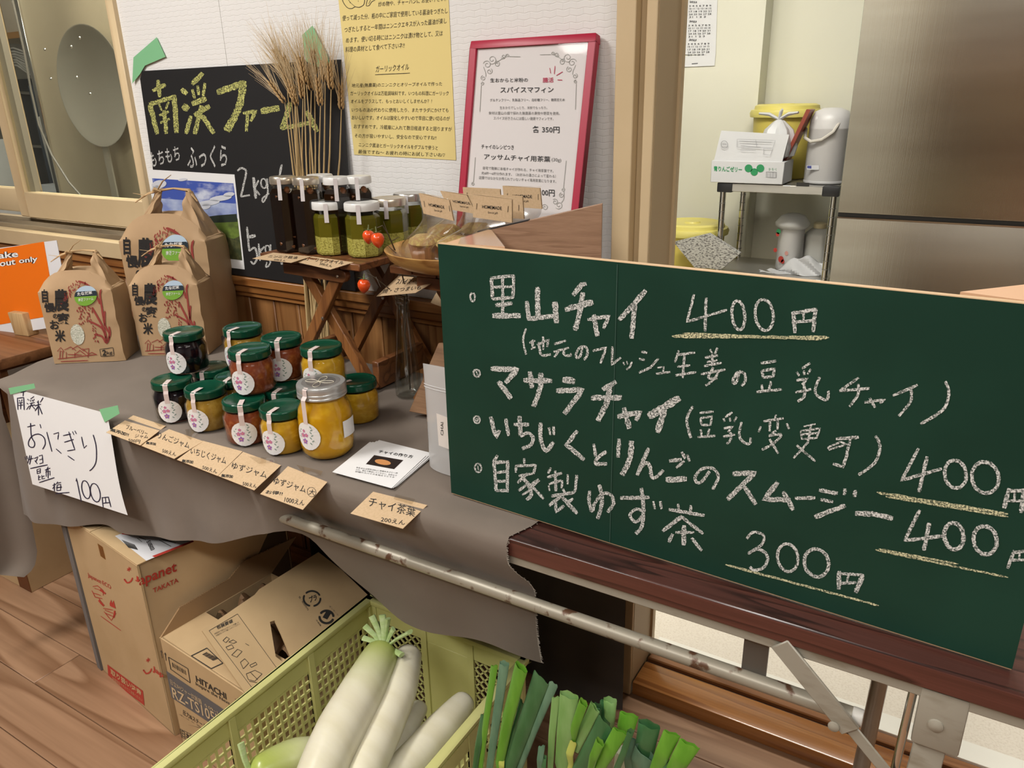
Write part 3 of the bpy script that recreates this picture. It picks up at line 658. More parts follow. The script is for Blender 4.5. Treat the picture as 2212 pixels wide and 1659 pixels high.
write(Wr, ZE, 3.95, [((178, 268), (228, 255)), ((203, 252), (198, 300)), ((150, 312), (155, 415)), ((150, 316), (204, 310), (208, 416)), ((165, 332), (173, 346)), ((190, 326), (184, 346)), ((162, 357), (196, 352)), ((160, 378), (198, 374)), ((179, 352), (178, 410)),
 ((236, 322), (247, 334)), ((230, 358), (243, 366)), ((228, 414), (250, 382)), ((292, 302), (262, 322)), ((258, 330), (264, 345)), ((275, 328), (277, 342)), ((294, 322), (284, 344)), ((255, 362), (296, 352)), ((252, 384), (300, 372)), ((276, 352), (250, 412)), ((276, 382), (300, 410)),
 ((318, 345), (330, 362)), ((370, 310), (345, 352)), ((298, 382), (352, 366)), ((328, 335), (330, 462)), ((328, 384), (300, 425)), ((334, 382), (362, 452)),
 ((235, 562), (302, 545)), ('s', (262, 528), (270, 640), (298, 700), (285, 735), (252, 728), (245, 690), (275, 640), (330, 622), (376, 650), (388, 705), (365, 752)), ((342, 538), (352, 572)),
 ((400, 605), (445, 772)), ((458, 622), (502, 608), (495, 668)), ((480, 748), (526, 788)), ((540, 636), (606, 620)), ((550, 692), (630, 668)), ((588, 602), (640, 755), (575, 766)), ((580, 808), (636, 846)), ((620, 600), (632, 628)), ((640, 594), (654, 620)),
 ((697, 645), (718, 742), (742, 718)), ('s', (797, 628), (822, 730), (822, 850), (795, 910), (765, 936)),
 ((215, 815), (222, 842)), ((230, 808), (236, 836)), ((256, 802), (238, 872)), ((244, 842), (288, 828)), ((270, 805), (254, 882)), ((294, 830), (326, 816), (305, 862)), ((298, 848), (320, 876)), ((334, 810), (362, 800), (368, 866), (338, 876)), ((338, 842), (366, 834)), ((260, 916), (408, 884)),
 ((316, 926), (346, 916), (345, 952), (320, 960), (316, 926)), ((320, 942), (346, 934)), ((330, 972), (332, 1015), (350, 1008)), ((332, 992), (348, 985)), ((358, 972), (360, 1005), (385, 1000)), ((360, 988), (380, 978)), ((385, 930), (430, 912)), ((412, 900), (392, 950)), ((395, 945), (396, 985)), ((395, 946), (428, 938), (428, 975)), ((412, 925), (412, 1000)), ((335, 1036), (466, 994)),
 ((450, 1060), (480, 1050)), ((465, 1040), (466, 1110)), ((465, 1065), (450, 1090)), ((495, 1028), (482, 1048)), ((490, 1042), (522, 1034)), ((490, 1056), (520, 1052), (518, 1100), (486, 1104), (490, 1056)), ((480, 1080), (530, 1074)), ((475, 1130), (594, 1120)),
 ((650, 1025), (654, 998), (696, 1200)), ('s', *ell(735, 1096, 34, 78, 14, -.35)), ('s', *ell(815, 1122, 40, 80, 14, -.35)), ((872, 1160), (882, 1248)), ((870, 1166), (926, 1160), (948, 1245)), ((900, 1165), (905, 1208)), ((880, 1212), (936, 1206))],
 PS, 9, 1.0, .1)
Wr.build('handwriting', inkb, ps)
for pts in ([(20, 838), (75, 828), (78, 838), (24, 852)], [(216, 884), (256, 875), (260, 893), (228, 912)]):
    MB().slab([PS(*p, 1) + PS.n * .0008 for p in pts], PS.n * .0003).build('masking_tape', mask_g, ps)

# ================================================================== black notice board on the rail
bbm = mat('blackboard', (.014, .014, .015), .5, bump=((4, 60, 60), .15, .001))
chk_y = mat('poster_yellow_green', (.62, .62, .20), .85, chalk=330)
SK = Plane((-1.5, 1.276, .8365), (0, -1, .04), .0005)
bk = thing('black_notice_board', 'black chalkboard with yellow-green lettering and landscape photo under green tape', 'sign', (-1.53, 1.285, .8365))
k0 = SK(297, 147, 0); k1 = SK(742, 130, 0)
zt = 1.322
def sk_at(x, z): return V((x, 1.276 + (z - .8365) * .04, z))
MB().slab([sk_at(-1.868, .8365), sk_at(-1.195, .8365), sk_at(-1.195, zt), sk_at(-1.855, zt), sk_at(-1.868, zt - .018)], (0, .004, 0)).build('board', bbm, bk)
Z1, Z2, Z6 = Z(0, 0, 3.95), Z(500, 0, 3.95), Z(480, 340, 3.95)
K1 = MB()
write(K1, Z1, 3.95, [((1348, 682), (1366, 830), 40), ((1303, 775), (1415, 722), 40), ((1280, 892), (1345, 1145), 48), ((1275, 892), (1503, 820), 44), ((1488, 815), (1508, 1135), 50), ((1360, 890), (1382, 945), 22), ((1442, 868), (1415, 935), 22), ((1360, 985), (1442, 952), 30), ((1368, 1048), (1450, 1015), 30), ((1403, 940), (1420, 1142), 40),
 ((1550, 758), (1597, 802), 50), ((1560, 900), (1610, 935), 62), ((1588, 1142), (1632, 988), 42), ((1730, 622), (1640, 722), 50), ((1642, 762), (1665, 842), 30), ((1688, 730), (1698, 812), 28), ((1752, 708), (1735, 822), 32), ((1638, 885), (1762, 842), 52), ((1660, 985), (1792, 905), 50), ((1722, 900), (1662, 1145), 46), ((1725, 985), (1828, 1140), 50),
 ((1852, 790), (2095, 705), 66), ('s', (2075, 690), (2045, 900), (1935, 1120), 72)], SK)
write(K1, Z2, 3.95, [((98, 968), (212, 948), (165, 1035), 34), ((140, 965), (128, 1122), 34), ((252, 952), (410, 920), 66), ((505, 870), (432, 1105), 52), ((430, 1095), (700, 1040), 46), ((640, 945), (732, 1125), 52)], SK)
K1.build('large_lettering', chk_y, bk)
K2 = MB()
letter(K2, 'もちもち', (326, 362), (390, 346), (322, 330), SK, bold=.012)
K2.build('small_lettering', chalk, bk); K2 = MB()
letter(K2, 'ふっくら', (405, 365), (491, 361), (405, 316), SK, bold=.012)
K2.build('small_lettering', chalk, bk); K2 = MB()
write(K2, Z6, 3.95, [('s', (130, 115), (165, 92), (205, 118), (185, 235), (160, 335)), ((160, 335), (238, 322)), ((268, 170), (288, 352), 28), ((312, 195), (278, 262), (322, 322), 18), ('s', *ell(356, 222, 24, 42, 10), 16), ('s', (384, 180), (388, 310), (352, 382), (345, 350), (402, 305), 16), ((510, 60), (488, 168), 22),], SK, 20)
K2.build('small_lettering', chalk, bk); K2 = MB()
write(K2, Z6, 3.95, [((213, 592), (232, 800)), ((225, 682), (286, 664), 34), ('s', (230, 800), (278, 772), (302, 850), (270, 910), (245, 885)), ((312, 735), (326, 882)), ((362, 760), (322, 802), (362, 862)), ('s', *ell(388, 785, 20, 36, 10), 15), ('s', (414, 742), (410, 900), (375, 936), (382, 892), 16), ((488, 702), (522, 674), 24), ((500, 905), (552, 892), 32)], SK, 20)
K2.build('small_lettering', chalk, bk)
ph = MB(); pq = [(321, 366), (507, 377), (529, 582), (352, 560)]
ph.slab([SK(*p, 1.0) for p in pq], SK.n * .0003); phot = ph.build('photo_print', paper, bk)
skyb = mat('print_sky', (.055, .10, .42), .5, noise=((9, 9, 22), (.62, .66, .78), .52, .66)); skyh = mat('print_haze', (.45, .52, .70), .5, noise=((14, 14, 30), (.20, .26, .55), .4, .65))
hillg = mat('print_hill', (.016, .026, .016), .6); fieldg = mat('print_field', (.15, .23, .035), .6, noise=((26, 26, 50), (.07, .10, .02), .4, .62)); bushg = mat('print_bush', (.035, .045, .016), .6, noise=(90, (.10, .10, .035), .4, .7))
pr = MB(); kk = 3.0
for i, (mi, pts) in enumerate([(0, [(329, 385), (505, 396), (511, 440), (337, 428)]), (1, [(337, 428), (511, 440), (514, 474), (342, 486)]), (3, [(342, 486), (514, 472), (524, 562), (354, 541)]), (2, [(400, 482), (422, 472), (470, 465), (512, 462), (514, 479), (470, 481)]), (2, [(342, 487), (372, 484), (400, 482), (372, 490)]), (4, [(478, 520), (492, 512), (506, 516), (518, 510), (524, 562), (472, 556)])]):
    pr.add([SK(*p, 2.0 + .25 * i) for p in pts], [tuple(range(len(pts)))], mi)
pr.build('picture', [skyb, skyh, hillg, fieldg, bushg], phot and bk)
cl_ = MB()
for (cx, cy, rx, ry) in [(345, 398, 16, 9), (338, 410, 10, 10), (452, 438, 24, 6), (478, 428, 24, 6), (446, 446, 10, 6), (496, 420, 12, 5), (400, 462, 9, 7), (396, 388, 10, 3)]:
    cl_.add([SK(cx + rx * math.cos(a * PI / 8), cy + ry * math.sin(a * PI / 8) - rx * .12 * math.cos(a * PI / 8), 3.8) for a in range(16)], [tuple(range(16))])
cl_.build('printed_clouds', mat('print_cloud', (.62, .64, .70), .6), bk)
MB().slab([SK(*Z1(p), 1.6) for p in [(1340, 318), (1415, 485), (1240, 560), (1195, 636), (1132, 712), (1142, 490)]], SK.n * .0003).build('masking_tape', mask_g, bk)
MB().slab([SK(*Z2(p), 1.6) + V((0, -.002, 0)) for p in [(700, 220), (832, 492), (850, 560), (700, 575), (640, 512), (610, 300)]], SK.n * .0003).build('masking_tape', mask_g, bk)

# ================================================================== yellow poster
yel = mat('paper_yellow', (.82, .67, .27), .75)
SW = Plane((0, WY - .0012, 0), (0, -1, 0), .0005)
yp = thing('yellow_poster', 'yellow paper poster handwritten in black, hung on the white wall', 'poster', (-1.03, WY, 1.13))
MB().slab([SW(765, 334, 0), SW(985, 346, 0), SW(967, -40, 0), SW(727, -40, 0)], (0, .0006, 0)).build('paper', yel, yp)
Z5 = Z(720, 0, 4.739); YT = MB()
def line(mb, zf, txt, a, b, h, S, bold=0.0, shear=0.0):
    A, B = zf(a), zf(b); n_ = (-(B[1] - A[1]), B[0] - A[0]); l_ = math.hypot(*n_); T_ = zf((a[0] + 0, a[1] - h))
    letter(mb, txt, A, B, (T_[0], T_[1]), S, bold, shear)
for txt, a, b, h in [('炒め物や、チャーハンに お使い下さい。', (460, 70), (1150, 12), 52), ('使って減った分、瓶の中にご家庭で使用している醤油をつぎたし', (95, 215), (1170, 137), 58), ('つぎたしすると一年間はニンニクエキスが入った醤油が楽し', (115, 335), (1160, 240), 58), ('めます。使い切る時にはニンニクは漬け物として、又は', (130, 442), (1120, 368), 58), ('料理の具材として食べて下さいネ!!', (125, 538), (730, 492), 58),
 ('ガーリックオイル', (435, 742), (775, 716), 66), ('地元産(無農薬)のニンニクとオリーブオイルで作った', (190, 902), (1115, 884), 48), ('ガーリックオイルは万能調味料です。いつもの料理にガーリック', (175, 978), (1182, 978), 46), ('オイルをプラスして、もっとおいしくしませんか？！', (180, 1058), (1010, 1056), 42), ('いつもの油の代わりに使用したり、またサラダにかけても', (190, 1146), (1180, 1150), 44),
 ('おいしいです。オイルは酸化しやすいので早目に使い切るのが', (190, 1226), (1195, 1236), 46), ('おすすめです。冷蔵庫に入れて数日経過すると固りますが', (210, 1316), (1215, 1346), 46), ('その方が扱いやすいし、安全なので安心ですね!!', (220, 1410), (1055, 1432), 44), ('ニンニク醤油とガーリックオイルをダブルで使うと', (260, 1502), (1070, 1536), 44), ('最強ですね〜 お疲れの時にお試し下さいね♡', (255, 1572), (1145, 1608), 42)]:
    line(YT, Z5, txt, a, b, h, SW, shear=.08, bold=-.004)
YT.build('handwriting', inkk, yp)
YD = MB()
write(YD, Z5, 4.739, [((428, 765), (785, 748), 7), ('s', (90, -10), (112, 40), (150, 82), (195, 86), (225, 68), (262, 76), (312, 48), (322, -12), 7), ('s', (225, 68), (180, 30), (150, -10), 5), ((170, 15), (172, 30), 5), ((255, 5), (258, 18), 5), ('s', (352, -10), (338, 60), (372, 52), (392, 20), (430, 0), 6), ((362, 40), (385, -5), 5)], SW, jit=.1)
YD.build('garlic_sketch', inkk, yp)

# ================================================================== red-framed notice leaning on the wall
redm = mat('frame_red', (.42, .012, .045), .4)
rf_top, rf_x0, rf_x1 = V((0, 1.2805, 1.339)), -.857, -.605
rd = V((0, -.218, -1)).normalized(); rn = V((0, -1, .218)).normalized()
RF = Plane((0, 1.2805, 1.339), rn, .0004)
rlen = (1.339 - .9615) / -rd.z
def rp(x, s_, k=0.0): return V((x, rf_top.y, rf_top.z)) + rd * s_ + rn * k
rfr = thing('framed_notice', 'red picture frame with printed muffin and chai notice leaning on the wall', 'picture frame', (-.73, 1.2, .9575))
fw = .0135; fm = MB()
for (x0, x1, s0, s1) in [(rf_x0, rf_x1, 0, fw), (rf_x0, rf_x1, rlen - fw, rlen), (rf_x0, rf_x0 + fw, fw, rlen - fw), (rf_x1 - fw, rf_x1, fw, rlen - fw)]:
    fm.obox(rp(x0, s0, -.016), V((x1 - x0, 0, 0)), rd * (s1 - s0), rn * .018)
fm.build('frame', redm, rfr, bevel=.0012, seg=1)
MB().obox(rp(rf_x0 + fw, fw, -.006), V((rf_x1 - rf_x0 - 2 * fw, 0, 0)), rd * (rlen - 2 * fw), rn * .003).build('printed_page', mat('paper_pinkish', (.74, .70, .69), .6), rfr)
MB().add([rp(rf_x0 + fw, fw, .0005), rp(rf_x1 - fw, fw, .0005), rp(rf_x1 - fw, rlen - fw, .0005), rp(rf_x0 + fw, rlen - fw, .0005)], [(0, 1, 2, 3)]).build('clear_cover', film('frame_cover', (.98, .98, .98), .015, .04), rfr)
RP = Plane(rp(0, 0, -.0026), rn, .0004)
Z7 = Z(1000, 60, 4.147); RT = MB(); RG = MB(); RR = MB(); RO = MB()
for txt, a, b, h, bo in [('生おからと米粉の', (245, 490), (582, 486), 38, .008), ('スパイスマフィン', (335, 585), (812, 581), 54, .014), ('グルテンフリー、乳製品フリー、白砂糖フリー、糖質控えめ', (243, 662), (912, 659), 27, 0), ('各 350円', (622, 940), (866, 944), 62, .012), ('チャイのレシピつき', (165, 1086), (456, 1094), 42, .004), ('アッサムチャイ用茶葉', (190, 1180), (783, 1204), 52, .008), ('00円', (706, 1506), (822, 1512), 60, .012)]:
    line(RT, Z7, txt, a, b, h, RP, bo)
for txt, a, b, h in [('生おからでしっとり、米粉でもっちり。', (330, 730), (756, 730), 27), ('食材は里山の畑で採れた無農薬の果物や野菜を使用。', (230, 778), (868, 782), 29), ('スパイス好きさんには嬉しい健康マフィンです。', (275, 824), (812, 830), 29), ('(30g)', (795, 1203), (880, 1208), 38), ('自宅で簡単に本格チャイが作れる、チャイ用茶葉です。', (180, 1270), (812, 1298), 29), ('約4杯〜6杯分作れます。（お好みの濃さによって変わる）', (168, 1316), (832, 1345), 29), ('店頭ではなかなか売られていないチャイ専用茶葉になります。', (143, 1356), (836, 1392), 29)]:
    line(RG, Z7, txt, a, b, h, RP)
line(RR, Z7, '腸活', (715, 493), (812, 491), 46, RP, .014)
write(RR, Z7, 4.147, [((778, 360), (786, 408), 8), ((826, 342), (819, 415), 9), ((838, 428), (894, 394), 9), ((848, 467), (890, 469), 11)], RP, jit=.05)
def curl(cx, cy, r, a0, d, turns=1.35):
    return [(cx + r * (1 - .78 * i / 18) * math.cos(a0 + d * turns * 2 * PI * i / 18), cy + r * (1 - .78 * i / 18) * math.sin(a0 + d * turns * 2 * PI * i / 18)) for i in range(19)]
orn = []
for fx in (1, -1):
    def mx_(x_, y_): return (x_, y_) if fx == 1 else (1200 - x_ + (y_ - 240) * -.09 + 6, y_ - 18)
    for c_ in [curl(262, 285, 42, 2.2, -1), curl(218, 330, 38, 3.4, 1), curl(305, 325, 28, 4.2, 1), curl(238, 390, 28, 5.2, 1), curl(362, 258, 22, 2.8, -1), curl(400, 250, 18, 2.0, 1), curl(183, 450, 24, 4.5, -1), curl(173, 500, 17, 4.5, 1), [(415, 258), (515, 260)], [(165, 515), (152, 752)], [(285, 320), (340, 285), (380, 265)], [(185, 350), (205, 410), (205, 440)]]:
        orn.append(('s', *[mx_(*p) for p in c_], 5))
for c_ in [[(112, 1160), (95, 1385)], curl(92, 1398, 16, 4.5, -1), [(926, 1190), (902, 1430)], curl(898, 1450, 18, 4.7, 1), curl(885, 1500, 24, 4.5, -1), curl(825, 1560, 28, 4.0, 1), curl(735, 1610, 30, 3.5, 1), curl(860, 1590, 36, 2.5, -1), [(905, 1465), (905, 1530), (880, 1570)]]:
    orn.append(('s', *c_, 5))
write(RO, Z7, 4.147, orn, RP, jit=.05)
grey_t = mat('print_grey', (.16, .155, .15), .6); RT.build('printed_headings', mat('print_dark', (.03, .03, .032), .6), rfr); RG.build('printed_text', grey_t, rfr); RR.build('red_print', mat('print_red', (.50, .04, .10), .6), rfr); RO.build('printed_scrolls', mat('print_scroll', (.30, .30, .27), .6), rfr)

# ================================================================== little slatted folding stools standing on the cloth
stoolw = mat('stool_wood', (.235, .092, .032), .42, grain=(0, 20, 6, (.11, .038, .013)))
stoolw2 = mat('stool_wood_lit', (.33, .135, .04), .42, grain=(2, 20, 6, (.17, .06, .018)))  # same wood as the seat, light on the legs put into the colour
SZ = .7035
def make_stool(loc, label):
    t = thing('folding_stool', label, 'stool', loc, 0, 'small wooden folding stools')
    ox, oy, oz = loc
    def L(x_, y_, z_): return V((x_ + 1.07, y_ - 1.06, z_ - SZ))
    def lb(m, a0, a1, y0, y1, wd, nm, mt):
        a0, a1 = V(a0), V(a1); d_ = (a1 - a0).normalized(); n_ = V((d_.z, 0, -d_.x)) * wd / 2
        p = [L(*(a0 - n_)), L(*(a1 - n_)), L(*(a1 + n_)), L(*(a0 + n_))]
        q = [V((v_.x, v_.y + y0, v_.z)) for v_ in p]
        MB().slab(q, (0, y1 - y0, 0)).build(nm, mt, t, bevel=.0015, seg=1, local=True)
    for ys in (0, .18):
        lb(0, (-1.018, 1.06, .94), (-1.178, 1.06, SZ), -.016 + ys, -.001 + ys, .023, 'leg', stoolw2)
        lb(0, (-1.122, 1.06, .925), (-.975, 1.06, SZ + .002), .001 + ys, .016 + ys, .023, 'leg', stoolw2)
        MB().lathe([(.0035, 0), (.0032, .0015), (.0015, .0025)], 10, L(-1.069, 1.044 + ys, .846), M=Matrix.Rotation(PI / 2, 3, 'X')).build('screw', chrome, t, local=True, smooth=True)
    for xx in (-.975, -1.178):
        MB().box(xx + 1.07 - .008, xx + 1.07 + .008, .017, .163 + .0, .003, .058).build('stretcher', stoolw, t, bevel=.0015, seg=1, local=True)
    for ys in (-.022, .205):                       # seat rails with rounded ends
        pts = [L(-1.155, 1.06, .928), L(-1.005, 1.06, .924)] + [L(-1.005 + .013 * math.cos(a), 1.06, .937 + .013 * math.sin(a)) for a in (-1.2, -.6, 0, .6, 1.2)] + [L(-1.155, 1.06, .949)]
        MB().slab([V((p.x, p.y + ys, p.z)) for p in pts], (0, .014, 0)).build('seat_rail', stoolw, t, bevel=.001, seg=1, local=True)
        MB().lathe([(.0032, 0), (.003, .0015), (.0015, .0025)], 10, L(-1.012, 1.06 + ys, .936), M=Matrix.Rotation(PI / 2, 3, 'X')).build('screw', chrome, t, local=True, smooth=True)
    for i in range(5):
        x0 = -1.212 + i * .0525
        MB().box(x0 + 1.07, x0 + 1.07 + .049, -.026, .224, .2465, .2605).build('slat', stoolw, t, bevel=.002, seg=1, local=True)
    return t
st1 = make_stool((-1.07, 1.06, SZ), 'dark wooden slatted stool holding the tall soy and garlic oil jars')
st2 = copy_thing(st1, (-1.07 + .315, 1.06 + .016, SZ), 0, 'dark wooden slatted stool holding the muffin bowl behind the menu board')
SEAT = SZ + .2606

# ================================================================== preserve jars
lid_green = mat('lid_green', (.004, .058, .030), .14, spec=.4)
jar_glass = film('jar_glass', (.98, .985, .98), .012, .02)
stick = mat('sticker_white', (.80, .79, .78), .45); pink = mat('flower_pink', (.55, .16, .36), .6); violet = mat('flower_violet', (.33, .14, .42), .6); leafg = mat('leaf_grey_green', (.26, .34, .30), .6); orange = mat('flower_eye', (.75, .42, .10), .6)
tape_p = mat('paper_seal_strip', (.66, .55, .52), .5)
JAMS = {'blue': mat('jam_blueberry', (.006, .003, .006), .12, coat=.5), 'apple': mat('jam_apple', (.34, .19, .022), .16, noise=(90, (.46, .29, .05), .45, .7), coat=.4), 'fig': mat('jam_fig', (.20, .042, .014), .18, noise=(130, (.33, .10, .035), .5, .75), coat=.4), 'yuzu': mat('jam_yuzu', (.50, .27, .012), .14, noise=((60, 60, 120), (.68, .42, .04), .45, .7), coat=.4)}
def cyl(r, a, z, off=.0004): return V(((r + off) * math.cos(a), (r + off) * math.sin(a), z))
def sticker(t, r, zc, ang, rx=.0215, rz_=.0215):
    sc9 = rx / .0165
    """oval flower label wrapped on a jar of radius r"""
    m = MB(); n = 20; ring = [(rx * math.cos(2 * PI * i / n), rz_ * math.sin(2 * PI * i / n)) for i in range(n)]
    def P_(x_, z_, k): return cyl(r, ang + x_ / r, zc + z_, .0005 + .0002 * k)
    inner = [(a * .5, b * .5) for a, b in ring]
    m.add([P_(a, b, 0) for a, b in ring] + [P_(a, b, 0) for a, b in inner] + [P_(0, 0, 0)], [(i, (i + 1) % n, n + (i + 1) % n, n + i) for i in range(n)] + [(n + i, n + (i + 1) % n, 2 * n) for i in range(n)], 0)
    def blob(x_, z_, a_, b_, th, mi, k=1, q=8):
        x_, z_, a_, b_ = x_ * sc9, z_ * sc9 * .95, a_ * sc9, b_ * sc9
        m.add([P_(x_ + a_ * math.cos(2 * PI * i / q) * math.cos(th) - b_ * math.sin(2 * PI * i / q) * math.sin(th), z_ + a_ * math.cos(2 * PI * i / q) * math.sin(th) + b_ * math.sin(2 * PI * i / q) * math.cos(th), k) for i in range(q)], [tuple(range(q))], mi)
    for (fx, fz, fr_, mi) in [(-.004, -.007, .0034, 2), (-.0065, .0005, .0027, 1), (-.0012, .0012, .0024, 1), (-.0045, .0065, .0019, 1)]:
        for k_ in range(5): blob(fx + fr_ * .62 * math.cos(k_ * 1.257 + .3), fz + fr_ * .62 * math.sin(k_ * 1.257 + .3), fr_ * .55, fr_ * .42, k_ * 1.257 + .3, mi, 1)
        blob(fx, fz, fr_ * .3, fr_ * .3, 0, 4, 2, 6)
    for i in range(7): blob(.0055 + (.002 if i % 2 else -.0012) + .0008 * i * (-1) ** i * .3, -.009 + i * .0036, .0019, .0009, (.6 if i % 2 else 2.4), 3, 1, 6)
    for i in range(4): blob(-.0105 + (.0014 if i % 2 else -.001), -.002 + i * .0032, .0014, .0007, (.6 if i % 2 else 2.4), 3, 1, 6)
    m.build('flower_label', [stick, pink, violet, leafg, orange], t, local=True)
def seal(t, r_lid, z_top, r_body, z_lab, ang, wd=.0085, from_r=.010):
    m = MB(); pts = []
    rr = [(from_r, z_top + .0006), (r_lid * .9, z_top + .0008), (r_lid + .0008, z_top - .002), (r_lid + .0009, z_top - .012), (r_body + .0008, z_top - .017), (r_body + .0008, z_lab)]
    vs = []
    for (q, z_) in rr:
        for s_ in (-1, 1):
            if q > r_lid * .8: vs.append(V((q * math.cos(ang + s_ * wd / 2 / q), q * math.sin(ang + s_ * wd / 2 / q), z_)))
            else: vs.append(V((q * math.cos(ang) - s_ * wd / 2 * math.sin(ang), q * math.sin(ang) + s_ * wd / 2 * math.cos(ang), z_)))
    m.add(vs, [(2 * i, 2 * i + 1, 2 * i + 3, 2 * i + 2) for i in range(len(rr) - 1)])
    m.build('seal_strip', tape_p, t, local=True)
jam_proto = {}
JH = .0752
NAMES = {'blue': 'blueberry', 'apple': 'apple', 'fig': 'fig', 'yuzu': 'yuzu'}
def jam_jar(kind, loc, ang, label):
    a = math.radians(ang)
    if kind in jam_proto: return copy_thing(jam_proto[kind], loc, a, label)
    t = thing('jam_jar', label, 'jar', loc, a, NAMES[kind] + ' jam jars')
    R = .0378
    MB().lathe([(R - .006, .0016), (R - .0022, .006), (R - .0016, .046), (R - .005, .053), (.0315, .057)], 30).build('jam', JAMS[kind], t, smooth=True, local=True)
    MB().lathe([(R - .007, .0), (R - .002, .002), (R, .007), (R, .047), (R - .0025, .053), (.0328, .0565), (.0325, .063)], 30, cap1=False).build('glass', jar_glass, t, smooth=True, local=True)
    MB().lathe([(.0340, .0606), (.0355, .0612), (.0359, .0635), (.0352, .0692), (.0356, .0718), (.0346, .0742), (.0325, .0750), (.0300, .0738), (.0285, .0732), (.0, .0732)], 36, cap0=True, cap1=False).build('lid', lid_green, t, smooth=True, ang=60, local=True)
    sticker(t, R, .0245, 0)
    seal(t, .0356, .0748, R, .040, 0)
    jam_proto[kind] = t
    return t
def lidpos(px, py, zt):
    p = tz(px, py, zt); return p
ZL = SZ + JH
def at_lid(px, py, level):
    p = tz(px, py, ZL + JH * level); return V((p.x, p.y, SZ + JH * level))
def face(p, d): return math.degrees(math.atan2(CAM.y - p.y, CAM.x - p.x)) - d
JL = [('blue', 370, 816, 0, 21, 'blueberry jam jar with green lid at the left end of the front row'),
      ('apple', 442, 833, 0, 37, 'amber apple jam jar in the front row beside the blueberry jar'),
      ('fig', 525.6, 858.7, 0, 12, 'red-brown fig jam jar standing in the front row'),
      ('yuzu', 606.6, 875, 0, 35, 'yellow yuzu jam jar in the front row beside the tall silver-lidded jar'),
      ('blue', 455, 790, 0, 30, 'blueberry jam jar half hidden under the stacked blueberry jar'),
      ('apple', 505, 810, 0, 30, 'apple jam jar mostly hidden behind the lower fig jar'),
      ('fig', 612, 834, 0, 30, 'fig jam jar half hidden in the second row, under the stacked fig jars'),
      ('yuzu', 769, 818, 0, 60, 'yuzu jam jar at the back, right behind the tall silver-lidded jar'),
      ('blue', 395, 713, 1, 38, 'blueberry jam jar stacked on top at the left'),
      ('apple', 523, 704, 1, 45, 'apple jam jar stacked at the back of the pile'),
      ('fig', 538, 750, 1, 32, 'fig jam jar stacked at the front of the upper layer'),
      ('fig', 606.6, 725, 1, 14, 'fig jam jar stacked in the middle of the upper layer behind another fig jar'),
      ('yuzu', 692.7, 744, 1, 32, 'yuzu jam jar stacked on top at the right')]
pos_ = []
for kind, px, py, lv, d_, lab in JL:
    p = at_lid(px, py, lv); pos_.append((kind, lv, p))
    jam_jar(kind, p, face(p, d_), lab)
# two lower-layer jars carrying the back of the pile
p = at_lid(523, 704, 1); jam_jar('apple', V((p.x - .012, p.y + .012, SZ)), face(p, 40), 'apple jam jar under the back of the pile, only its lid edge showing')
p = at_lid(692.7, 744, 1); jam_jar('yuzu', V((p.x, p.y, SZ)), face(p, 30), 'yuzu jam jar under the stacked yuzu jar, behind the tall silver-lidded jar')
for kind, lv, p in pos_: print('JAR', kind, lv, [round(q, 3) for q in p])

# tall silver-lidded yuzu jar
pb_ = tz(713, 997, SZ); dirv = V((pb_.x, pb_.y, 0)).normalized(); pj = pb_ + dirv * .040; pj.z = SZ
t = thing('preserving_jar', 'tall yuzu jam jar with silver screw lid, biggest jar at the front right', 'jar', pj, math.radians(face(pj, 42)))
R = .0445
MB().lathe([(.034, .002), (.041, .010), (R - .002, .022), (R - .002, .068), (.040, .082), (.034, .092), (.0335, .103)], 32).build('jam', mat('jam_yuzu_large', (.58, .29, .006), .14, noise=((55, 55, 70), (.72, .42, .02), .45, .7), coat=.4), t, smooth=True, local=True)
MB().lathe([(.034, 0), (.040, .002), (.0435, .010), (R, .022), (R, .069), (.042, .082), (.0362, .093), (.0355, .106)], 32, cap1=False).build('glass', jar_glass, t, smooth=True, local=True)
silver = mat('lid_silver', (.55, .55, .54), .28, metal=.6)
MB().lathe([(.0380, .1010), (.0392, .1020), (.0392, .1045), (.0382, .1055), (.0390, .1070), (.0390, .1100), (.0382, .1112), (.0388, .1130), (.0388, .1200), (.0375, .1222), (.0350, .1224), (.0, .1218)], 40, cap1=False).build('screw_lid', silver, t, smooth=True, ang=50, local=True)
sticker(t, R, .045, 0, .0225, .0235); seal(t, .0392, .1222, R, .066, 0, .0085, .034)
fl_ = MB()
for k_ in range(4):
    a0 = k_ * 1.5 + .4; pts = [V((.004 + .024 * math.sin(s_ * PI) * math.cos(a0 + (s_ - .5) * 1.3) + .0, .024 * math.sin(s_ * PI) * math.sin(a0 + (s_ - .5) * 1.3), .1232)) for s_ in [i / 12 for i in range(13)]]
    fl_.tube(pts, .00045, 4)
fl_.build('lid_flower_print', mat('print_cream', (.72, .66, .52), .5), t, local=True)
MB().lathe([(.0305, 0), (.0305, .0003)], 36, (0, 0, .1222)).build('lid_sticker', film('lid_sticker_clear', (.92, .9, .9), .08, .2), t, local=True)
mm = MB(); n_ = 7
mm.add([cyl(R, 1.35 + .12 * i, .036 + .028 * j, .0006) for i in range(n_) for j in (0, 1)], [(2 * i, 2 * i + 2, 2 * i + 3, 2 * i + 1) for i in range(n_ - 1)]); mm.build('side_label', stick, t, local=True)

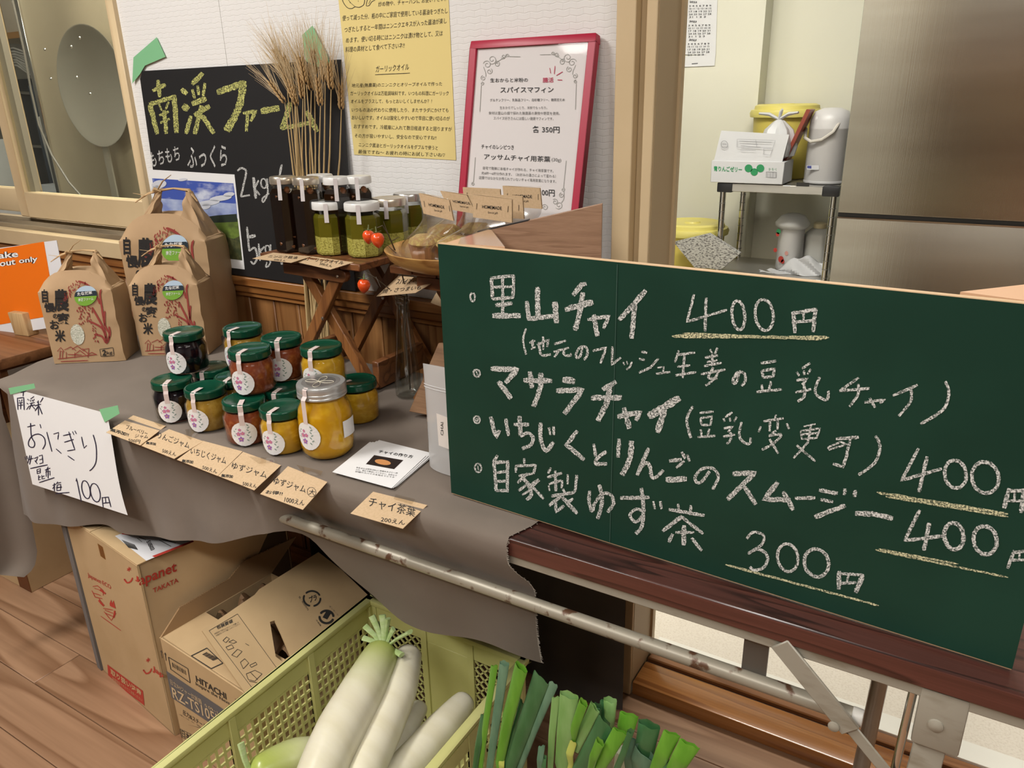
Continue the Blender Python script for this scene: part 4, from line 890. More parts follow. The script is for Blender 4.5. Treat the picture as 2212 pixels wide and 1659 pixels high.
# ------------------------------------------------------------------ jars on the stool
lidw = mat('lid_white', (.74, .74, .72), .3); lids = mat('lid_champagne', (.62, .55, .45), .3, metal=.8)
oilm = mat('garlic_oil', (.115, .105, .008), .1, coat=.4); mince = mat('minced_garlic', (.50, .46, .10), .5, noise=(330, (.26, .23, .03), .46, .62), bump=((420, 420, 420), .6, .002))
soym = mat('soy_sauce', (.008, .003, .0015), .08, coat=.5); clove = mat('soy_clove', (.16, .055, .014), .3, noise=(60, (.07, .02, .006), .4, .7))
tape_w = mat('label_tape', (.66, .62, .62), .5)
def oct_(n, k=.93): return lambda g: 1 - (1 - k) * abs(math.sin(g * n / 2)) ** 1.0 if n else 1
def facet(mb, prof, n, r8): pass
def oil_jar(loc, ang, label, lidmat, first=[None, {}]):
    t = thing('garlic_oil_jar', label, 'jar', loc, ang, 'garlic oil jars on the stool'); R = .0342; n = 8
    MB().lathe([(R * .9, .002), (R - .0018, .006), (R - .0018, .036)], n, rot=.2).build('minced_garlic', mince, t, local=True)
    MB().lathe([(R - .0018, .0362), (R - .0018, .072), (R * .82, .078)], n, rot=.2).build('oil', oilm, t, local=True)
    MB().lathe([(R * .88, 0), (R, .003), (R + .0004, .008), (R + .0004, .074), (R * .86, .083), (R * .86, .090)], n, rot=.2, cap1=False).build('glass', jar_glass, t, local=True)
    MB().lathe([(.0310, .0855), (.0328, .0862), (.0331, .092), (.0328, .0985), (.0312, .1005), (.029, .1000), (.0, .0998)], 28, cap1=False).build('lid', lidmat, t, smooth=True, ang=50, local=True)
    MB().add([cyl(.0334, -.12, .0985), cyl(.0334, .12, .0985), cyl(.0336, .12, .086), cyl(.0336, -.12, .086), cyl(.0345, .12, .064), cyl(.0345, -.12, .064)], [(0, 1, 2, 3), (3, 2, 4, 5)]).build('seal_strip', tape_w, t, local=True)
    return t
def put(px, py, z): p = tz(px, py, z); return V((p.x, p.y, z))
def behind(px, py, z, r): p = tz(px, py, z); d_ = V((p.x, p.y, 0)).normalized(); return V((p.x + d_.x * r, p.y + d_.y * r, z))
OJ = [(722, 553, lidw, 'garlic oil jar with white lid, left one at the stool front'), (791, 558, lidw, 'garlic oil jar with white lid behind the pair of orange fruits'), (849, 544, lids, 'garlic oil jar with champagne lid behind the twig'), ]
for px, py, lm, lab in OJ:
    p = behind(px, py, SEAT, .028); oil_jar(p, math.radians(face(p, 12)), lab, lm)
p = behind(891, 528, SEAT, .025); p.y = min(p.y, 1.262); oil_jar(p, math.radians(face(p, 12)), 'garlic oil jar with metal lid at the back beside the muffin bags', mat('lid_metal', (.6, .58, .54), .25, metal=.8))
def soy_jar(loc, ang, label, lidmat, h=.132):
    t = thing('garlic_soy_jar', label, 'jar', loc, ang, 'garlic soy sauce jars on the stool'); R = .0296; n = 6
    MB().lathe([(R * .9, .002), (R - .0016, .005), (R - .0016, h - .018), (R * .75, h - .010)], n).build('soy_sauce', soym, t, local=True)
    MB().lathe([(R * .88, 0), (R, .003), (R, h - .016), (R * .80, h - .006), (R * .80, h + .002)], n, cap1=False).build('glass', jar_glass, t, local=True)
    MB().lathe([(.0240, h - .002), (.0254, h - .0012), (.0256, h + .004), (.0252, h + .010), (.0238, h + .012), (.0, h + .0112)], 26, cap1=False).build('lid', lidmat, t, smooth=True, ang=50, local=True)
    MB().add([cyl(.0259, -.14, h + .011), cyl(.0259, .14, h + .011), cyl(.0261, .14, h - .002), cyl(.0261, -.14, h - .002), cyl(.0290, .13, h - .030), cyl(.0290, -.13, h - .030)], [(0, 1, 2, 3), (3, 2, 4, 5)]).build('seal_strip', tape_w, t, local=True)
    for (a_, z_) in [(-.5, .018), (.55, .012), (.1, .112), (-.35, .108), (.75, .030), (.62, .118)]:
        MB().lathe([(.0, -.008), (.006, -.005), (.0075, .001), (.004, .007), (.0, .0085)], 8, cyl(R * .60, a_, z_), cap0=False, cap1=False).build('garlic_clove', clove, t, smooth=True, local=True)
    return t
for px, py, lm, lab, yy in [(630, 546, lids, 'tall six-sided garlic soy jar with champagne lid at the stool corner', 0), (678, 550, lids, 'tall six-sided garlic soy jar with champagne lid beside the corner one', 0)]:
    p = behind(px, py, SEAT, .022); soy_jar(p, math.radians(face(p, 18)), lab, lm)
for px, py, lm, lab in [(726, 381, lidw, 'garlic soy jar with white lid behind the white-lidded oil jar'), (772, 379, lidw, 'garlic soy jar with white lid at the far back of the stool'), (690, 376, lidw, 'garlic soy jar behind the tall champagne-lidded ones, white lid just showing')]:
    p = tz(px, py, SEAT + .1445); p.z = SEAT; soy_jar(p, math.radians(face(p, 5)), lab, lm); print('SOYB', [round(q, 3) for q in p])

# ================================================================== wooden bowl with wrapped muffins
bowlw = mat('bowl_wood', (.62, .36, .115), .35, grain=(0, 22, 5, (.40, .19, .05)))
bc = V((-.775, 1.092, SEAT))
bo = MB().lathe([(.0, .003), (.055, .0), (.078, .0012), (.102, .009), (.118, .020), (.1265, .036), (.1240, .0370), (.110, .022), (.085, .011), (.055, .006), (.0, .006)], 48, bc, cap0=False, cap1=False).build('bowl', bowlw, smooth=True, ang=70); tag(bo, 'shallow pale wooden bowl holding wrapped muffins on the stool', 'bowl')
kraft = mat('kraft_card', (.60, .43, .26), .7, noise=(300, (.54, .38, .22), .4, .7)); cello = film('cellophane', (.985, .985, .985), .20, .14)
muf = mat('muffin_crumb', (.52, .31, .12), .8, noise=(120, (.66, .50, .16), .45, .62), bump=((150, 150, 150), .8, .004)); cup = mat('muffin_case', (.40, .19, .08), .6); stapl = mat('staple', (.55, .5, .42), .35, metal=1)
def muffin_bag(q, y, mx, label, txt=True, mz=.0):
    """q: four picture corners of the folded header card at depth y"""
    P = [ty(a, b, y) for a, b in q]; cen = sum(P, V()) / 4
    ex = (P[1] - P[0]).normalized(); up = (P[0] - P[3]).normalized(); n_ = ex.cross(up).normalized()
    if n_.dot(CAM - cen) < 0: n_ = -n_
    base = V((mx[0], mx[1], SEAT + .012 + mz))
    t = thing('muffin_bag', label, 'packaged muffin', base, 0, 'wrapped muffins in the bowl')
    MB().obox(P[3] - n_ * .0045, P[2] - P[3], n_ * .001, P[0] - P[3]).obox(P[3] - n_ * .007, P[2] - P[3], n_ * .001, P[0] - P[3]).add([P[0] - n_ * .007, P[1] - n_ * .007, P[1] - n_ * .0035, P[0] - n_ * .0035], [(0, 1, 2, 3)]).build('header_card', kraft, t)
    if txt:
        m = MB(); w_ = (P[1] - P[0]).length
        letter3(m, 'HOMEMADE', P[3] + ex * w_ * .5 + up * (P[0] - P[3]).length * .44 - n_ * .0031, ex, up, .0052, w_ * .50, bold=.01, center=True)
        letter3(m, 'Special gift', P[3] + ex * w_ * .52 + up * (P[0] - P[3]).length * .22 - n_ * .0031, ex, up, .0040, w_ * .26, center=True, shear=.3)
        m.build('card_print', inkk, t)
    for s_ in (.1, .9):
        a_ = P[3] + ex * (w_ if txt else (P[1] - P[0]).length) * s_ + up * (P[0] - P[3]).length * .38 - n_ * .003
        MB().tube([a_, a_ + up * .009 + ex * .001], .0005, 4).build('staple', stapl, t)
    MB().lathe([(.022, .0), (.030, .036)], 30, base, cap1=True, rad=lambda g: 1 + .035 * (1 if int(g / 2 / PI * 30) % 2 else -1)).build('paper_case', cup, t)
    MB().lathe([(.029, .034), (.032, .038), (.029, .045), (.018, .051), (.0, .053)], 18, base, cap0=False, cap1=False, rad=lambda g: 1 + .07 * math.sin(3 * g + mx[0] * 40)).build('muffin', muf, t, smooth=True)
    bot = base + V((0, 0, -.001)); tl, tr = P[3] - n_ * .004, P[2] - n_ * .004
    def bag_pt(u, v):
        g = u * 2 * PI; rr = .040 + .003 * math.sin(g * 5) ; zz = v
        ring = bot + V((rr * math.cos(g), rr * math.sin(g), .0)) 
        e_ = (tl + tr) / 2 + (tr - tl) * .5 * math.cos(g) * (1 if ex.x >= 0 else -1) + n_ * (-.002 * math.sin(g))
        k_ = smst(.35, 1.0, v); mid = bot + V((rr * 1.05 * math.cos(g), rr * 1.05 * math.sin(g), (e_.z - bot.z) * v))
        p = mid.lerp(V((e_.x, e_.y, bot.z + (e_.z - bot.z) * v)), k_); p += V((.0028 * math.sin(g * 7 + v * 9), .0028 * math.cos(g * 6 + v * 7), 0)) * (1 - v) * 1.0
        return p
    MB().grid(bag_pt, 26, 12, cu=True).build('clear_bag', cello, t, smooth=True, ang=25)
    return t
muffin_bag([(902, 418), (970, 430), (977, 478), (912, 462)], 1.03, (-.812, 1.052), 'wrapped muffin with kraft header card at the left of the bowl', mz=-.003)
muffin_bag([(948, 413), (1022, 423), (1026, 463), (968, 453)], 1.09, (-.832, 1.135), 'wrapped muffin behind the leftmost one, header card half covered')
muffin_bag([(1018, 421), (1103, 428), (1103, 482), (1019, 470)], 1.015, (-.745, 1.045), 'wrapped muffin with the frontmost kraft header card')
muffin_bag([(997, 405), (1078, 412), (1080, 445), (1000, 440)], 1.15, (-.79, 1.175), 'wrapped muffin at the back, plain kraft card edge showing', False)
muffin_bag([(1083, 402), (1166, 404), (1168, 452), (1088, 446)], 1.12, (-.715, 1.12), 'wrapped muffin with the rightmost kraft header card before the red frame')
muffin_bag([(1038, 420), (1125, 425), (1129, 474), (1042, 468)], 1.065, (-.70, 1.07), 'wrapped muffin whose card peeks out behind the frontmost one', False)

# ================================================================== glass bottle with fruiting twig
clearg = film('bottle_glass', (.84, .87, .85), .16, .02)
bt_p = behind(884, 860, SZ, .018)
t = thing('bottle_vase', 'clear glass bottle vase with a bead lip holding a fruiting twig', 'vase', bt_p)
MB().lathe([(.021, 0), (.0252, .003), (.0256, .012), (.0238, .05), (.0185, .105), (.0138, .155), (.0112, .178), (.0130, .1805), (.0140, .1845), (.0130, .1885), (.0115, .191), (.0132, .1935), (.0134, .197), (.0105, .199)], 30, cap1=False).build('glass', clearg, t, smooth=True, ang=60, local=True)
MB().lathe([(.0175, .004), (.0205, .007), (.0195, .05), (.0145, .105), (.0098, .155), (.0078, .178), (.0078, .198)], 24, cap1=False, cap0=True).build('inner_glass', film('bottle_inner', (.98, .985, .98), .02, .02), t, smooth=True, local=True)
twig = mat('twig_bark', (.075, .055, .035), .7); fruit_m = mat('orange_fruit', (.80, .085, .012), .25, coat=.4); sep = mat('sepal_green', (.17, .20, .085), .6)
yt = bt_p.y
tw = thing('fruiting_twig', 'thin brown twig with orange heart-shaped fruits standing in the bottle', 'branch', bt_p + V((0, 0, .01)))
def path_px(pts, ys): return [ty(a, b, y_) for (a, b), y_ in zip(pts, ys)]
m = MB(); m.tube([bt_p + V((.004, 0, .012)), bt_p + V((.0, 0, .12))] + path_px([(879, 640), (868, 590), (853, 540), (838, 505), (826, 487), (815, 492)], [yt, yt - .01, yt - .03, yt - .055, yt - .065, yt - .068]), [.0016, .0016, .0015, .0014, .0013, .0011, .0009, .0007], 7); m.build('stem', twig, tw, smooth=True)
m = MB(); m.tube([bt_p + V((-.003, 0, .02)), bt_p + V((-.002, 0, .14))] + path_px([(874, 641), (852, 633), (826, 612), (806, 597), (793, 590)], [yt, yt - .01, yt - .03, yt - .045, yt - .05]), [.0013, .0013, .0012, .0011, .001, .0009, .0007], 7); m.build('stem', twig, tw, smooth=True)
for (a, b, c_, d_, y_) in [(856, 547, 835, 528, yt - .04), (847, 520, 862, 512, yt - .045), (812, 598, 822, 620, yt - .045), (838, 505, 828, 478, yt - .06)]:
    MB().tube(path_px([(a, b), (c_, d_)], [y_, y_ - .004]), [.0008, .0004], 5).build('twiglet', twig, tw)
def fruit(px, py, y, rad, tilt, label):
    c = ty(px, py, y); prof = [(.0, 1.02), (.35, 1.0), (.78, .78), (1.0, .30), (.96, -.10), (.72, -.62), (.38, -1.0), (.10, -1.22), (.0, -1.26)]
    Mx = Matrix.Rotation(tilt, 3, 'Y')
    f_ = MB().lathe([(r_ * rad, z_ * rad) for r_, z_ in prof], 20, c, cap0=False, cap1=False, M=Mx).build('fruit', fruit_m, tw, smooth=True, ang=80)
    s_ = MB()
    for k_ in range(5):
        a_ = k_ * 1.257; d1 = Mx @ V((math.cos(a_), math.sin(a_), 0)); up_ = Mx @ V((0, 0, 1)); sd = up_.cross(d1)
        s_.add([c + up_ * rad * 1.04 + sd * .0015, c + up_ * rad * 1.04 - sd * .0015, c + up_ * rad * 1.25 + d1 * rad * 1.05], [(0, 1, 2)])
    s_.tube([c + Mx @ V((0, 0, rad)), c + Mx @ V((0, 0, rad * 1.9))], [.0014, .001], 6); s_.build('sepals', sep, f_ and tw)
fruit(816, 518, yt - .07, .0118, -.12, ''); fruit(796, 511, yt - .062, .0108, .1, ''); fruit(786, 617, yt - .052, .0118, .15, '')

# ================================================================== sheaf of dried wheat behind the stool
straw = mat('wheat_straw', (.60, .44, .22), .6, noise=((40, 40, 8), (.50, .34, .15), .4, .7)); earm = mat('wheat_ear', (.47, .30, .13), .65); awnm = mat('wheat_awn', (.58, .43, .24), .6)
Zw = Z(500, 0, 3.95)
WH = [((540, 862), (455, 640), 560, 0), ((455, 872), (330, 700), 530, .012), ((545, 772), (405, 560), 575, .006), ((622, 690), (560, 482), 640, -.01), ((640, 722), (592, 500), 700, -.018), ((682, 772), (650, 562), 665, .0), ((760, 902), (735, 660), 745, -.02), ((850, 762), (832, 540), 835, -.012), ((938, 932), (930, 730), 920, .01), ((610, 842), (582, 650), 600, -.006), ((522, 662), (442, 480), 590, .014), ((462, 602), (372, 432), 545, .018), ((560, 902), (505, 700), 610, .004), ((708, 640), (695, 440), 720, .016), ((505, 740), (425, 560), 565, .02), ((800, 700), (770, 520), 790, .014)]
ORD = 'first second third fourth fifth sixth seventh eighth ninth tenth eleventh twelfth thirteenth fourteenth fifteenth sixteenth'.split()
RANK = {k_: r_ for r_, k_ in enumerate(sorted(range(len(WH)), key=lambda q: WH[q][1][0]))}
for i, (eb, et, sx, dy) in enumerate(WH):
    yy = 1.245 + dy
    base = ty(668 + (i * 7) % 44, 742 + (i % 3) * 3, 1.215 + dy * .8); base.z = max(base.z, SZ)
    pm_ = ty(*Zw((sx, 1480)), yy - .004); p1 = ty(*Zw(eb), yy); p2 = ty(*Zw(et), yy - .004)
    t = thing('wheat_stalk', 'bearded wheat stalk, ear ' + ORD[RANK[i]] + ' from the left in the dried sheaf', 'wheat', base, 0, 'dried wheat stalks')
    pts = []
    for k_ in range(9):
        s_ = k_ / 8; a_ = base.lerp(pm_, min(1, s_ * 2)) if s_ < .5 else pm_.lerp(p1, (s_ - .5) * 2); pts.append(a_)
    pts = [pts[0]] + [(pts[j - 1] + pts[j] * 2 + pts[j + 1]) / 4 for j in range(1, 8)] + [pts[-1]]
    MB().tube(pts, [.0034, .0033, .0028, .0024, .002, .0017, .0014, .0011, .0009], 6).build('stem', straw, t, smooth=True)
    ax = (p2 - p1); ln = ax.length; ax.normalize(); sd = ax.cross(V((0, -1, 0))).normalized(); fw_ = sd.cross(ax)
    em = MB(); am = MB()
    for k_ in range(11):
        s_ = k_ / 10
        for q in range(4):
            g = q * PI / 2 + (k_ % 2) * .5; od = sd * math.cos(g) + fw_ * math.sin(g); rr = .0032 * (1 - .45 * s_) + .0006
            c0 = p1 + ax * (ln * s_ * .92) + od * rr; c1 = c0 + ax * .010 + od * .0022
            em.tube([c0, c0.lerp(c1, .5) + od * .0009, c1], [.0009, .0021, .0004], 5)
            if q % 2 == k_ % 2 or k_ > 6:
                L_ = random.uniform(.055, .085); d_ = (ax * 1.0 + od * random.uniform(.10, .28) + V((random.uniform(-.1, .1), random.uniform(-.06, .03), .02))).normalized()
                am.tube([c1, c1 + d_ * L_ * .5 + od * .002, c1 + d_ * L_ + od * .006], [.00042, .0003, .00014], 3, caps=False)
    em.build('ear', earm, t, smooth=True, ang=80); am.build('awns', awnm, t)
    if i % 4 == 0:
        lp = pm_.lerp(base, .05); MB().add([lp, lp + V((-.016, -.004, .012)), lp + V((-.030, -.006, -.004)), lp + V((-.012, -.003, .004))], [(0, 1, 2, 3)]).build('dry_leaf', straw, t)

# ================================================================== paper rice sacks
krb = mat('kraft_sack', (.47, .31, .17), .7, noise=(14, (.41, .265, .14), .35, .7), bump=((26, 26, 26), .22, .004)); inkbr = mat('brush_black', (.016, .014, .013), .7); inkred = mat('print_brick_red', (.30, .045, .035), .7); twine = mat('paper_twine', (.52, .34, .17), .75)
rice = mat('rice_grains', (.70, .69, .58), .5, noise=(520, (.45, .46, .36), .45, .6), bump=((520, 520, 520), .8, .002))
bl1, br1 = tz(118, 786, SZ), tz(271, 779, SZ)
fd = (br1 - bl1); W_ = fd.length; rzb = math.atan2(fd.y, fd.x)
o1 = (bl1 + br1) / 2; o1.z = SZ
Dp = .088; HB = .203
sack = thing('rice_sack', 'two-kilo kraft paper rice sack nearest the orange sign, print fully visible', 'sack', o1, rzb, 'kraft paper rice sacks')
def sack_pt(u, v):
    per = [(-W_ / 2, 0), (W_ / 2, 0), (W_ / 2, Dp), (-W_ / 2, Dp)]
    q = u * 4; i = int(q) % 4; f_ = q - int(q); a, b = per[i], per[(i + 1) % 4]
    x_ = a[0] + (b[0] - a[0]) * f_; y_ = a[1] + (b[1] - a[1]) * f_
    z_ = v * HB; bul = math.sin(min(1, v * 1.05) * PI) ** .6
    edge = math.sin(f_ * PI)
    if i == 2: y_ += .006 * bul * edge
    if i == 1: x_ += .004 * bul * edge
    if i == 3: x_ -= .004 * bul * edge
    cr = (.0015 * math.sin(z_ * 90 + u * 31) + .001 * math.sin(z_ * 160 + u * 57)) * (0 if i == 0 else 1)
    if v > .8:
        k_ = (v - .8) / .2
        if i == 0: y_ += .012 * k_; z_ += (.004 - .040 * abs(2 * f_ - 1) ** 3) * k_
        if i == 2: y_ -= .020 * k_; z_ += (.002 - .038 * abs(2 * f_ - 1) ** 3) * k_
        if i in (1, 3): x_ *= 1 - .03 * k_; z_ -= .036 * k_
        if i == 1: y_ = y_ + (Dp * .5 - y_) * .3 * k_
        if i == 3: y_ = y_ + (Dp * .5 - y_) * .3 * k_
    return V((x_ + cr * .3, y_ + cr, z_))
sm_ = MB().grid(sack_pt, 48, 22, cu=True)
top = [sack_pt(i / 48, 1) for i in range(48)]; cen_ = V((0, Dp * .5, HB - .006))
ring2 = [p.lerp(cen_, .5) + V((0, 0, -.006)) for p in top]
sm_.add(top + ring2 + [cen_], [(i, (i + 1) % 48, 48 + (i + 1) % 48, 48 + i) for i in range(48)] + [(48 + i, 48 + (i + 1) % 48, 96) for i in range(48)])
sm_.build('sack_body', krb, sack, smooth=True, ang=35, local=True)
TIPX = {-1: -.012, 1: .042}; TIPZ = HB + .036
for s_ in (-1, 1):                                   # gathered gusset ears drawn up to the twine
    xs, xb = s_ * W_ * .485, W_ * (.23 if s_ > 0 else -.15)
    loop = [V((xb, .010, HB - .003)), V((xs, .010, HB * .795)), V((xs * 1.0, Dp * .5, HB * .79)), V((xs, Dp - .012, HB * .795)), V((xb, Dp - .022, HB - .004)), V((xb + s_ * .004, Dp * .5, HB - .012))]
    def ear_pt(u, v, s_=s_, loop=loop):
        q = (u % 1.0) * 6; k_ = int(q) % 6; p = loop[k_].lerp(loop[(k_ + 1) % 6], q - int(q)); g = u * 2 * PI
        tip = V((TIPX[s_] + .006 * math.cos(g) * -s_, Dp * .5 - .006 * math.sin(g), TIPZ)); w_ = 1 - (1 - v) ** 1.18
        r_ = p.lerp(tip, w_); r_.z = p.z + (tip.z - p.z) * v ** .95
        cr = math.sin(v * PI); return r_ + V((.0022 * math.sin(g * 4 + v * 8), .0022 * math.cos(g * 5 - v * 6), .0015 * math.sin(g * 7))) * cr
    MB().grid(ear_pt, 36, 12, cu=True).build('sack_ear', krb, sack, smooth=True, ang=28, local=True)
tw_ = MB()
tw_.tube([V((-.050, .030, HB - .014 + .034)), V((-.030, Dp * .5 - .004, HB - .014 + .047)), V((-.012, Dp * .5, HB - .014 + .052)), V((.016, Dp * .5, HB - .014 + .055)), V((.042, Dp * .5, HB - .014 + .052)), V((.056, .040, HB - .014 + .034))], [.0016, .0030, .0050, .0026, .0046, .0014], 8, flat=.55)
HT = HB - .029
tw_.tube([V((-.014, Dp * .5 - .006, HT + .064)), V((.002, Dp * .5 - .008, HT + .082)), V((.018, Dp * .5 - .006, HT + .092))], [.002, .0022, .0012], 6, flat=.4)
tw_.tube([V((-.014, Dp * .5 - .006, HT + .066)), V((-.030, Dp * .5 - .012, HT + .060)), V((-.050, Dp * .5 - .016, HT + .064))], [.002, .0016, .0008], 6, flat=.4)
tw_.tube([V((-.018, Dp * .5 - .005, HT + .066)), V((-.014, Dp * .5 - .009, HT + .070)), V((-.008, Dp * .5 - .005, HT + .066)), V((-.013, Dp * .5 - .003, HT + .062))], .0032, 6)
tw_.build('twine', twine, sack, smooth=True, local=True)
FP = Plane(bl1, V((fd.y, -fd.x, 0)), .0011); Zs = Z(60, 440, 4.61)
def col_text(mb, chars, boxes, S, bold): 
    for ch, (x0, y0, x1, y1) in zip(chars, boxes): letter(mb, ch, Zs((x0, y1)), Zs((x1, y1)), Zs((x0 - 8, y0)), S, bold)
bt = MB()
col_text(bt, '農家', [(262, 850, 415, 1075), (300, 1085, 425, 1200)], FP, .035)
col_text(bt, '自慢のお米', [(145, 850, 205, 985), (170, 985, 275, 1080), (255, 1095, 305, 1145), (225, 1160, 320, 1250), (275, 1255, 380, 1375)], FP, .03)
bt.build('brush_lettering', inkbr, sack)
rpm = MB()
for pl in [[(785, 1395), (815, 1300), (770, 1210), (735, 1010), (720, 900), (735, 850)], [(785, 1390), (760, 1250), (640, 1030)], [(790, 1380), (740, 1240), (605, 1165)], [(780, 1390), (740, 1320), (660, 1300)], [(720, 1000), (690, 930), (600, 810), (500, 770)], [(770, 1220), (765, 1130), (770, 1065)], [(790, 1390), (820, 1300), (810, 1220)]]:
    stroke(rpm, [Zs(p) for p in pl], 4.2, FP, smooth=True, jit=.1, step=4, taper=.25)
random.seed(3)
for cx, cy, dx, dy, n_ in [(500, 770, -110, 230, 26), (560, 790, -140, 180, 22), (560, 1020, -60, 190, 18), (620, 1040, -40, 150, 16), (655, 1200, 10, 190, 16), (640, 1030, -110, 40, 10)]:
    for j in range(n_):
        s_ = j / n_; bx_0, by_0 = cx + dx * s_ + random.uniform(-28, 28) + (60 * math.sin(s_ * 2.6) * (-1 if dx < -90 else .3)), cy + dy * s_ + random.uniform(-14, 14); th = random.uniform(.6, 2.2)
        c0 = Zs((bx_0, by_0)); rpm.add([FP(c0[0] + 2.6 * math.cos(a * PI / 3) * math.cos(th) - 1.25 * math.sin(a * PI / 3) * math.sin(th), c0[1] + 2.6 * math.cos(a * PI / 3) * math.sin(th) + 1.25 * math.sin(a * PI / 3) * math.cos(th)) for a in range(6)], [tuple(range(6))])
for pl in [[(295, 1470), (330, 1430), (365, 1475)], [(365, 1455), (430, 1425), (480, 1460)], [(440, 1450), (495, 1415), (560, 1465)], [(320, 1540), (325, 1465), (350, 1470), (345, 1540)], [(385, 1475), (385, 1540)], [(470, 1480), (470, 1535)], [(400, 1500), (540, 1505)], [(545, 1440), (600, 1490)], [(555, 1450), (610, 1440), (600, 1530)], [(470, 1500), (520, 1460), (580, 1505)], [(300, 1545), (690, 1500)], [(330, 1570), (600, 1560)], [(600, 1500), (640, 1480), (690, 1502)]]:
    stroke(rpm, [Zs(p) for p in pl], 1.8, FP, jit=.1, step=4)
rpm.build('red_print', inkred, sack)
wm = MB(); wm.add([FP(*Zs((497 + 68 * math.cos(a * PI / 12) + .13 * 100 * math.sin(a * PI / 12), 1302 + 102 * math.sin(a * PI / 12)))) for a in range(24)], [tuple(range(24))]); wm.build('rice_window', rice, sack)
kg = MB(); letter(kg, '2', Zs((745, 1512)), Zs((785, 1508)), Zs((742, 1455)), FP, .03, k=1.2); letter(kg, 'kg', Zs((790, 1510)), Zs((845, 1503)), Zs((788, 1468)), FP, .01, k=1.2)
for a, b in [((718, 1450), (850, 1432)), ((850, 1432), (860, 1512)), ((860, 1512), (730, 1520)), ((730, 1520), (718, 1450))]: stroke(kg, [Zs(a), Zs(b)], 1.3, FP, jit=.05)
kg.build('weight_mark', inkbr, sack)
sk_ = MB()
def disc_part(y0, y1, mi, k):
    pts = []
    for a in range(33):
        g = a / 32 * 2 * PI; y_ = 100 * math.sin(g); 
        pts.append((112 * math.cos(g), max(y0, min(y1, y_))))
    sk_.add([FP(*Zs((580 + x_ - y_ * .05, 915 + y_ - x_ * .06)), k) for x_, y_ in pts], [tuple(range(33))], mi)
disc_part(-100, 100, 0, 1.6); disc_part(-45, 15, 1, 1.9); disc_part(5, 100, 2, 2.2)
letter(sk_, 'たなだ米', Zs((500, 916)), Zs((648, 898)), Zs((497, 880)), FP, .03, mi=3, k=2.6); letter(sk_, '南渓ファーム', Zs((510, 972)), Zs((660, 958)), Zs((508, 940)), FP, .01, mi=3, k=2.6)
sk_.build('round_sticker', [mat('sticker_sky', (.52, .66, .80), .4), mat('sticker_hill', (.02, .035, .05), .5), mat('sticker_green', (.20, .42, .05), .5), mat('sticker_text', (.82, .82, .80), .5)], sack)
fx = V((math.cos(rzb), math.sin(rzb), 0)); bkd = V((-fx.y, fx.x, 0))
b2l = tz(300, 771, SZ); s2 = copy_thing(sack, V((b2l.x, b2l.y, SZ)) + fx * (W_ / 2 + .004), rzb - .10, 'two-kilo kraft paper rice sack behind the stacked blueberry jar')
s3 = copy_thing(sack, V((-1.665, 1.135, SZ)), rzb - .22, 'large kraft paper rice sack standing at the back against the photo board')
s3.scale = (1.44, 1.2, 1.44)

# ================================================================== second table at the left with the orange take-out sign
lt = thing('side_table', 'brown wooden side table at the left edge beside the cloth-covered table', 'table', (-2.3, 1.02, 0))
sidew = mat('side_table_wood', (.24, .105, .042), .4, grain=(0, 12, 7, (.13, .05, .018)))
box(-2.9, -1.895, .80, 1.25, .672, .698).build('table_top', sidew, lt, bevel=.003)
box(-2.86, -1.915, .83, 1.22, .63, .672).build('apron', sidew, lt)
for xx in (-2.84, -2.42):
    for yy in (.87, 1.19): MB().box(xx - .02, xx + .02, yy - .02, yy + .02, 0, .63).build('leg', sidew, lt, bevel=.003)
oy = .985
ro = tz(50, 717, .70); OS0 = V((-2.35, .925, .6985)); osd = V((.47, .075, 0)).normalized()
sg = thing('takeout_sign', 'orange laminated take-out sign in a pale wooden block on the side table', 'sign', (-2.05, .97, .6985))
OSn = V((osd.y, -osd.x, .10)).normalized()
pr_ = tx(122, 520, -1.88)
OP = Plane(V((-2.06, .972, .6995)), OSn, .0004)
qo = [OP(-40, 541, 0), OP(122, 519, 0), OP(157, 700, 0), OP(-40, 732, 0)]
MB().slab(qo, -OP.n * .0012).build('laminate', mat('laminate_white', (.70, .70, .72), .3), sg)
MB().slab([OP(*p) for p in [(-40, 544), (95, 522), (122, 680), (-40, 708)]], OP.n * .0002).build('orange_print', mat('print_orange', (.78, .16, .006), .4), sg)
Zo = Z(0, 500, 5.186); ot = MB(); oi_ = MB()
for mb_, bo_, k_ in ((oi_, .085, 2.2), (ot, .02, 3.4)):
    letter(mb_, 'take', Zo((-70, 312)), Zo((213, 285)), Zo((-78, 240)), OP, bo_, k=k_); letter(mb_, 'out', Zo((5, 395)), Zo((180, 370)), Zo((0, 335)), OP, bo_, k=k_); letter(mb_, 'only', Zo((222, 375)), Zo((432, 350)), Zo((212, 300)), OP, bo_, k=k_)
oi_.build('lettering_outline', inkk, sg); ot.build('lettering', mat('print_white', (.80, .80, .80), .5), sg)
wbk = OP(68, 742, 0); wbk.z = .6985
MB().obox(wbk + V((-.036, -.018, 0)), V((.052, .008, 0)), V((-.004, .030, 0)), V((-.008, 0, .058))).build('wooden_block', mat('pale_block', (.56, .38, .19), .55, grain=(2, 24, 4, (.46, .29, .13))), sg, bevel=.002)

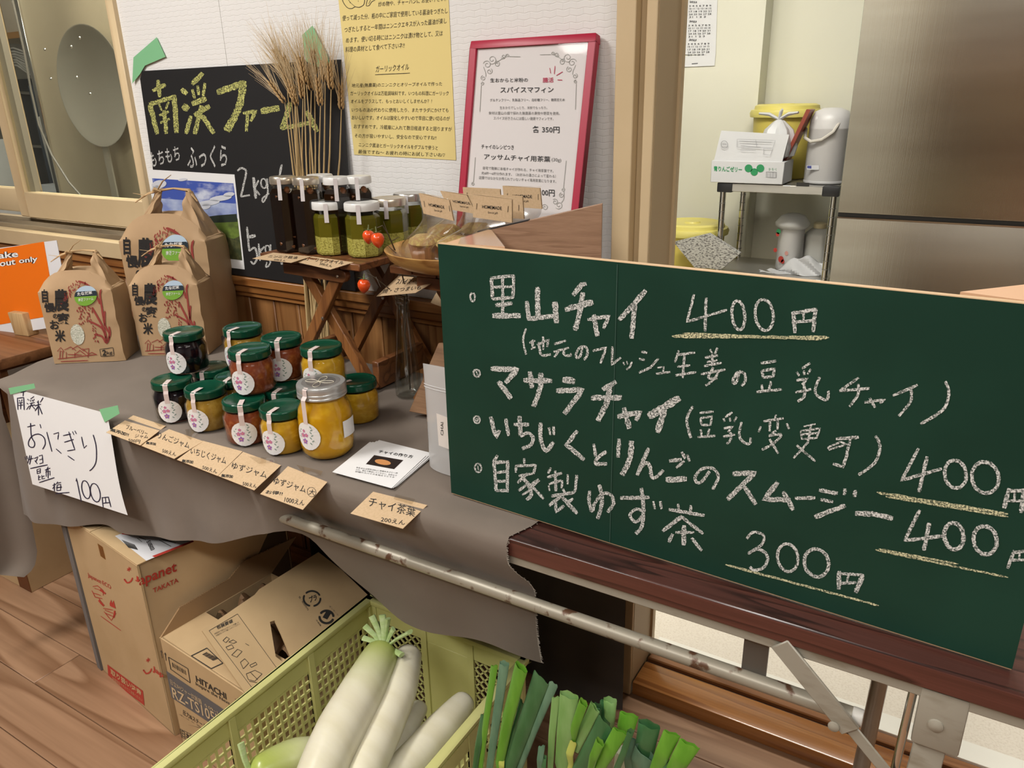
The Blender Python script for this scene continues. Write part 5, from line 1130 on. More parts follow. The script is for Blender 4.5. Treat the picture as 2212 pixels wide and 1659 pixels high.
# ================================================================== price cards
def price_card(q, texts, label, drop, ytop=None):
    """q: picture corners back-left, back-right, front-right, front-left; card stiff, sticking out past the table edge"""
    zb = SZ + .0012
    A, B = tz(*q[0], zb), tz(*q[1], zb); 
    zf = zb - drop; C_, D_ = tz(*q[2], zf), tz(*q[3], zf)
    n_ = (B - A).cross(D_ - A).normalized()
    t = thing('price_card', label, 'price tag', (A + B) / 2, 0, 'kraft price cards')
    S = Plane(A, n_, .0005); P = [S(*p, 0) for p in q]
    MB().slab(P, -S.n * .0006).build('card', kraft, t)
    m = MB()
    for txt, a, b, h, bo in texts: letter(m, txt, a, b, (a[0] + h * .12, a[1] - h), S, bo, shear=.1)
    m.build('handwriting', inkk, t); return t, S
Zp = Z(280, 660, 3.95); Zq = Z(0, 780, 3.95); Zr = Z(400, 840, 2.9105)
def C5(zf, txt, a, b, h, s, bo=0): return (txt, zf(a), zf(b), h / s, bo)
t_, S_ = price_card([(288, 897), (358, 920), (303, 962), (229, 934)], [C5(Zq, 'ブルーベリー', (1075, 580), (1258, 640), 40, 3.95), C5(Zq, 'ジャム', (1150, 655), (1262, 662), 30, 3.95), C5(Zq, '無添加!!', (940, 600), (1098, 648), 32, 3.95, .02), C5(Zq, '500円', (1092, 690), (1195, 705), 30, 3.95)], 'kraft price card for blueberry jam, leftmost of the row', .012)
t_, S_ = price_card([(365, 927), (439, 953), (376, 991), (303, 962)], [C5(Zq, 'りんごジャム', (1345, 660), (1612, 752), 58, 3.95), C5(Zq, '無添加', (1245, 710), (1330, 722), 24, 3.95, .02), C5(Zq, '500えん', (1382, 780), (1500, 815), 34, 3.95)], 'kraft price card for apple jam, second in the row', .014)
t_, S_ = price_card([(438, 952), (524, 975), (470, 1028), (382, 993)], [C5(Zq, 'いちじくジャム', (1625, 795), (1925, 885), 62, 3.95), C5(Zq, '無添加', (1550, 865), (1648, 878), 28, 3.95, .02), C5(Zq, '500えん', (1725, 922), (1850, 962), 34, 3.95)], 'kraft price card for fig jam, in the middle of the row', .016)
t_, S_ = price_card([(525, 976), (607, 1005), (549, 1059), (471, 1028)], [C5(Zp, 'ゆずジャム', (870, 1395), (1165, 1480), 62, 3.95), C5(Zp, '無添加', (780, 1465), (880, 1475), 28, 3.95, .02), C5(Zp, '500えん', (962, 1535), (1082, 1560), 34, 3.95)], 'kraft price card for small yuzu jam, joined to the fig jam card', .016)
t_, S_ = price_card([(622, 1007), (707, 1041), (654, 1101), (562, 1067)], [C5(Zr, 'ゆずジャム', (555, 600), (755, 658), 48, 2.91), C5(Zr, 'お得!!', (505, 660), (612, 672), 24, 2.91, .01), C5(Zr, '1000えん', (622, 712), (748, 736), 34, 2.91), C5(Zr, '大', (775, 666), (815, 672), 36, 2.91)], 'kraft price card for the large yuzu jam, with a circled character', .018)
m = MB(); write(m, Zr, 2.91, [('s', *ell(795, 650, 28, 30, 12), 3)], S_, jit=.05); m.build('ring_mark', inkk, t_)
t_, S_ = price_card([(806, 1062), (923, 1091), (870, 1142), (757, 1109)], [C5(Zr, 'チャイ茶葉', (1152, 740), (1445, 808), 62, 2.91), C5(Zr, '200えん', (1228, 835), (1380, 858), 30, 2.91)], 'kraft price card for chai tea leaves, rightmost on the table edge', .014)
# tape strips holding the cards
for i, q in enumerate([[(385, 930), (420, 925), (428, 935), (412, 950)], [(535, 985), (590, 990), (596, 998), (560, 1002)], [(640, 1004), (697, 1018), (692, 1028), (655, 1022)], [(855, 1068), (897, 1078), (890, 1090), (850, 1078)], [(330, 910), (352, 908), (360, 918), (345, 922)]]):
    m = MB().slab([tz(*p, SZ + .0022) for p in q], (0, 0, .0002)).build('tape_strip', tapem); tag(m, ['clear tape over the apple jam price card', 'clear tape over the small yuzu jam price card', 'clear tape over the large yuzu jam price card', 'clear tape over the chai tea price card', 'clear tape over the blueberry jam price card'][i], 'tape', 'clear tape on price cards')
def free_card(q, zs, texts, label):
    P = [tz(p[0], p[1], z_) for p, z_ in zip(q, zs)]; n_ = (P[1] - P[0]).cross(P[3] - P[0]).normalized(); S = Plane(P[0], n_, .0005); P = [S(*p, 0) for p in q]
    t = thing('price_card', label, 'price tag', P[0], 0, 'kraft price cards'); MB().slab(P, -S.n * .0006).build('card', kraft, t); m = MB()
    for txt, a, b, h, bo in texts: letter(m, txt, a, b, (a[0] + h * .3, a[1] - h), S, bo, shear=.2)
    m.build('handwriting', inkk, t)
Zf = Z(480, 340, 3.95)
free_card([Zf((435, 812)), Zf((760, 845)), Zf((590, 898)), Zf((258, 862))], [SEAT + .0008] * 2 + [SEAT - .001] * 2, [C5(Zf, 'ニンニク醤油', (390, 855), (640, 868), 22, 3.95), C5(Zf, '500えん', (440, 880), (540, 890), 14, 3.95)], 'kraft price card for garlic soy sauce on the stool, left one')
free_card([Zf((770, 845)), Zf((1122, 895)), Zf((920, 957)), Zf((620, 888))], [SEAT + .0008] * 2 + [SEAT - .004] * 2, [C5(Zf, 'ガーリックオイル', (700, 880), (1030, 918), 32, 3.95), C5(Zf, '500えん', (828, 918), (935, 940), 22, 3.95)], 'kraft price card for garlic oil drooping over the stool front')
free_card([Zf((1505, 1010)), Zf((1845, 1040)), Zf((1650, 1155)), Zf((1315, 1185))], [.925, .945, .915, .905], [C5(Zf, 'スパイス・オレンジ', (1480, 1085), (1770, 1085), 48, 3.95), C5(Zf, '焼・さつまいも', (1360, 1165), (1690, 1130), 40, 3.95)], 'kraft price card with muffin flavours resting on the bottle vase')
free_card([(948, 622), (975, 632), (968, 668), (930, 654)], [.9, .9, .87, .87], [], 'blank kraft card half hidden by the left edge of the menu board')

# ================================================================== leaflets, pouch, leaning board
lp_ = [(810, 957), (938, 988), (850, 1057), (718, 1022)]
lfs = MB()
for i in range(4):
    dx = [0, 6, 14, 20][3 - i]; dy = [0, 0, -2, -4][3 - i]; z_ = SZ + .001 + .0011 * i
    t = thing('recipe_leaflet', ['lowest white recipe leaflet, its right edge showing in the pile', 'white recipe leaflet second from the bottom of the pile', 'white recipe leaflet just under the top one', 'top white recipe leaflet with chai heading and photo'][i], 'leaflet', tz(828, 1007, z_), 0, 'recipe leaflets')
    P = [tz(p[0] + (dx if k_ in (0, 1) else dx * .6), p[1] + dy, z_) for k_, p in enumerate([(799, 955), (920, 985), (846, 1055), (718, 1020)])]
    MB().slab(P, (0, 0, .0005)).build('paper', paper, t)
    if i == 3:
        S = Plane(V((0, 0, z_ + .0005)), (0, 0, 1), .0004); m = MB(); Zl = Z(660, 600, 3.606)
        for txt, a, b, h, bo in [('チャイの作り方', (565, 1365), (830, 1408), 24, .02), ('牛乳または豆乳200ccに茶葉を大さじ一杯', (392, 1485), (715, 1530), 11, 0), ('入れ、弱火で煮出してください。お好みで', (388, 1500), (708, 1548), 11, 0), ('砂糖やスパイスを加えてどうぞ', (385, 1516), (690, 1562), 11, 0)]:
            letter(m, txt, Zl(a), Zl(b), (Zl(a)[0] + h / 3.6 * .5, Zl(a)[1] - h / 3.6), S, bo)
        m.build('print', inkk, t)
        m = MB(); m.add([S(*Zl(p), .6) for p in [(535, 1382), (762, 1422), (690, 1492), (470, 1452)]], [(0, 1, 2, 3)], 0)
        m.add([S(*Zl((602 + 62 * math.cos(a * PI / 8) + 10 * math.sin(a * PI / 8), 1438 + 22 * math.sin(a * PI / 8) + 6 * math.cos(a * PI / 8))), 1.0) for a in range(16)], [tuple(range(16))], 1); m.build('picture', [mat('print_darkbrown', (.02, .012, .01), .5), mat('print_chai', (.62, .28, .10), .5)], t)
frost = mat('frosted_pouch', (.60, .59, .58), .22, alpha=.62, coat=.5)
pcen = tz(962, 1012, SZ); pcen.y = .868; pcen.x = -.628; pcen.z = SZ
t = thing('tea_pouch', 'frosted stand-up zip pouch of tea partly behind the menu board', 'pouch', pcen)
pL = [ty(968 - 30, 1012, .858), ]
def pouch_pt(u, v):
    g = u * 2 * PI; w_ = .056 + .008 * v; dpt = .024 * (1 - v) ** .8 + .0012
    c_, s_ = math.cos(g), math.sin(g); z_ = v * .152
    return pcen + V((w_ * (abs(c_) ** .6) * (1 if c_ > 0 else -1) - .020 * v, dpt * s_ + .028 * v, z_ + .003 * abs(c_) * (1 - v)))
MB().grid(pouch_pt, 36, 18, cu=True).build('pouch_film', frost, t, smooth=True, ang=60)
for zz in (.118, .122): MB().tube([pouch_pt(.75 + i * .02 - .22, zz / .152) + V((0, -.0008, 0)) for i in range(23)], .0006, 5).build('zip_line', mat('zip_clear', (.7, .7, .7), .2), t)
MB().slab([ty(*p, .838) for p in [(943, 893), (975, 905), (975, 972), (948, 962)]], (0, -.0004, 0)).build('label', mat('pouch_label', (.80, .75, .70), .5), t)
m = MB(); S = Plane((0, .8374, 0), (0, -1, 0), .0005); letter(m, 'CHAI', (958, 940), (958, 912), (952, 940), S); m.build('label_print', inkk, t)
lb0 = tz(883, 889, SZ + .010); lbx = V((.19, .012, 0)); lbu = V((.045, .040, .125))
t = thing('leaning_board', 'brown wooden board leaning behind the tea pouch on small pegs', 'board', lb0)
MB().obox(lb0, lbx, V((0, .010, -.002)), lbu).build('board', mat('walnut_plank', (.30, .17, .09), .5, grain=(0, 30, 5, (.19, .10, .05))), t, bevel=.001, seg=1)
MB().obox(lb0 + V((.045, -.006, -.0085)), V((.016, .001, 0)), V((0, .014, 0)), V((0, 0, .009))).build('peg', palewood, t)

# ================================================================== baseboard
struct('baseboard_back', box(-3.6, -.567, 1.286, 1.2975, 0, .055), cedar_rail, bevel=.002, seg=1)

# ================================================================== cardboard cartons
card = mat('cardboard', (.53, .37, .20), .75, noise=(10, (.48, .33, .17), .4, .7)); card_l = mat('cardboard_light', (.55, .385, .205), .75, noise=(12, (.50, .345, .18), .4, .7)); fluted = mat('cardboard_edge', (.34, .21, .10), .85)
pr_red = mat('carton_red', (.50, .045, .03), .6); pr_blk = mat('carton_black', (.03, .028, .025), .6); pr_gry = mat('carton_grey', (.12, .12, .125), .6); pr_wht = mat('carton_white', (.72, .72, .74), .5)
def slab_hole(outer, hole, t):
    bm = bmesh.new(); loops = []
    for lp in (outer, hole):
        vs = [bm.verts.new(p) for p in lp]; loops += [bm.edges.new((vs[i], vs[(i + 1) % len(vs)])) for i in range(len(vs))]
    bmesh.ops.triangle_fill(bm, edges=loops, use_beauty=True, use_dissolve=False)
    bm.verts.index_update(); mb = MB(); vs = [v.co.copy() for v in bm.verts]; fs = [tuple(v.index for v in f.verts) for f in bm.faces]; bd = [tuple(v.index for v in e.verts) for e in bm.edges if len(e.link_faces) == 1]; bm.free()
    n = len(vs); t = V(t); mb.add(vs + [p + t for p in vs], fs + [tuple(i + n for i in f[::-1]) for f in fs] + [(a, b, b + n, a + n) for a, b in bd]); return mb
# --- tall carton
c0 = V((-1.276, .697, 0)); e1 = V((-.317, .043, 0)).normalized(); e2 = V((.135, .991, 0)).normalized(); JHt = .417; JWd = .322; JDp = .33
jb_ = thing('tall_carton', 'tall brown carton with red smile logo lettering under the table', 'box', c0 + e1 * .16 + e2 * .16)
jm = MB()
for o_, a_, b_ in [(c0, e1 * JWd, e2 * .004), (c0 + e2 * (JDp - .004), e1 * JWd, e2 * .004), (c0, e1 * .004, e2 * JDp), (c0 + e1 * (JWd - .004), e1 * .004, e2 * JDp)]: jm.obox(o_, a_, b_, V((0, 0, JHt)))
jm.obox(c0, e1 * JWd, e2 * JDp, V((0, 0, .004))); jm.build('carton_body', card, jb_, bevel=.0012, seg=1)
for s_ in (0, 1):
    MB().obox(c0 + e1 * (0 if s_ == 0 else JWd * .62) + V((0, 0, JHt + .0002)), e1 * (JWd * .61 if s_ == 0 else JWd * .38), e2 * JDp, V((0, 0, .0036))).build('top_flap', card_l, jb_, bevel=.001, seg=1)
FJ = Plane(c0, V((e1.y, -e1.x, 0)), .0006); SJ = Plane(c0, e2.cross(V((0, 0, 1))), .0006); TJ = Plane(c0 + V((0, 0, JHt + .0038)), (0, 0, 1), .0005)
Zj = Z(0, 1080, 2.866); m = MB()
letter(m, 'Japanet·ECO', Zj((547, 482)), Zj((692, 562)), Zj((541, 446)), FJ, .01); letter(m, 'J', Zj((838, 498)), Zj((862, 512)), Zj((835, 462)), FJ, .04)
for zz, (cx, cy) in ((0, (790, 490)), (1, (908, 1052))):
    stroke(m, [Zj((cx - 18, cy - 2)), Zj((cx - 2, cy + 22)), Zj((cx + 22, cy + 12)), Zj((cx + 32, cy - 10))], 3.2, FJ, smooth=True, jit=.05); stroke(m, [Zj((cx - 22, cy + 2)), Zj((cx - 14, cy + 2))], 4, FJ, jit=.05)
    for dx, dy in ((0, 14), (12, 4), (-12, 8)): stroke(m, [Zj((cx + 10 - dx, cy - 62 - dy)), Zj((cx + 10 + dx, cy - 62 + dy))], 2.2, FJ, jit=.05)
letter(m, 'Jap', Zj((946, 1064)), Zj((1014, 1112)), Zj((944, 1022)), FJ, .03)
for pl in [[(575, 535), (605, 530), (640, 560), (640, 590)], [(615, 610), (640, 655)], [(570, 560), (590, 600), (635, 610)], [(645, 690), (690, 745), (720, 700)], [(640, 670), (700, 680)], [(585, 545), (628, 560)], [(580, 575), (625, 590)], [(650, 680), (700, 700)], [(655, 700), (700, 720)]]: stroke(m, [Zj(p) for p in pl], 1.6, FJ, jit=.05)
for pl in [[(620, 555), (655, 580)], [(612, 620), (645, 655)], [(712, 685), (706, 728)]]: stroke(m, [Zj(p) for p in pl], 5, FJ, jit=.05)
stroke(m, [Zj((625, 718)), Zj((750, 808))], 1.4, FJ, jit=.05)
m.add([FJ(*Zj(p)) for p in [(680, 640), (690, 615), (695, 640), (705, 620), (718, 672), (682, 655)]], [tuple(range(6))])
m.add([FJ(*Zj(p)) for p in [(666, 1017), (886, 1181), (896, 1272), (673, 1104)]], [(0, 1, 2, 3)]); m.build('red_print', pr_red, jb_)
m = MB(); letter(m, 'apanet', Zj((862, 552)), Zj((1095, 460)), Zj((858, 478)), SJ, .02); letter(m, 'TAKATA', Zj((948, 576)), Zj((1105, 508)), Zj((944, 548)), SJ, .015); m.build('side_print', pr_red, jb_)
m = MB(); letter(m, '取り扱い注意', Zj((690, 1078)), Zj((880, 1216)), Zj((686, 1040)), FJ, .03, k=2); letter(m, '家電製品ですのでご注意ください', Zj((700, 1112)), Zj((885, 1248)), Zj((698, 1092)), FJ, 0, k=2); m.build('white_print', mat('print_kraft_reverse', (.62, .42, .22), .6), jb_)
m = MB(); m.add([TJ(*Zj(p)) for p in [(712, 224), (762, 206), (1195, 256), (906, 378)]], [(0, 1, 2, 3)], 0)
m.add([TJ(*Zj(p), 2) for p in [(942, 350), (1195, 252), (1200, 262), (960, 358)]], [(0, 1, 2, 3)], 1); m.add([TJ(*Zj(p), 2) for p in [(762, 206), (815, 212), (805, 222), (752, 214)]], [(0, 1, 2, 3)], 1)
for i in range(12): m.add([TJ(*Zj(p), 2) for p in [(752 + i * 7, 248 + i * 2.6), (756 + i * 7, 249 + i * 2.6), (800 + i * 5, 298 + i * 1.2), (796 + i * 5, 298 + i * 1.2)]], [(0, 1, 2, 3)], 2)
letter(m, '5105033', Zj((905, 262)), Zj((935, 318)), Zj((930, 250)), TJ, .04, mi=2, k=2)
for a, b in [((850, 240), (880, 262)), ((860, 232), (905, 250)), ((985, 250), (1060, 290)), ((1000, 245), (1090, 270))]: stroke(m, [Zj(a), Zj(b)], 1.5, lambda x_, y_, k: TJ(x_, y_, 2), jit=.05, mi=2)
m.build('delivery_label', [pr_wht, pr_red, pr_blk], jb_)
MB().obox(FJ(*Zj((606, 268)), 1), e1 * -.022, V((0, 0, -.03)), FJ.n * .0003).build('packing_tape', film('packing_tape', (.80, .66, .42), .06, .15), jb_)
gp = MB().obox(c0 + e1 * (JWd + .004) - e2 * .004, e1 * .020, e2 * .33, V((0, 0, .60))).build('grey_board', mat('grey_board', (.16, .155, .155), .6), bevel=.001, seg=1); tag(gp, 'grey flat panel standing against the left of the tall carton', 'panel')
# --- opened rice-cooker carton
k0 = V((-1.247, .694, 0)); g1 = V((.288, -.023, 0)).normalized(); g2 = V((.080, .997, 0)).normalized(); HW, HD, HH = .272, .265, .265
hb = thing('open_carton', 'opened brown appliance carton with raised flaps in front of the tall carton', 'box', k0 + g1 * .14 + g2 * .13)
hm = MB()
for o_, a_, b_ in [(k0, g1 * HW, g2 * .004), (k0 + g2 * (HD - .004), g1 * HW, g2 * .004), (k0, g1 * .004, g2 * HD), (k0 + g1 * (HW - .004), g1 * .004, g2 * HD)]: hm.obox(o_, a_, b_, V((0, 0, HH)))
hm.obox(k0, g1 * HW, g2 * HD, V((0, 0, .004))); hm.build('carton_body', card_l, hb, bevel=.0012, seg=1)
MB().obox(k0 + g1 * .004 + g2 * .0045 + V((0, 0, HH - .004)), g1 * (HW - .008), g2 * .095, V((0, 0, .0036))).build('front_flap', card_l, hb, bevel=.001, seg=1)
FH = Plane(k0, V((g1.y, -g1.x, 0)), .0006); TH = Plane(k0 + V((0, 0, HH)), (0, 0, 1), .0006)
Zh = Z(300, 1140, 3.197)
kt = k0 + V((0, 0, HH)); LPl = Plane(kt + g1 * .003, V((1, -.08, .22)), .0)
lf = [kt + g1 * .003, LPl(388, 1314, 0), LPl(495, 1252, 0), LPl(528, 1212, 0), LPl(640, 1160, 0), kt + g2 * HD + g1 * .003]
MB().slab(lf, V((-.0035, 0, -.0005))).build('left_flap', mat('cardboard_inner', (.36, .22, .105), .8), hb)
fe = MB()
for i in range(1, 4):
    a_, b_ = lf[i], lf[i + 1]; n_ = max(3, int((b_ - a_).length / .0045))
    for j in range(n_):
        p = a_.lerp(b_, j / n_); q = a_.lerp(b_, (j + .5) / n_); fe.obox(p + V((-.0034, 0, .0002)), V((.0033, 0, 0)), q - p, V((0, 0, .0011)))
fe.build('fluting', fluted, hb)['kind'] = 'stuff'
h0, h1 = kt + g1 * HW, kt + g1 * HW + g2 * HD; f0 = ty(437, 1362, .690)
RPl = Plane(h0, (h1 - h0).cross(f0 - h0), .0006)
outer = [RPl(*Zh(p), 0) for p in [(750, 1165), (436, 710), (800, 462), (830, 425), (1240, 168), (1400, 290), (1585, 468)]]
hole = [RPl(*Zh(p), 0) for p in [(905, 650), (938, 640), (985, 740), (1045, 885), (988, 922), (945, 890)]]
slab_hole(outer, hole, -RPl.n * .0035).build('right_flap', card_l, hb)
m = MB()
def qline(mb, pts, S, wd, close=True):
    for a, b in zip(pts, pts[1:] + (pts[:1] if close else [])): stroke(mb, [Zh(a), Zh(b)], wd, S, jit=.03, taper=1)
qline(m, [(484, 712), (680, 596), (962, 985), (785, 1112)], RPl, .9); letter(m, '包装要領', Zh((540, 705)), Zh((650, 655)), Zh((534, 680)), RPl, .02)
letter(m, '内容品を下記のようにシートを敷いて', Zh((522, 740)), Zh((690, 660)), Zh((520, 728)), RPl); letter(m, '付属品をつけて箱に入れてください。', Zh((532, 752)), Zh((700, 668)), Zh((530, 742)), RPl)
for pl in [[(580, 780), (605, 755), (625, 768), (600, 795)], [(620, 790), (650, 775), (675, 790), (650, 800)], [(600, 825), (640, 808), (655, 830), (615, 845)], [(640, 880), (680, 840), (712, 855), (675, 895)], [(700, 930), (730, 905), (758, 935), (720, 975)], [(765, 950), (805, 930), (815, 945), (775, 965)], [(740, 1010), (800, 985), (850, 1010), (800, 1060), (755, 1050)], [(770, 1000), (820, 1050)], [(760, 1060), (835, 1075)], [(735, 800), (760, 815)]]: qline(m, pl, RPl, 1.1)
def ring(mb, cx, cy, r_, wd, S, a0, a1, sk=.9): stroke(mb, [Zh((cx + r_ * math.cos(a0 + (a1 - a0) * i / 14), cy + sk * r_ * math.sin(a0 + (a1 - a0) * i / 14))) for i in range(15)], wd, S, jit=.02, step=2)
for a0, a1 in ((-2.4, -.4), (-.1, 1.4), (1.8, 3.6)): ring(m, 1195, 490, 58, 4, RPl, a0, a1)
letter(m, 'プラ', Zh((1180, 520)), Zh((1232, 500)), Zh((1172, 478)), RPl, .03); letter(m, '袋・発泡材:PS', Zh((1100, 480)), Zh((1165, 575)), Zh((1110, 470)), RPl)
for a0, a1 in ((-2.6, 0), (.3, 3.3)): ring(m, 1295, 617, 48, 5, RPl, a0, a1)
letter(m, '◆', Zh((1270, 650)), Zh((1330, 620)), Zh((1265, 590)), RPl, .0); letter(m, 'ダンボール', Zh((1312, 545)), Zh((1375, 612)), Zh((1318, 535)), RPl); letter(m, '外装箱', Zh((1220, 640)), Zh((1252, 682)), Zh((1228, 634)), RPl)
m.build('flap_print', pr_blk, hb)
m = MB(); letter(m, 'HITACHI', Zh((398, 1062)), Zh((608, 1187)), Zh((392, 1018)), FH, .03); letter(m, 'Inspire the Next', Zh((396, 1092)), Zh((632, 1232)), Zh((392, 1062)), FH, .01)
for x_, y_ in ((152, 845), (178, 862)): stroke(m, [Zh((x_ + 12, y_ + 55)), Zh((x_ + 4, y_))], 1.4, FH, jit=.02); stroke(m, [Zh((x_ - 2, y_ + 12)), Zh((x_ + 4, y_)), Zh((x_ + 12, y_ + 18))], 1.4, FH, jit=.02)
qline(m, [(205, 892), (340, 972), (356, 1070), (222, 976)], FH, 1.4)
for i in range(9): stroke(m, [Zh((232 + i * 11, 930 + i * 6.6)), Zh((238 + i * 11, 962 + i * 6.6))], 1.3 if i % 3 else 2.2, FH, jit=.02)
letter(m, '圧力&スチーム', Zh((306, 1288)), Zh((466, 1392)), Zh((303, 1252)), FH, .01); letter(m, 'ふっくら御膳', Zh((285, 1330)), Zh((520, 1470)), Zh((275, 1280)), FH, .02); letter(m, '日本製', Zh((302, 1442)), Zh((388, 1490)), Zh((294, 1392)), FH, .01); qline(m, [(286, 1388), (392, 1440), (404, 1498), (296, 1444)], FH, .8)
qline(m, [(672, 1192), (690, 1172), (705, 1250), (685, 1235)], FH, 1.0); stroke(m, [Zh((665, 1180)), Zh((700, 1205))], 1.2, FH, jit=.02)
m.build('front_print', pr_blk, hb)
m = MB(); m.add([FH(*Zh(p)) for p in [(190, 986), (645, 1292), (560, 1392), (228, 1172)]], [(0, 1, 2, 3)]); m.build('grey_band', pr_gry, hb)
m = MB(); letter(m, '日立IHジャー炊飯器', Zh((224, 1078)), Zh((442, 1222)), Zh((216, 1040)), FH, .0, k=2); letter(m, 'RZ-TS105M', Zh((240, 1172)), Zh((590, 1382)), Zh((228, 1096)), FH, .01, k=2); letter(m, '0.09~1.0L', Zh((462, 1232)), Zh((600, 1315)), Zh((456, 1210)), FH, .0, k=2); m.build('band_print', mat('print_kraft_light', (.66, .50, .30), .6), hb)
m = MB(); qline(m, [(362, 886), (470, 832), (580, 936), (500, 974)], TH, 1.8)
for i in range(11): stroke(m, [Zh((440 + i * 7, 878 + i * 4)), Zh((470 + i * 8, 862 + i * 4))], 1.2 if i % 3 else 2.0, TH, jit=.02)
m.build('top_print', pr_blk, hb)
def crump(u, v):
    p = k0 + g1 * (.02 + u * (HW - .04)) + g2 * (.11 + v * (HD - .12)) + V((0, 0, HH - .012))
    return p + V((0, 0, .016 * math.sin(u * 11 + v * 5) * math.cos(v * 13 - u * 4) + .008 * math.sin(u * 29 + v * 17)))
MB().grid(crump, 26, 26).build('crumpled_paper', mat('packing_paper', (.22, .125, .06), .7), hb, smooth=True, ang=22)
# --- carton at the far left
lc = thing('far_carton', 'brown carton with shiny tape at the left edge below the hanging cloth', 'box', (-2.26, .98, 0))
MB().box(-2.46, -2.062, .826, 1.16, 0, .34).build('carton_body', card, lc, bevel=.0015, seg=1)
MB().box(-2.12, -2.0615, .8256, .826, 0, .075).build('packing_tape', film('packing_tape_dark', (.66, .44, .20), .10, .15), lc)

# ================================================================== yellow-green crate
crm = mat('crate_yellow_green', (.62, .61, .25), .45, noise=(9, (.56, .55, .21), .4, .7))
cx0, cx1, cy0, cy1, cz = -.945, -.570, .43, .968, .300
cr = thing('harvest_crate', 'yellow-green plastic harvest crate with lattice sides full of daikon', 'crate', ((cx0 + cx1) / 2, .70, 0))
rim = MB()
for a in [(cx0, cx0 + .016, cy0, cy1), (cx1 - .016, cx1, cy0, cy1), (cx0, cx1, cy0, cy0 + .016), (cx0, cx1, cy1 - .016, cy1)]: rim.box(*a, cz - .012, cz)
rim.build('rim', crm, cr, bevel=.003)
band = MB()
for a in [(cx0 + .006, cx0 + .009, cy0 + .01, cy1 - .01), (cx1 - .009, cx1 - .006, cy0 + .01, cy1 - .01), (cx0 + .01, cx1 - .01, cy1 - .009, cy1 - .006), (cx0 + .01, cx1 - .01, cy0 + .006, cy0 + .009)]: band.box(*a, cz - .05, cz - .012); band.box(*a, .002, .03)
band.box(-.80, -.70, cy1 - .009, cy1 - .006, .03, cz - .05)
for xx in (cx0 + .005, cx1 - .015):
    for yy in (cy0 + .01, .60, .78, cy1 - .02): band.box(xx, xx + .010, yy, yy + .014, .002, cz - .012)
for xx in (cx0 + .01, -.81, -.70, cx1 - .024): band.box(xx, xx + .014, cy1 - .012, cy1 - .004, .002, cz - .012)
band.build('side_bands', crm, cr, bevel=.0008, seg=1)
lat = MB()
for xx in (cx0 + .006, cx1 - .009):
    y_ = cy0 + .02
    while y_ < cy1 - .02: lat.box(xx, xx + .003, y_, y_ + .0048, .03, cz - .05); y_ += .0150
    z_ = .045
    while z_ < cz - .05: lat.box(xx - .0006, xx + .0024, cy0 + .01, cy1 - .01, z_, z_ + .005); z_ += .0200
for s_ in (-1, 1):
    x_ = cx0 - .2
    while x_ < cx1 + .2:
        for (a, b) in ((cx0 + .012, -.80), (-.70, cx1 - .012)):
            p = [V((x_, cy1 - .0075, .03)), V((x_ + s_ * .22, cy1 - .0075, .25))]
            lo, hi = 0.0, 1.0
            f_ = lambda t: p[0].x + (p[1].x - p[0].x) * t
            ts = [t for t in [i / 40 for i in range(41)] if a <= f_(t) <= b]
            if len(ts) > 1: q0, q1 = p[0].lerp(p[1], ts[0]), p[0].lerp(p[1], ts[-1]); lat.obox(q0 + V((-.0022, -.0012, 0)), V((.0044, 0, 0)), V((0, .0024, 0)), q1 - q0)
        x_ += .0200
lo_ = lat.build('lattice', crm, cr); lo_['kind'] = 'stuff'
MB().box(cx0 + .01, cx1 - .01, cy0 + .01, cy1 - .01, .002, .008).build('crate_floor', crm, cr)

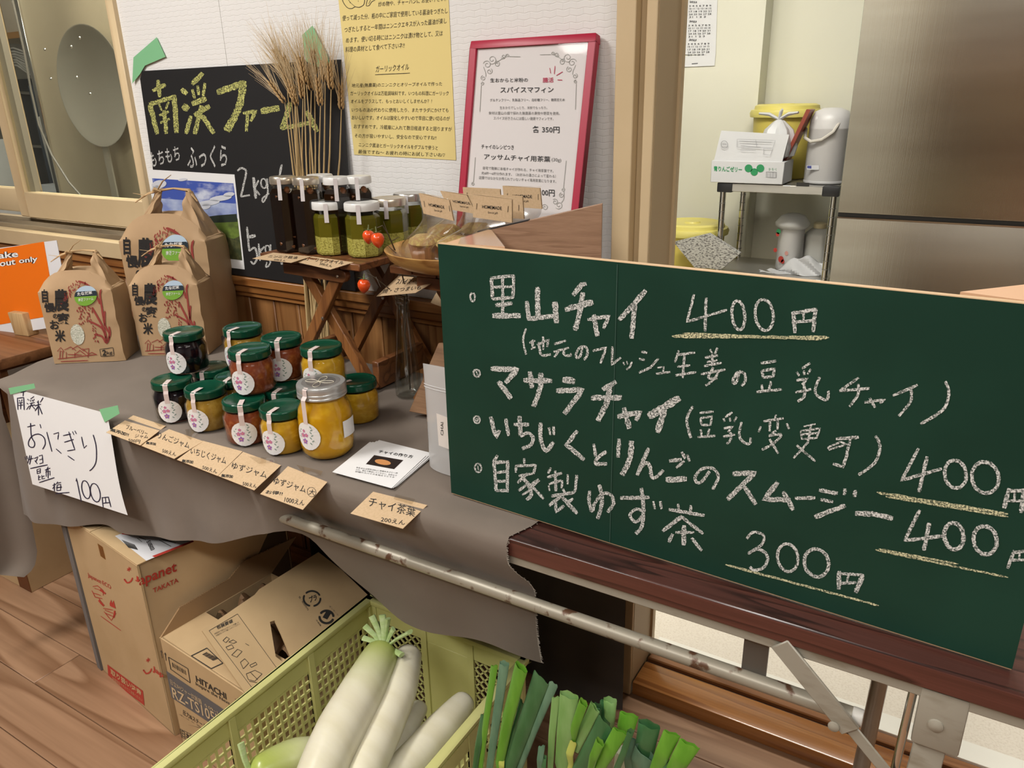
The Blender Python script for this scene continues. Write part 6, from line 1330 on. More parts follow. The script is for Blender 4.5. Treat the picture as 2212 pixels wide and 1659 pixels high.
# ================================================================== daikon
dk = mat('daikon_skin', (.78, .74, .58), .32, noise=((9, 40, 9), (.70, .65, .47), .4, .75), coat=.2, bump=((14, 90, 14), .12, .003), sss=.15)
nt = dk.node_tree; bs = nt.nodes['Principled BSDF']; lk = bs.inputs['Base Color'].links[0].from_socket
at_ = nd(nt, 'ShaderNodeAttribute'); at_.attribute_name = 'ripeness'; mxg = nd(nt, 'ShaderNodeMixRGB'); mxg.inputs[2].default_value = (.36, .44, .07, 1)
nt.links.new(at_.outputs['Fac'], mxg.inputs['Fac']); nt.links.new(lk, mxg.inputs[1]); nt.links.new(mxg.outputs[0], bs.inputs['Base Color'])
stemg = mat('daikon_stem', (.42, .56, .22), .45, noise=((60, 60, 200), (.55, .66, .36), .4, .7))
def daikon(pts, radii, green, label, tuft=()):
    P = []
    n = len(pts)
    Q = [tz(a, b, z_) for a, b, z_ in pts]
    path = []; rr = []
    for i in range(n - 1):
        p0, p1, p2, p3 = Q[max(i - 1, 0)], Q[i], Q[i + 1], Q[min(i + 2, n - 1)]
        for j in range(6):
            t_ = j / 6; t2, t3 = t_ * t_, t_ ** 3
            path.append((p1 * 2 + (p2 - p0) * t_ + (p0 * 2 - p1 * 5 + p2 * 4 - p3) * t2 + (p1 * 3 - p0 - p2 * 3 + p3) * t3) * .5); rr.append(radii[i] + (radii[i + 1] - radii[i]) * t_)
    path.append(Q[-1]); rr.append(radii[-1])
    d0 = (path[0] - path[1]).normalized()
    head = [(path[0] + d0 * rr[0] * math.sin(a) * .75, rr[0] * math.cos(a)) for a in (1.5, 1.2, .9, .6, .3)]
    path = [h[0] for h in head] + path; rr = [h[1] for h in head] + rr
    mb = MB().tube(path, rr, 20); npth = len(path)
    if tuft: t = thing('daikon', label, 'daikon', path[-1], 0, 'daikon in the crate'); o = mb.build('root', dk, t, smooth=True, ang=80)
    else: o = tag(mb.build('daikon', dk, smooth=True, ang=80), label, 'daikon', 'daikon in the crate')
    at = o.data.attributes.new('ripeness', 'FLOAT', 'POINT')
    at.data.foreach_set('value', [max(0.0, 1 - smst(green * .35, green * 1.9, i / npth)) * .95 if green > 0 else .0 for i in range(npth) for _ in range(20)])
    for (a, b, l_) in tuft:
        p = path[0]; tip = ty(a, b, p.y + l_); MB().tube([p - d0 * .004, p.lerp(tip, .5) + V((0, 0, .002)), tip], [.0045, .005, .0062], 8, flat=.6).build('leaf_stalk', stemg, t, smooth=True)
    if tuft: MB().tube([path[1], path[0] + d0 * .004], [.010, .013], 12).build('crown', stemg, t, smooth=True)
daikon([(822, 1418, .352), (786, 1490, .345), (735, 1580, .335), (690, 1680, .32), (655, 1800, .30), (640, 1900, .28)], [.030, .0375, .039, .036, .030, .018], .22, 'plump daikon with green shoulder and leaf stalks at the crate centre', [(788, 1352, .0), (803, 1330, .01), (826, 1328, .015), (838, 1336, .012), (850, 1358, .01), (886, 1365, -.01), (868, 1415, -.012), (784, 1378, -.01), (815, 1345, .02)])
daikon([(882, 1418, .330), (862, 1490, .322), (825, 1580, .310), (785, 1680, .30), (750, 1800, .28)], [.0235, .030, .031, .029, .02], .0, 'pale daikon lying beside the green-shouldered one')
daikon([(1000, 1520, .262), (955, 1572, .262), (885, 1650, .262), (800, 1740, .262), (740, 1820, .25)], [.021, .0275, .029, .028, .018], .0, 'pale daikon along the right side of the crate')
daikon([(965, 1585, .205), (905, 1650, .205), (840, 1720, .205)], [.022, .026, .022], .0, 'daikon half buried under the one along the right side')
daikon([(905, 1530, .215), (870, 1585, .21), (830, 1650, .20)], [.016, .022, .02], .0, 'small daikon tip deep in the crate behind the two long ones')
daikon([(566, 1668, .275), (640, 1640, .265), (720, 1640, .25), (800, 1660, .235)], [.027, .032, .031, .02], .45, 'green-topped daikon lying across the near left corner of the crate', [(520, 1605, .01), (535, 1690, -.01)])

# ================================================================== leeks
lkm = [mat('leek_dark', (.035, .125, .04), .35, noise=((60, 60, 14), (.06, .17, .065), .4, .7), coat=.15), mat('leek_bright', (.10, .29, .02), .33, noise=((60, 60, 14), (.15, .37, .035), .4, .7), coat=.15), mat('leek_grey', (.085, .19, .115), .4, noise=((60, 60, 14), (.15, .27, .17), .4, .7)), mat('leek_light', (.17, .34, .09), .35, noise=((60, 60, 14), (.26, .44, .16), .4, .7)), mat('leek_yellow', (.50, .56, .12), .4)]
lkw = mat('leek_white', (.70, .72, .52), .4); Zk = Z(1020, 1260, 4.158)
def leek(leaves, y, foot, label):
    b0 = ty(*Zk(foot), y); root = V((b0.x - .015, b0.y - .02, 0)); t = thing('leek', label, 'leek', root, 0, 'leeks leaning under the table')
    neck = ty(*Zk((foot[0], foot[1] + 160)), y)
    MB().tube([root, root.lerp(neck, .5), neck, b0], [.012, .0125, .012, .009], 12).build('white_shaft', lkw, t, smooth=True)
    for i, (bx, by, tx_, ty_, wd, mi) in enumerate(leaves):
        yy = y - .004 * (i % 3) + .003 * (i % 2); a = ty(*Zk((bx, by)), y); c = ty(*Zk((tx_, ty_)), yy); w1 = wd / 4.158 * (c - CAM).length / FPX * .5; w0 = max(.0035, w1 * .45) if mi == 4 else max(.004, w1 * .72)
        mid = a.lerp(c, .5) + V((.0015 * math.sin(i * 2.1), -.003, 0)); start = neck.lerp(a, .75) if by > 1500 else a
        w1 = w1 if mi != 4 else w0 * 1.1
        pts = [start, a, a.lerp(mid, .6), mid, mid.lerp(c, .55), c]; ws = [w0 * .8, w0, (w0 * 1.6 + w1) / 2.6, (w0 + w1 * 2) / 3, w1 * .95, w1]
        d_ = (c - a).normalized(); sd = d_.cross(V((0, -1, .35))).normalized(); nm_ = sd.cross(d_).normalized()
        def leaf_pt(u, v, pts=pts, ws=ws, sd=sd, nm_=nm_, i=i, d_=d_):
            q = v * (len(pts) - 1); k_ = min(int(q), len(pts) - 2); f_ = q - k_; p = pts[k_].lerp(pts[k_ + 1], f_); w_ = ws[k_] + (ws[k_ + 1] - ws[k_]) * f_
            g = (u - .5) * 2 * PI; fl = .42 - .24 * v
            cut = d_ * (.004 * math.sin(g + i) + .0012 * math.sin(g * 5 + i * 3)) * (1 if v > .999 else 0)
            return p + sd * (w_ * math.sin(g)) - nm_ * (w_ * fl * math.cos(g)) + cut
        MB().grid(leaf_pt, 18, 16, cu=True).build('leaf', lkm[mi], t, smooth=True, ang=60)
leek([(70, 1700, 200, 738, 70, 1), (150, 1700, 290, 718, 95, 2), (245, 1620, 442, 750, 130, 1), (315, 1590, 446, 1060, 45, 0), (340, 1660, 622, 845, 165, 0), (410, 1700, 732, 905, 85, 2), (20, 1700, 110, 1180, 70, 0), (265, 1690, 268, 1545, 115, 4)], .705, (255, 1700), 'leek with tall dark leaves next to the crate, leftmost of the leeks')
leek([(700, 1690, 752, 1022, 75, 3), (800, 1640, 872, 1002, 175, 3), (885, 1480, 1002, 1068, 85, 1), (925, 1500, 1105, 1112, 105, 3), (955, 1690, 1212, 1265, 190, 0), (880, 1620, 905, 1430, 140, 4)], .685, (830, 1700), 'leek with a broken yellow heart, second from the crate')
leek([(1120, 1690, 1332, 1325, 130, 1), (1290, 1690, 1425, 1325, 55, 0), (1060, 1690, 1150, 1420, 80, 1)], .672, (1130, 1720), 'leek with a wide bright green cut leaf in the middle')
leek([(1420, 1690, 1420, 1400, 120, 2), (1520, 1620, 1590, 1265, 190, 0), (1500, 1690, 1560, 1520, 200, 2)], .69, (1450, 1720), 'leek with torn grey-green leaves right of the middle')
leek([(1640, 1690, 1795, 1345, 140, 1), (1720, 1700, 1760, 1600, 60, 0)], .675, (1660, 1720), 'leek with a single bright broad leaf, second from the right')
leek([(1800, 1690, 1955, 1440, 165, 1)], .665, (1780, 1720), 'leek with a dark blunt leaf, rightmost of the leeks')
leek([(1180, 1350, 1225, 1065, 150, 0), (1220, 1340, 1240, 1045, 120, 3), (1150, 1330, 1130, 1100, 70, 0)], .745, (1190, 1480), 'leek with curled ragged top behind the wide bright leaf')
leek([(1360, 1420, 1410, 1175, 165, 1)], .735, (1350, 1500), 'leek with one round open cut top at the back')
leek([(610, 1700, 625, 1460, 60, 2), (640, 1700, 650, 1560, 40, 0)], .672, (620, 1720), 'small ragged leek tip between the two tallest leeks')

# ================================================================== kitchen beyond the doorway
KY = 3.2
fr = thing('steel_cabinet', 'large stainless steel refrigerator with a split door in the kitchen', 'refrigerator', (.2, 2.55, .034))
MB().box(-.330, .80, 2.215, 2.95, .09, 2.15).build('cabinet_body', steel, fr, bevel=.003)
MB().box(-.332, .80, 2.195, 2.2149, .94, 2.15).build('door', steel, fr, bevel=.003)
MB().box(-.332, .80, 2.195, 2.2149, .12, .930).build('door', steel, fr, bevel=.003)
MB().box(-.331, .80, 2.197, 2.2148, .9305, .9395).build('door_gap', darkgap, fr)
MB().box(-.332, .80, 2.1935, 2.1949, .926, .930).build('door_edge', chrome, fr)
MB().box(-.30, .78, 2.25, 2.9, .034, .09).build('plinth', blackp, fr)

rx0, rx1, ry0, ry1, rz_ = -.957, -.487, 3.20, 3.55, .897
rk = thing('steel_rack', 'chrome steel kitchen rack with black plastic corner caps', 'rack', (-.72, 3.37, .034))
MB().box(rx0 + .06, rx1 - .06, ry0, ry0 + .02, rz_ - .032, rz_).box(rx0 + .02, rx1 - .02, ry0 + .02, ry1, rz_ - .02, rz_ - .002).build('top_shelf', mat('rack_steel', (.62, .60, .56), .3, metal=.8), rk, bevel=.002, seg=1)
MB().box(rx0 + .02, rx1 - .02, ry0 + .005, ry1, .515, .535).build('lower_shelf', MATS['rack_steel'], rk, bevel=.002, seg=1)
for xx in (rx0, rx1 - .062): MB().box(xx, xx + .062, ry0 - .004, ry0 + .05, rz_ - .036, rz_ + .002).build('corner_cap', blackp, rk, bevel=.004)
for xx in (rx0 + .02, rx1 - .02):
    for yy in (ry0 + .02, ry1 - .02):
        MB().tube([(xx, yy, .034), (xx, yy, rz_ - .036)], .0125, 14).build('post', chrome, rk, smooth=True)
        rg = MB()
        for i in range(22): rg.tube([(xx, yy, .10 + i * .034), (xx, yy, .103 + i * .034)], .0128, 12)
        rg.build('post_grooves', mat('groove_grey', (.30, .29, .27), .4, metal=.6), rk)['kind'] = 'stuff'
lbp = ty(1695, 399, ry0 - .001); MB().slab([ty(1721, 394, ry0 - .0005), ty(1748, 395, ry0 - .0005), ty(1748, 403, ry0 - .0005), ty(1720, 402, ry0 - .0005)], (0, -.0006, 0)).build('name_plate', pr_blk, rk)
# --- apple jelly carton
whb = mat('white_carton', (.70, .70, .71), .6); grn = mat('carton_green', (.03, .30, .11), .6); gpr = mat('carton_grey_print', (.30, .30, .32), .6)
bx0, bx1 = ty(1535, 382, 3.19).x, ty(1691, 388, 3.19).x
ab = thing('jelly_carton', 'white carton with green apples and open lid on the steel rack', 'box', ((bx0 + bx1) / 2, 3.30, rz_))
zt_ = rz_ + .003; hT = ty(1610, 348, 3.19).z - zt_
MB().box(bx0, bx1, 3.19, 3.35, zt_, zt_ + hT).build('carton_body', whb, ab, bevel=.002, seg=1)
lt_ = ty(1620, 286, 3.20).z
MB().add([V((bx0 + .008, 3.195, zt_ + hT)), V((bx1 - .01, 3.195, zt_ + hT)), V((bx1 + .004, 3.205, lt_ - .008)), V((bx0 + .026, 3.205, lt_ + .006)), V((bx0 + .008, 3.20, zt_ + hT)), V((bx1 - .01, 3.20, zt_ + hT)), V((bx1 + .004, 3.21, lt_ - .008)), V((bx0 + .026, 3.21, lt_ + .006))], [(0, 1, 2, 3), (7, 6, 5, 4), (0, 4, 5, 1), (1, 5, 6, 2), (2, 6, 7, 3), (3, 7, 4, 0)]).build('lid_flap', whb, ab)
AP = Plane((0, 3.19, 0), (0, -1, 0), .001); AF = Plane((0, 3.191, zt_ + hT), (0, -1, .07), .002); Z9 = Z(1500, 180, 3.77)
m = MB(); letter(m, '青りんごゼリー', Z9((158, 715)), Z9((388, 725)), Z9((158, 672)), AP, .03); letter(m, 'ひ・ろ・く', Z9((606, 710)), Z9((668, 712)), Z9((606, 688)), AP, .02)
for cx, cy, r_ in [(442, 692, 32), (538, 692, 32), (488, 722, 30)]: m.add([AP(*Z9((cx + r_ * math.cos(a * PI / 10), cy + r_ * math.sin(a * PI / 10))), 1.2) for a in range(20)], [tuple(range(20))])
m.build('green_print', grn, ab)
m = MB()
for i in range(10): stroke(m, [Z9((592 + i * 8, 728)), Z9((592 + i * 8, 764))], .7 if i % 3 else 1.4, AP, jit=.02)
write(m, Z9, 3.77, [((585, 720), (670, 724), (668, 770), (584, 765), (585, 720), 4)], AP, jit=.02)
write(m, Z9, 3.77, [('s', *ell(246, 498, 28, 30, 12), 5), ((232, 498), (262, 498), 8), ((350, 455), (660, 465), (640, 525), (350, 520), (350, 455), 3), ((365, 470), (630, 480), 4), ((370, 490), (520, 500), 3), ((380, 510), (540, 520), 4), ((565, 530), (640, 532), (620, 585), (565, 580), (565, 530), 3), ((375, 545), (500, 548), 3), ((500, 460), (510, 520), 3)], AF, jit=.05)
m.build('grey_print', gpr, ab)
# --- knotted carrier bag
bagm = mat('carrier_bag_white', (.72, .72, .73), .4, alpha=.9); bgp = V((ty(1680, 300, 3.275).x, 3.275, zt_ + hT + .002))
t = thing('knotted_bag', 'knotted white carrier bag sitting in the jelly carton', 'bag', bgp)
kz = ty(1683, 258, 3.275).z - bgp.z
MB().lathe([(.03, 0), (.064, .015), (.072, .05), (.052, kz * .75), (.02, kz * .96), (.010, kz)], 24, bgp, rad=lambda g: 1 + .10 * math.sin(5 * g) + .06 * math.sin(9 * g + 1)).build('bag_body', bagm, t, smooth=True, ang=30)
kp = ty(1683, 258, 3.275)
for (a, b) in ((1640, 245), (1725, 243), (1690, 236)):
    e_ = ty(a, b, 3.27); MB().tube([kp, kp.lerp(e_, .5) + V((0, 0, .008)), e_], [.010, .014, .009], 8, flat=.5).build('bag_handle', bagm, t, smooth=True)
# --- leaning tray
t0, t1_ = ty(1688, 352, 3.25), ty(1742, 236, 3.25)
tr = MB().slab([t0, t0 + V((.012, 0, -.004)), t1_ + V((.016, 0, -.002)), t1_], (0, .09, 0)).build('lacquer_tray', mat('tray_red_brown', (.30, .06, .035), .35), bevel=.001, seg=1); tag(tr, 'red-brown lacquer tray leaning against the thermal pot', 'tray')
# --- thermal pot
pc = ty(1784, 388, 3.27); pr2 = (ty(1828, 320, 3.35).x - ty(1738, 320, 3.35).x) / 2; pc = V(((ty(1826, 380, 3.35).x + ty(1738, 380, 3.35).x) / 2, 3.35, rz_))
ph_ = ty(1790, 232, pc.y).z - rz_
potm = mat('pot_ivory', (.68, .66, .65), .35)
t = thing('thermal_pot', 'ivory electric thermal pot with carrying handle on the steel rack', 'thermal pot', pc)
MB().lathe([(pr2 * .96, 0), (pr2, .01), (pr2, ph_ * .72), (pr2 * 1.01, ph_ * .725), (pr2, ph_ * .74), (pr2 * .98, ph_ * .84), (pr2 * .80, ph_ * .95), (pr2 * .4, ph_ * .995), (0, ph_)], 32, pc, cap1=False).build('pot_body', potm, t, smooth=True, ang=50)
MB().lathe([(pr2 * .98, 0), (pr2 * 1.02, .003), (pr2 * 1.02, .010), (pr2, .012)], 32, pc).build('base_ring', mat('pot_base', (.55, .54, .54), .4), t, smooth=True)
hp = [ty(a, b, pc.y - pr2 * k_) for a, b, k_ in [(1741, 278, .2), (1739, 298, .8), (1752, 306, 1.06), (1775, 302, 1.12), (1800, 285, 1.08), (1815, 262, .7), (1816, 255, .3)]]
MB().tube(hp, .0065, 8).build('carry_handle', mat('pot_handle', (.66, .62, .55), .4), t, smooth=True)
sp_ = Plane(pc + V((0, -pr2 * 1.0, 0)), (0, -1, 0), .002); m = MB(); m.add([sp_(*p) for p in [(1743, 357), (1769, 357), (1769, 367), (1743, 366)]], [(0, 1, 2, 3)], 0); m.add([sp_(*p, 1.4) for p in [(1744, 358), (1753, 358), (1753, 364), (1744, 363)]], [(0, 1, 2, 3)], 1); m.build('maker_label', [pr_wht, mat('label_blue', (.06, .08, .32), .5)], t)
sp0 = pc + V((pr2 * .55, -pr2 * .55, ph_ * .90)); MB().lathe([(.02, 0), (.018, .02), (.008, .03)], 14, pc + V((-pr2 * .5, -pr2 * .55, ph_ * .80))).build('spout_button', potm, t, smooth=True)
# --- yellow bins
yb = mat('bin_yellow', (.78, .64, .14), .45); yl = mat('bin_lid_yellow', (.82, .72, .20), .4)
def bin_(c, r, h, label):
    t = thing('food_bin', label, 'bin', c)
    MB().lathe([(r * .86, 0), (r * .90, .01), (r * .98, h - .03)], 36, c).build('bin_body', yb, t, smooth=True, ang=50)
    MB().lathe([(r * 1.0, h - .03), (r * 1.09, h - .028), (r * 1.11, h - .012), (r * 1.07, h), (r * .98, h + .002), (r * .96, h + .016), (r * .86, h + .022), (r * .80, h + .018), (r * .25, h + .018), (r * .22, h + .024), (0, h + .024)], 36, c, cap1=False).build('bin_lid', yl, t, smooth=True, ang=40)
    return t
bl_c = V(((ty(1622, 250, 3.53).x + ty(1778, 250, 3.53).x) / 2 + .0, 3.53, rz_)); br_ = (ty(1778, 250, 3.53).x - ty(1622, 250, 3.53).x) / 2 / 1.10
bin_(bl_c, br_, ty(1700, 226, 3.47).z - rz_ - .02, 'yellow lidded bin on top of the steel rack behind the carton')
b2c = ty(1500, 492, 3.35); bin_(V((b2c.x - .02, 3.38, .034)), .145, b2c.z - .034, 'yellow lidded bin at floor level beside the steel rack')
# newspaper bundle in front of that bin
npm_ = mat('newsprint', (.55, .54, .50), .8, noise=((110, 110, 300), (.16, .15, .14), .50, .58)); n0 = V((ty(1500, 560, 3.18).x, 3.18, .034))
nq = [ty(*p, 3.17) for p in [(1455, 523), (1530, 505), (1598, 548), (1558, 582), (1500, 578)]]
MB().slab(nq, (0, .03, 0)).build('newspaper', npm_); nb = bpy.data.objects['newspaper']; tag(nb, 'folded newspaper sheet propped before the floor bin', 'newspaper')
sb = MB().lathe([(.12, 0), (.13, .42), (.135, .425), (.12, .44)], 28, V((ty(1478, 590, 3.0).x, 3.02, .034))).build('tub', mat('tub_amber', (.62, .48, .16), .4)); tag(sb, 'amber plastic tub low beside the door jamb', 'tub')
# pinkish canister behind pot
cn = MB().box(ty(1820, 300, 3.46).x, ty(1842, 300, 3.46).x, 3.46, 3.54, rz_, ty(1832, 250, 3.46).z).build('canister', mat('canister_pink', (.72, .62, .63), .4), bevel=.006); tag(cn, 'pale pink canister behind the thermal pot at the rack end', 'canister')
# --- things on the lower shelf
sz2 = .5355
p1c = ty(1695, 586, 3.30); c1 = V((ty(1700, 560, 3.32).x, 3.36, sz2)); r1 = (ty(1726, 540, 3.36).x - ty(1669, 540, 3.36).x) / 2; h1_ = ty(1700, 492, 3.36).z - sz2
t = thing('flower_jug', 'white air pot with red flower print on the lower rack shelf', 'jug', c1)
MB().lathe([(r1 * .92, 0), (r1, .008), (r1 * .96, h1_), (r1 * 1.0, h1_ + .004)], 28, c1).build('jug_body', mat('jug_white', (.74, .73, .72), .35), t, smooth=True, ang=50)
MB().lathe([(r1 * 1.05, h1_), (r1 * 1.28, h1_ + .012), (r1 * 1.30, h1_ + .024), (r1 * .9, h1_ + .05), (r1 * .5, h1_ + .060), (0, h1_ + .062)], 28, c1, cap1=False).build('jug_lid', mat('jug_lid', (.70, .70, .68), .25), t, smooth=True, ang=50)
JP = Plane(c1 + V((0, -r1 * 1.0, 0)), (0, -1, 0), .002); m = MB()
for cx, cy, r_, mi in [(1682, 500, 5, 1), (1680, 506, 4, 0), (1687, 560, 6, 0), (1691, 565, 4, 0), (1699, 547, 4, 2), (1675, 540, 4, 0)]: m.add([JP(cx + r_ * math.cos(a), cy + r_ * 1.2 * math.sin(a)) for a in [i * PI / 5 for i in range(10)]], [tuple(range(10))], mi)
m.build('flower_print', [pr_red, grn, mat('print_pale_red', (.7, .35, .3), .5)], t)
c2 = V((ty(1762, 560, 3.40).x, 3.42, sz2)); r2 = (ty(1795, 540, 3.42).x - ty(1726, 540, 3.42).x) / 2; h2_ = ty(1760, 500, 3.42).z - sz2
t = thing('water_tank', 'translucent white water tank on the lower rack shelf', 'tank', c2)
MB().lathe([(r2 * .95, 0), (r2, .01), (r2, h2_ - .03), (r2 * .92, h2_ - .005), (r2 * .6, h2_ + .012), (r2 * .45, h2_ + .016)], 8, c2, rot=.39).build('tank_body', mat('tank_white', (.72, .71, .66), .4), t, bevel=.006)
MB().lathe([(r2 * .42, h2_ + .014), (r2 * .44, h2_ + .034), (r2 * .38, h2_ + .038)], 20, c2).build('tank_cap', mat('tank_cap', (.66, .56, .34), .4), t, smooth=True)
def bag2(u, v):
    p = ty(1640 + 150 * u, 598 - 10 * v - 34 * v * max(0, math.sin(u * PI * 1.15 - .75)) , 3.255 + .05 * v); p.z = max(p.z, sz2 + .001); return p + V((0, .012 * math.sin(u * 17 + v * 6), .008 * v * math.sin(u * 23 + v * 4)))
pbg = MB().grid(bag2, 30, 10).build('plastic_bag', bagm, smooth=True, ang=25, solid=.001); tag(pbg, 'crumpled white plastic bag on the lower rack shelf', 'bag')
# --- wall calendar
CP = Plane((0, 3.598, 0), (0, -1, 0), .001); t = thing('wall_calendar', 'white three-month calendar hanging on the kitchen pier', 'calendar', ty(1510, 140, 3.598))
MB().slab([CP(1470, -60), CP(1552, -55), CP(1546, 118), CP(1470, 118)], (0, -.001, 0)).build('sheets', paper, t); MB().slab([CP(1470, 122, 2), CP(1546, 117, 2), CP(1544, 142, 2), CP(1470, 145, 2)], (0, -.001, 0)).build('bottom_strip', paper, t)
m = MB()
for k_, y0 in enumerate((8, 50, 90)):
    letter(m, '2023', (1490 - k_ * 1, y0 - 2), (1506 - k_, y0 - 1), (1490, y0 - 6), CP, .03, k=4)
    for r_ in range(5): letter(m, ['3 4 5 6 7 8 9', '10 11 12 13 14 15', '17 18 19 20 21', '24 25 26 27 28', '31 1 2 3'][r_], (1489 - k_ * 1.5, y0 + 7 + r_ * 6), (1537 - k_ * 2 - (12 if r_ == 4 else 0), y0 + 6 + r_ * 6), (1489 - k_ * 1.5, y0 + 3.4 + r_ * 6), CP, .01, k=4)
stroke(m, [(1495, 138), (1508, 137)], 2.5, lambda x_, y_, k: CP(x_, y_, 4), jit=.02); m.build('dates', mat('print_softgrey', (.10, .10, .11), .6), t)

# ================================================================== kitchen corner seen through the window
t = thing('hood_panel', 'khaki reflecting sheet-steel range hood seen through the window', 'range hood', (ty(140, 200, 1.82).x, 1.9, .034))
hx0 = ty(84, 210, 1.82).x
def hood_pt(u, v): return V((hx0 + u * (-1.62 - hx0), 1.82 + .012 * math.sin(u * 20) * (1 - u) + .05 * u * u, .70 + v * 1.3))
MB().grid(hood_pt, 60, 4).build('front_sheet', steel_hood, t, smooth=True, ang=80)
MB().box(hx0 - .012, hx0 + .012, 1.812, 1.835, .70, 2.0).build('corner_post', chrome, t, bevel=.002, seg=1)
MB().box(hx0, -1.62, 1.87, 2.3, .034, 2.0).build('hood_body', steel_dark, t)
for i, (a, b) in enumerate([(97, 107), (110, 170), (172, 82), (154, 101), (166, 167), (195, 203)]): MB().lathe([(.006, 0), (.005, .003), (.002, .005)], 10, ty(a, b, 1.76 if i > 1 else 1.812), M=Matrix.Rotation(PI / 2, 3, 'X')).build('rivet', chrome, t, smooth=True)
pcn = ty(207, 188, 1.785)
t = thing('hanging_pan', 'large round grey pan hanging before the steel hood behind the window', 'pan', pcn)
Mp = Matrix.Rotation(PI / 2, 3, 'X')
MB().lathe([(0, 0), (.185, 0), (.205, .012), (.208, .016), (.203, .016), (.183, .005), (0, .005)], 48, pcn, M=Mp, cap0=False, cap1=False).build('pan', mat('pan_grey', (.34, .315, .26), .4, metal=.3), t, smooth=True, ang=40)
MB().obox(pcn + V((-.016, -.012, -.205)), V((.034, 0, 0)), V((0, .006, 0)), V((.004, 0, -.30))).build('pan_handle', mat('pan_handle', (.38, .35, .28), .45), t)
cb = MB().tube([ty(a, b, 1.70) for a, b in [(22, -20), (34, 30), (52, 110), (66, 190), (84, 270), (112, 335), (150, 395), (190, 440)]], .004, 8).build('cable', mat('cable_grey', (.20, .18, .15), .5), smooth=True); tag(cb, 'thin grey cable hanging down inside the window', 'cable')
hc = MB().box(ty(-60, 40, 2.1).x, ty(64, 40, 2.1).x, 2.1, 2.4, ty(40, 82, 2.1).z, 2.0).build('wall_cupboard', mat('cupboard_cream', (.80, .70, .56), .5), bevel=.003); tag(hc, 'pale hanging cupboard at the top left inside the window', 'cupboard')
MB().box(ty(-60, 40, 2.1).x, ty(64, 40, 2.1).x, 2.096, 2.0995, ty(40, 82, 2.1).z, ty(40, 68, 2.1).z).build('cupboard_edge', mat('edge_orange_wood', (.66, .36, .14), .5), hc)
ov = thing('dark_oven', 'dark glass-fronted oven behind the window', 'oven', (ty(70, 300, 2.0).x, 2.15, .034))
MB().box(ty(20, 300, 2.0).x, hx0 - .03, 2.0, 2.35, .034, ty(55, 170, 2.0).z).build('oven_body', mat('oven_black', (.035, .04, .045), .25), ov, bevel=.004)
for yy in (198, 312): MB().tube([ty(20, yy, 1.985), ty(112, yy + 6, 1.985)], .008, 8).build('oven_rail', chrome, ov, smooth=True)
MB().obox(ty(60, 185, 1.97), V((.07, 0, 0)), V((0, .004, 0)), V((.0, 0, -.42))).build('oven_glass', mat('oven_glass', (.08, .10, .13), .15), ov)
sp3 = MB(); a_, b_ = ty(82, 252, 1.93), ty(122, 405, 1.93); sd = V((.014, 0, .003)); sp3.slab([a_ - sd, a_ + sd, b_ + sd * 1.3, b_ - sd * 1.3], (0, .012, 0)); o = sp3.build('spatula', mat('utensil_white', (.66, .64, .60), .4), bevel=.004); tag(o, 'white-handled spatula hanging inside the window', 'utensil')
wc = MB().box(ty(84, 410, 1.88).x, hx0 - .018, 1.88, 1.97, .034, ty(105, 400, 1.88).z).build('white_tub', mat('tub_white', (.72, .73, .76), .35), bevel=.006); tag(wc, 'white plastic tub at the foot of the window', 'tub')
wr_ = MB()
for i in range(9):
    y0 = 108 + i * 4; wr_.tube([ty(8 + i, y0, 1.96), ty(30 + i, y0 - 4 + (i % 3) * 3, 1.95), ty(52, y0 + 4 + i, 1.955), ty(80, y0 + 14 + i * 2, 1.96)], .004, 6)
o = wr_.build('wire_bundle', mat('wire_grey', (.42, .40, .37), .4), smooth=True); tag(o, 'bundle of grey wire whisks behind the window', 'utensil')
gm = MB().box(ty(-150, 350, 1.70).x, ty(26, 350, 1.72).x, 1.62, 1.72, .034, ty(5, 300, 1.72).z).build('grey_appliance', mat('appliance_grey', (.30, .30, .29), .35), bevel=.006); tag(gm, 'grey kitchen appliance at the far left behind the window', 'appliance')

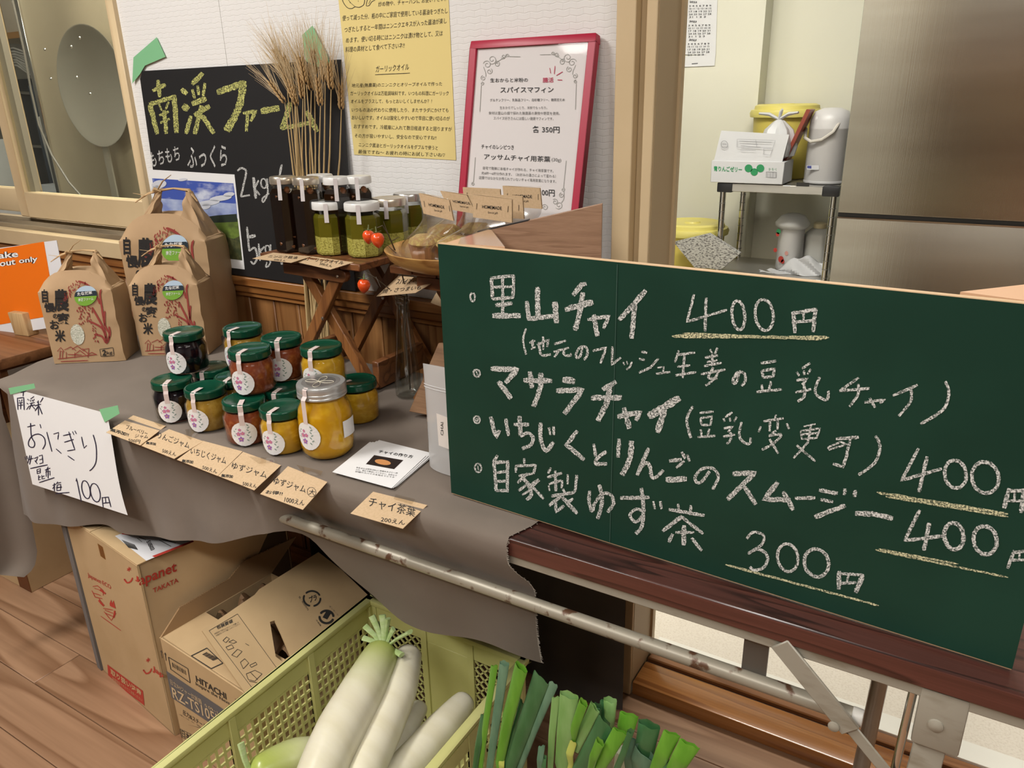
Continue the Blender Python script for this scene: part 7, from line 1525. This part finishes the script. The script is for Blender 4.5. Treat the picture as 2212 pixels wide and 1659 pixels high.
# ================================================================== pieces of a part hang under that part
SUB = {'menu_board': {'chalk_writing': 'chalk_sheet', 'chalk_price': 'chalk_sheet', 'chalk_underline': 'chalk_sheet', 'sheet_seam': 'chalk_sheet', 'clear_tape': 'gusset'},
 'black_notice_board': {'large_lettering': 'board', 'small_lettering': 'board', 'picture': 'photo_print', 'printed_clouds': 'photo_print'}, 'yellow_poster': {'handwriting': 'paper', 'garlic_sketch': 'paper'},
 'framed_notice': {'printed_headings': 'printed_page', 'printed_text': 'printed_page', 'red_print': 'printed_page', 'printed_scrolls': 'printed_page'}, 'rice_ball_sign': {'handwriting': 'paper'}, 'price_card': {'handwriting': 'card', 'ring_mark': 'card'},
 'recipe_leaflet': {'print': 'paper', 'picture': 'paper'}, 'jam_jar': {'seal_strip': 'lid', 'flower_label': 'glass'}, 'preserving_jar': {'seal_strip': 'screw_lid', 'lid_flower_print': 'screw_lid', 'lid_sticker': 'screw_lid', 'flower_label': 'glass', 'side_label': 'glass'},
 'garlic_oil_jar': {'seal_strip': 'lid'}, 'garlic_soy_jar': {'seal_strip': 'lid'}, 'muffin_bag': {'card_print': 'header_card', 'staple': 'header_card'}, 'fruiting_twig': {'sepals': 'fruit'},
 'rice_sack': {'brush_lettering': 'sack_body', 'red_print': 'sack_body', 'rice_window': 'sack_body', 'weight_mark': 'sack_body', 'round_sticker': 'sack_body'}, 'takeout_sign': {'orange_print': 'laminate', 'lettering': 'laminate', 'lettering_outline': 'laminate'},
 'tea_pouch': {'label_print': 'label', 'zip_line': 'pouch_film'}, 'tall_carton': {'red_print': 'carton_body', 'side_print': 'carton_body', 'white_print': 'carton_body', 'packing_tape': 'carton_body', 'delivery_label': 'top_flap'},
 'open_carton': {'front_print': 'carton_body', 'grey_band': 'carton_body', 'band_print': 'carton_body', 'flap_print': 'right_flap', 'top_print': 'front_flap', 'fluting': 'left_flap'}, 'folding_table': {'tube_cap': 'brace_tube', 'edge_band': 'table_top'},
 'jelly_carton': {'green_print': 'carton_body', 'grey_print': 'lid_flap'}, 'flower_jug': {'flower_print': 'jug_body'}, 'thermal_pot': {'maker_label': 'pot_body'}, 'steel_rack': {'post_grooves': 'post', 'name_plate': 'top_shelf'}, 'wall_calendar': {'dates': 'sheets'},
 'hood_panel': {'rivet': 'front_sheet'}, 'wheat_stalk': {'awns': 'ear'}, 'window_1': {'window_pane': 'sash_frame'}, 'laminate_board': {'black_edging': 'board'}}
for ro in [o for o in list(COL.objects) if o.parent is None]:
    rule = SUB.get(ro.name.split('.')[0])
    if not rule: continue
    kids = sorted(ro.children, key=lambda q: q.name); by = {}
    for q in kids: by.setdefault(q.name.split('.')[0], []).append(q)
    for sname, pname in rule.items():
        ps = by.get(pname, [])
        for i_, q in enumerate(by.get(sname, [])):
            if ps: q.parent = ps[i_] if len(ps) == len(by[sname]) else ps[0]

for o in COL.objects:                               # fine print and pen strokes nobody would pick apart
    if o.parent is not None and o.name.split('.')[0] in ('handwriting', 'print', 'card_print', 'printed_headings', 'printed_text', 'printed_scrolls', 'printed_clouds', 'red_print', 'flap_print', 'front_print', 'band_print', 'white_print', 'top_print', 'dates', 'small_lettering', 'brush_lettering', 'grey_print', 'green_print', 'flower_print', 'lettering', 'lettering_outline', 'delivery_label', 'garlic_sketch', 'lid_flower_print'):
        o['kind'] = 'stuff'

# ================================================================== tidy up
if _fo is not None:
    cdat = _fo.data; bpy.data.objects.remove(_fo); bpy.data.curves.remove(cdat)
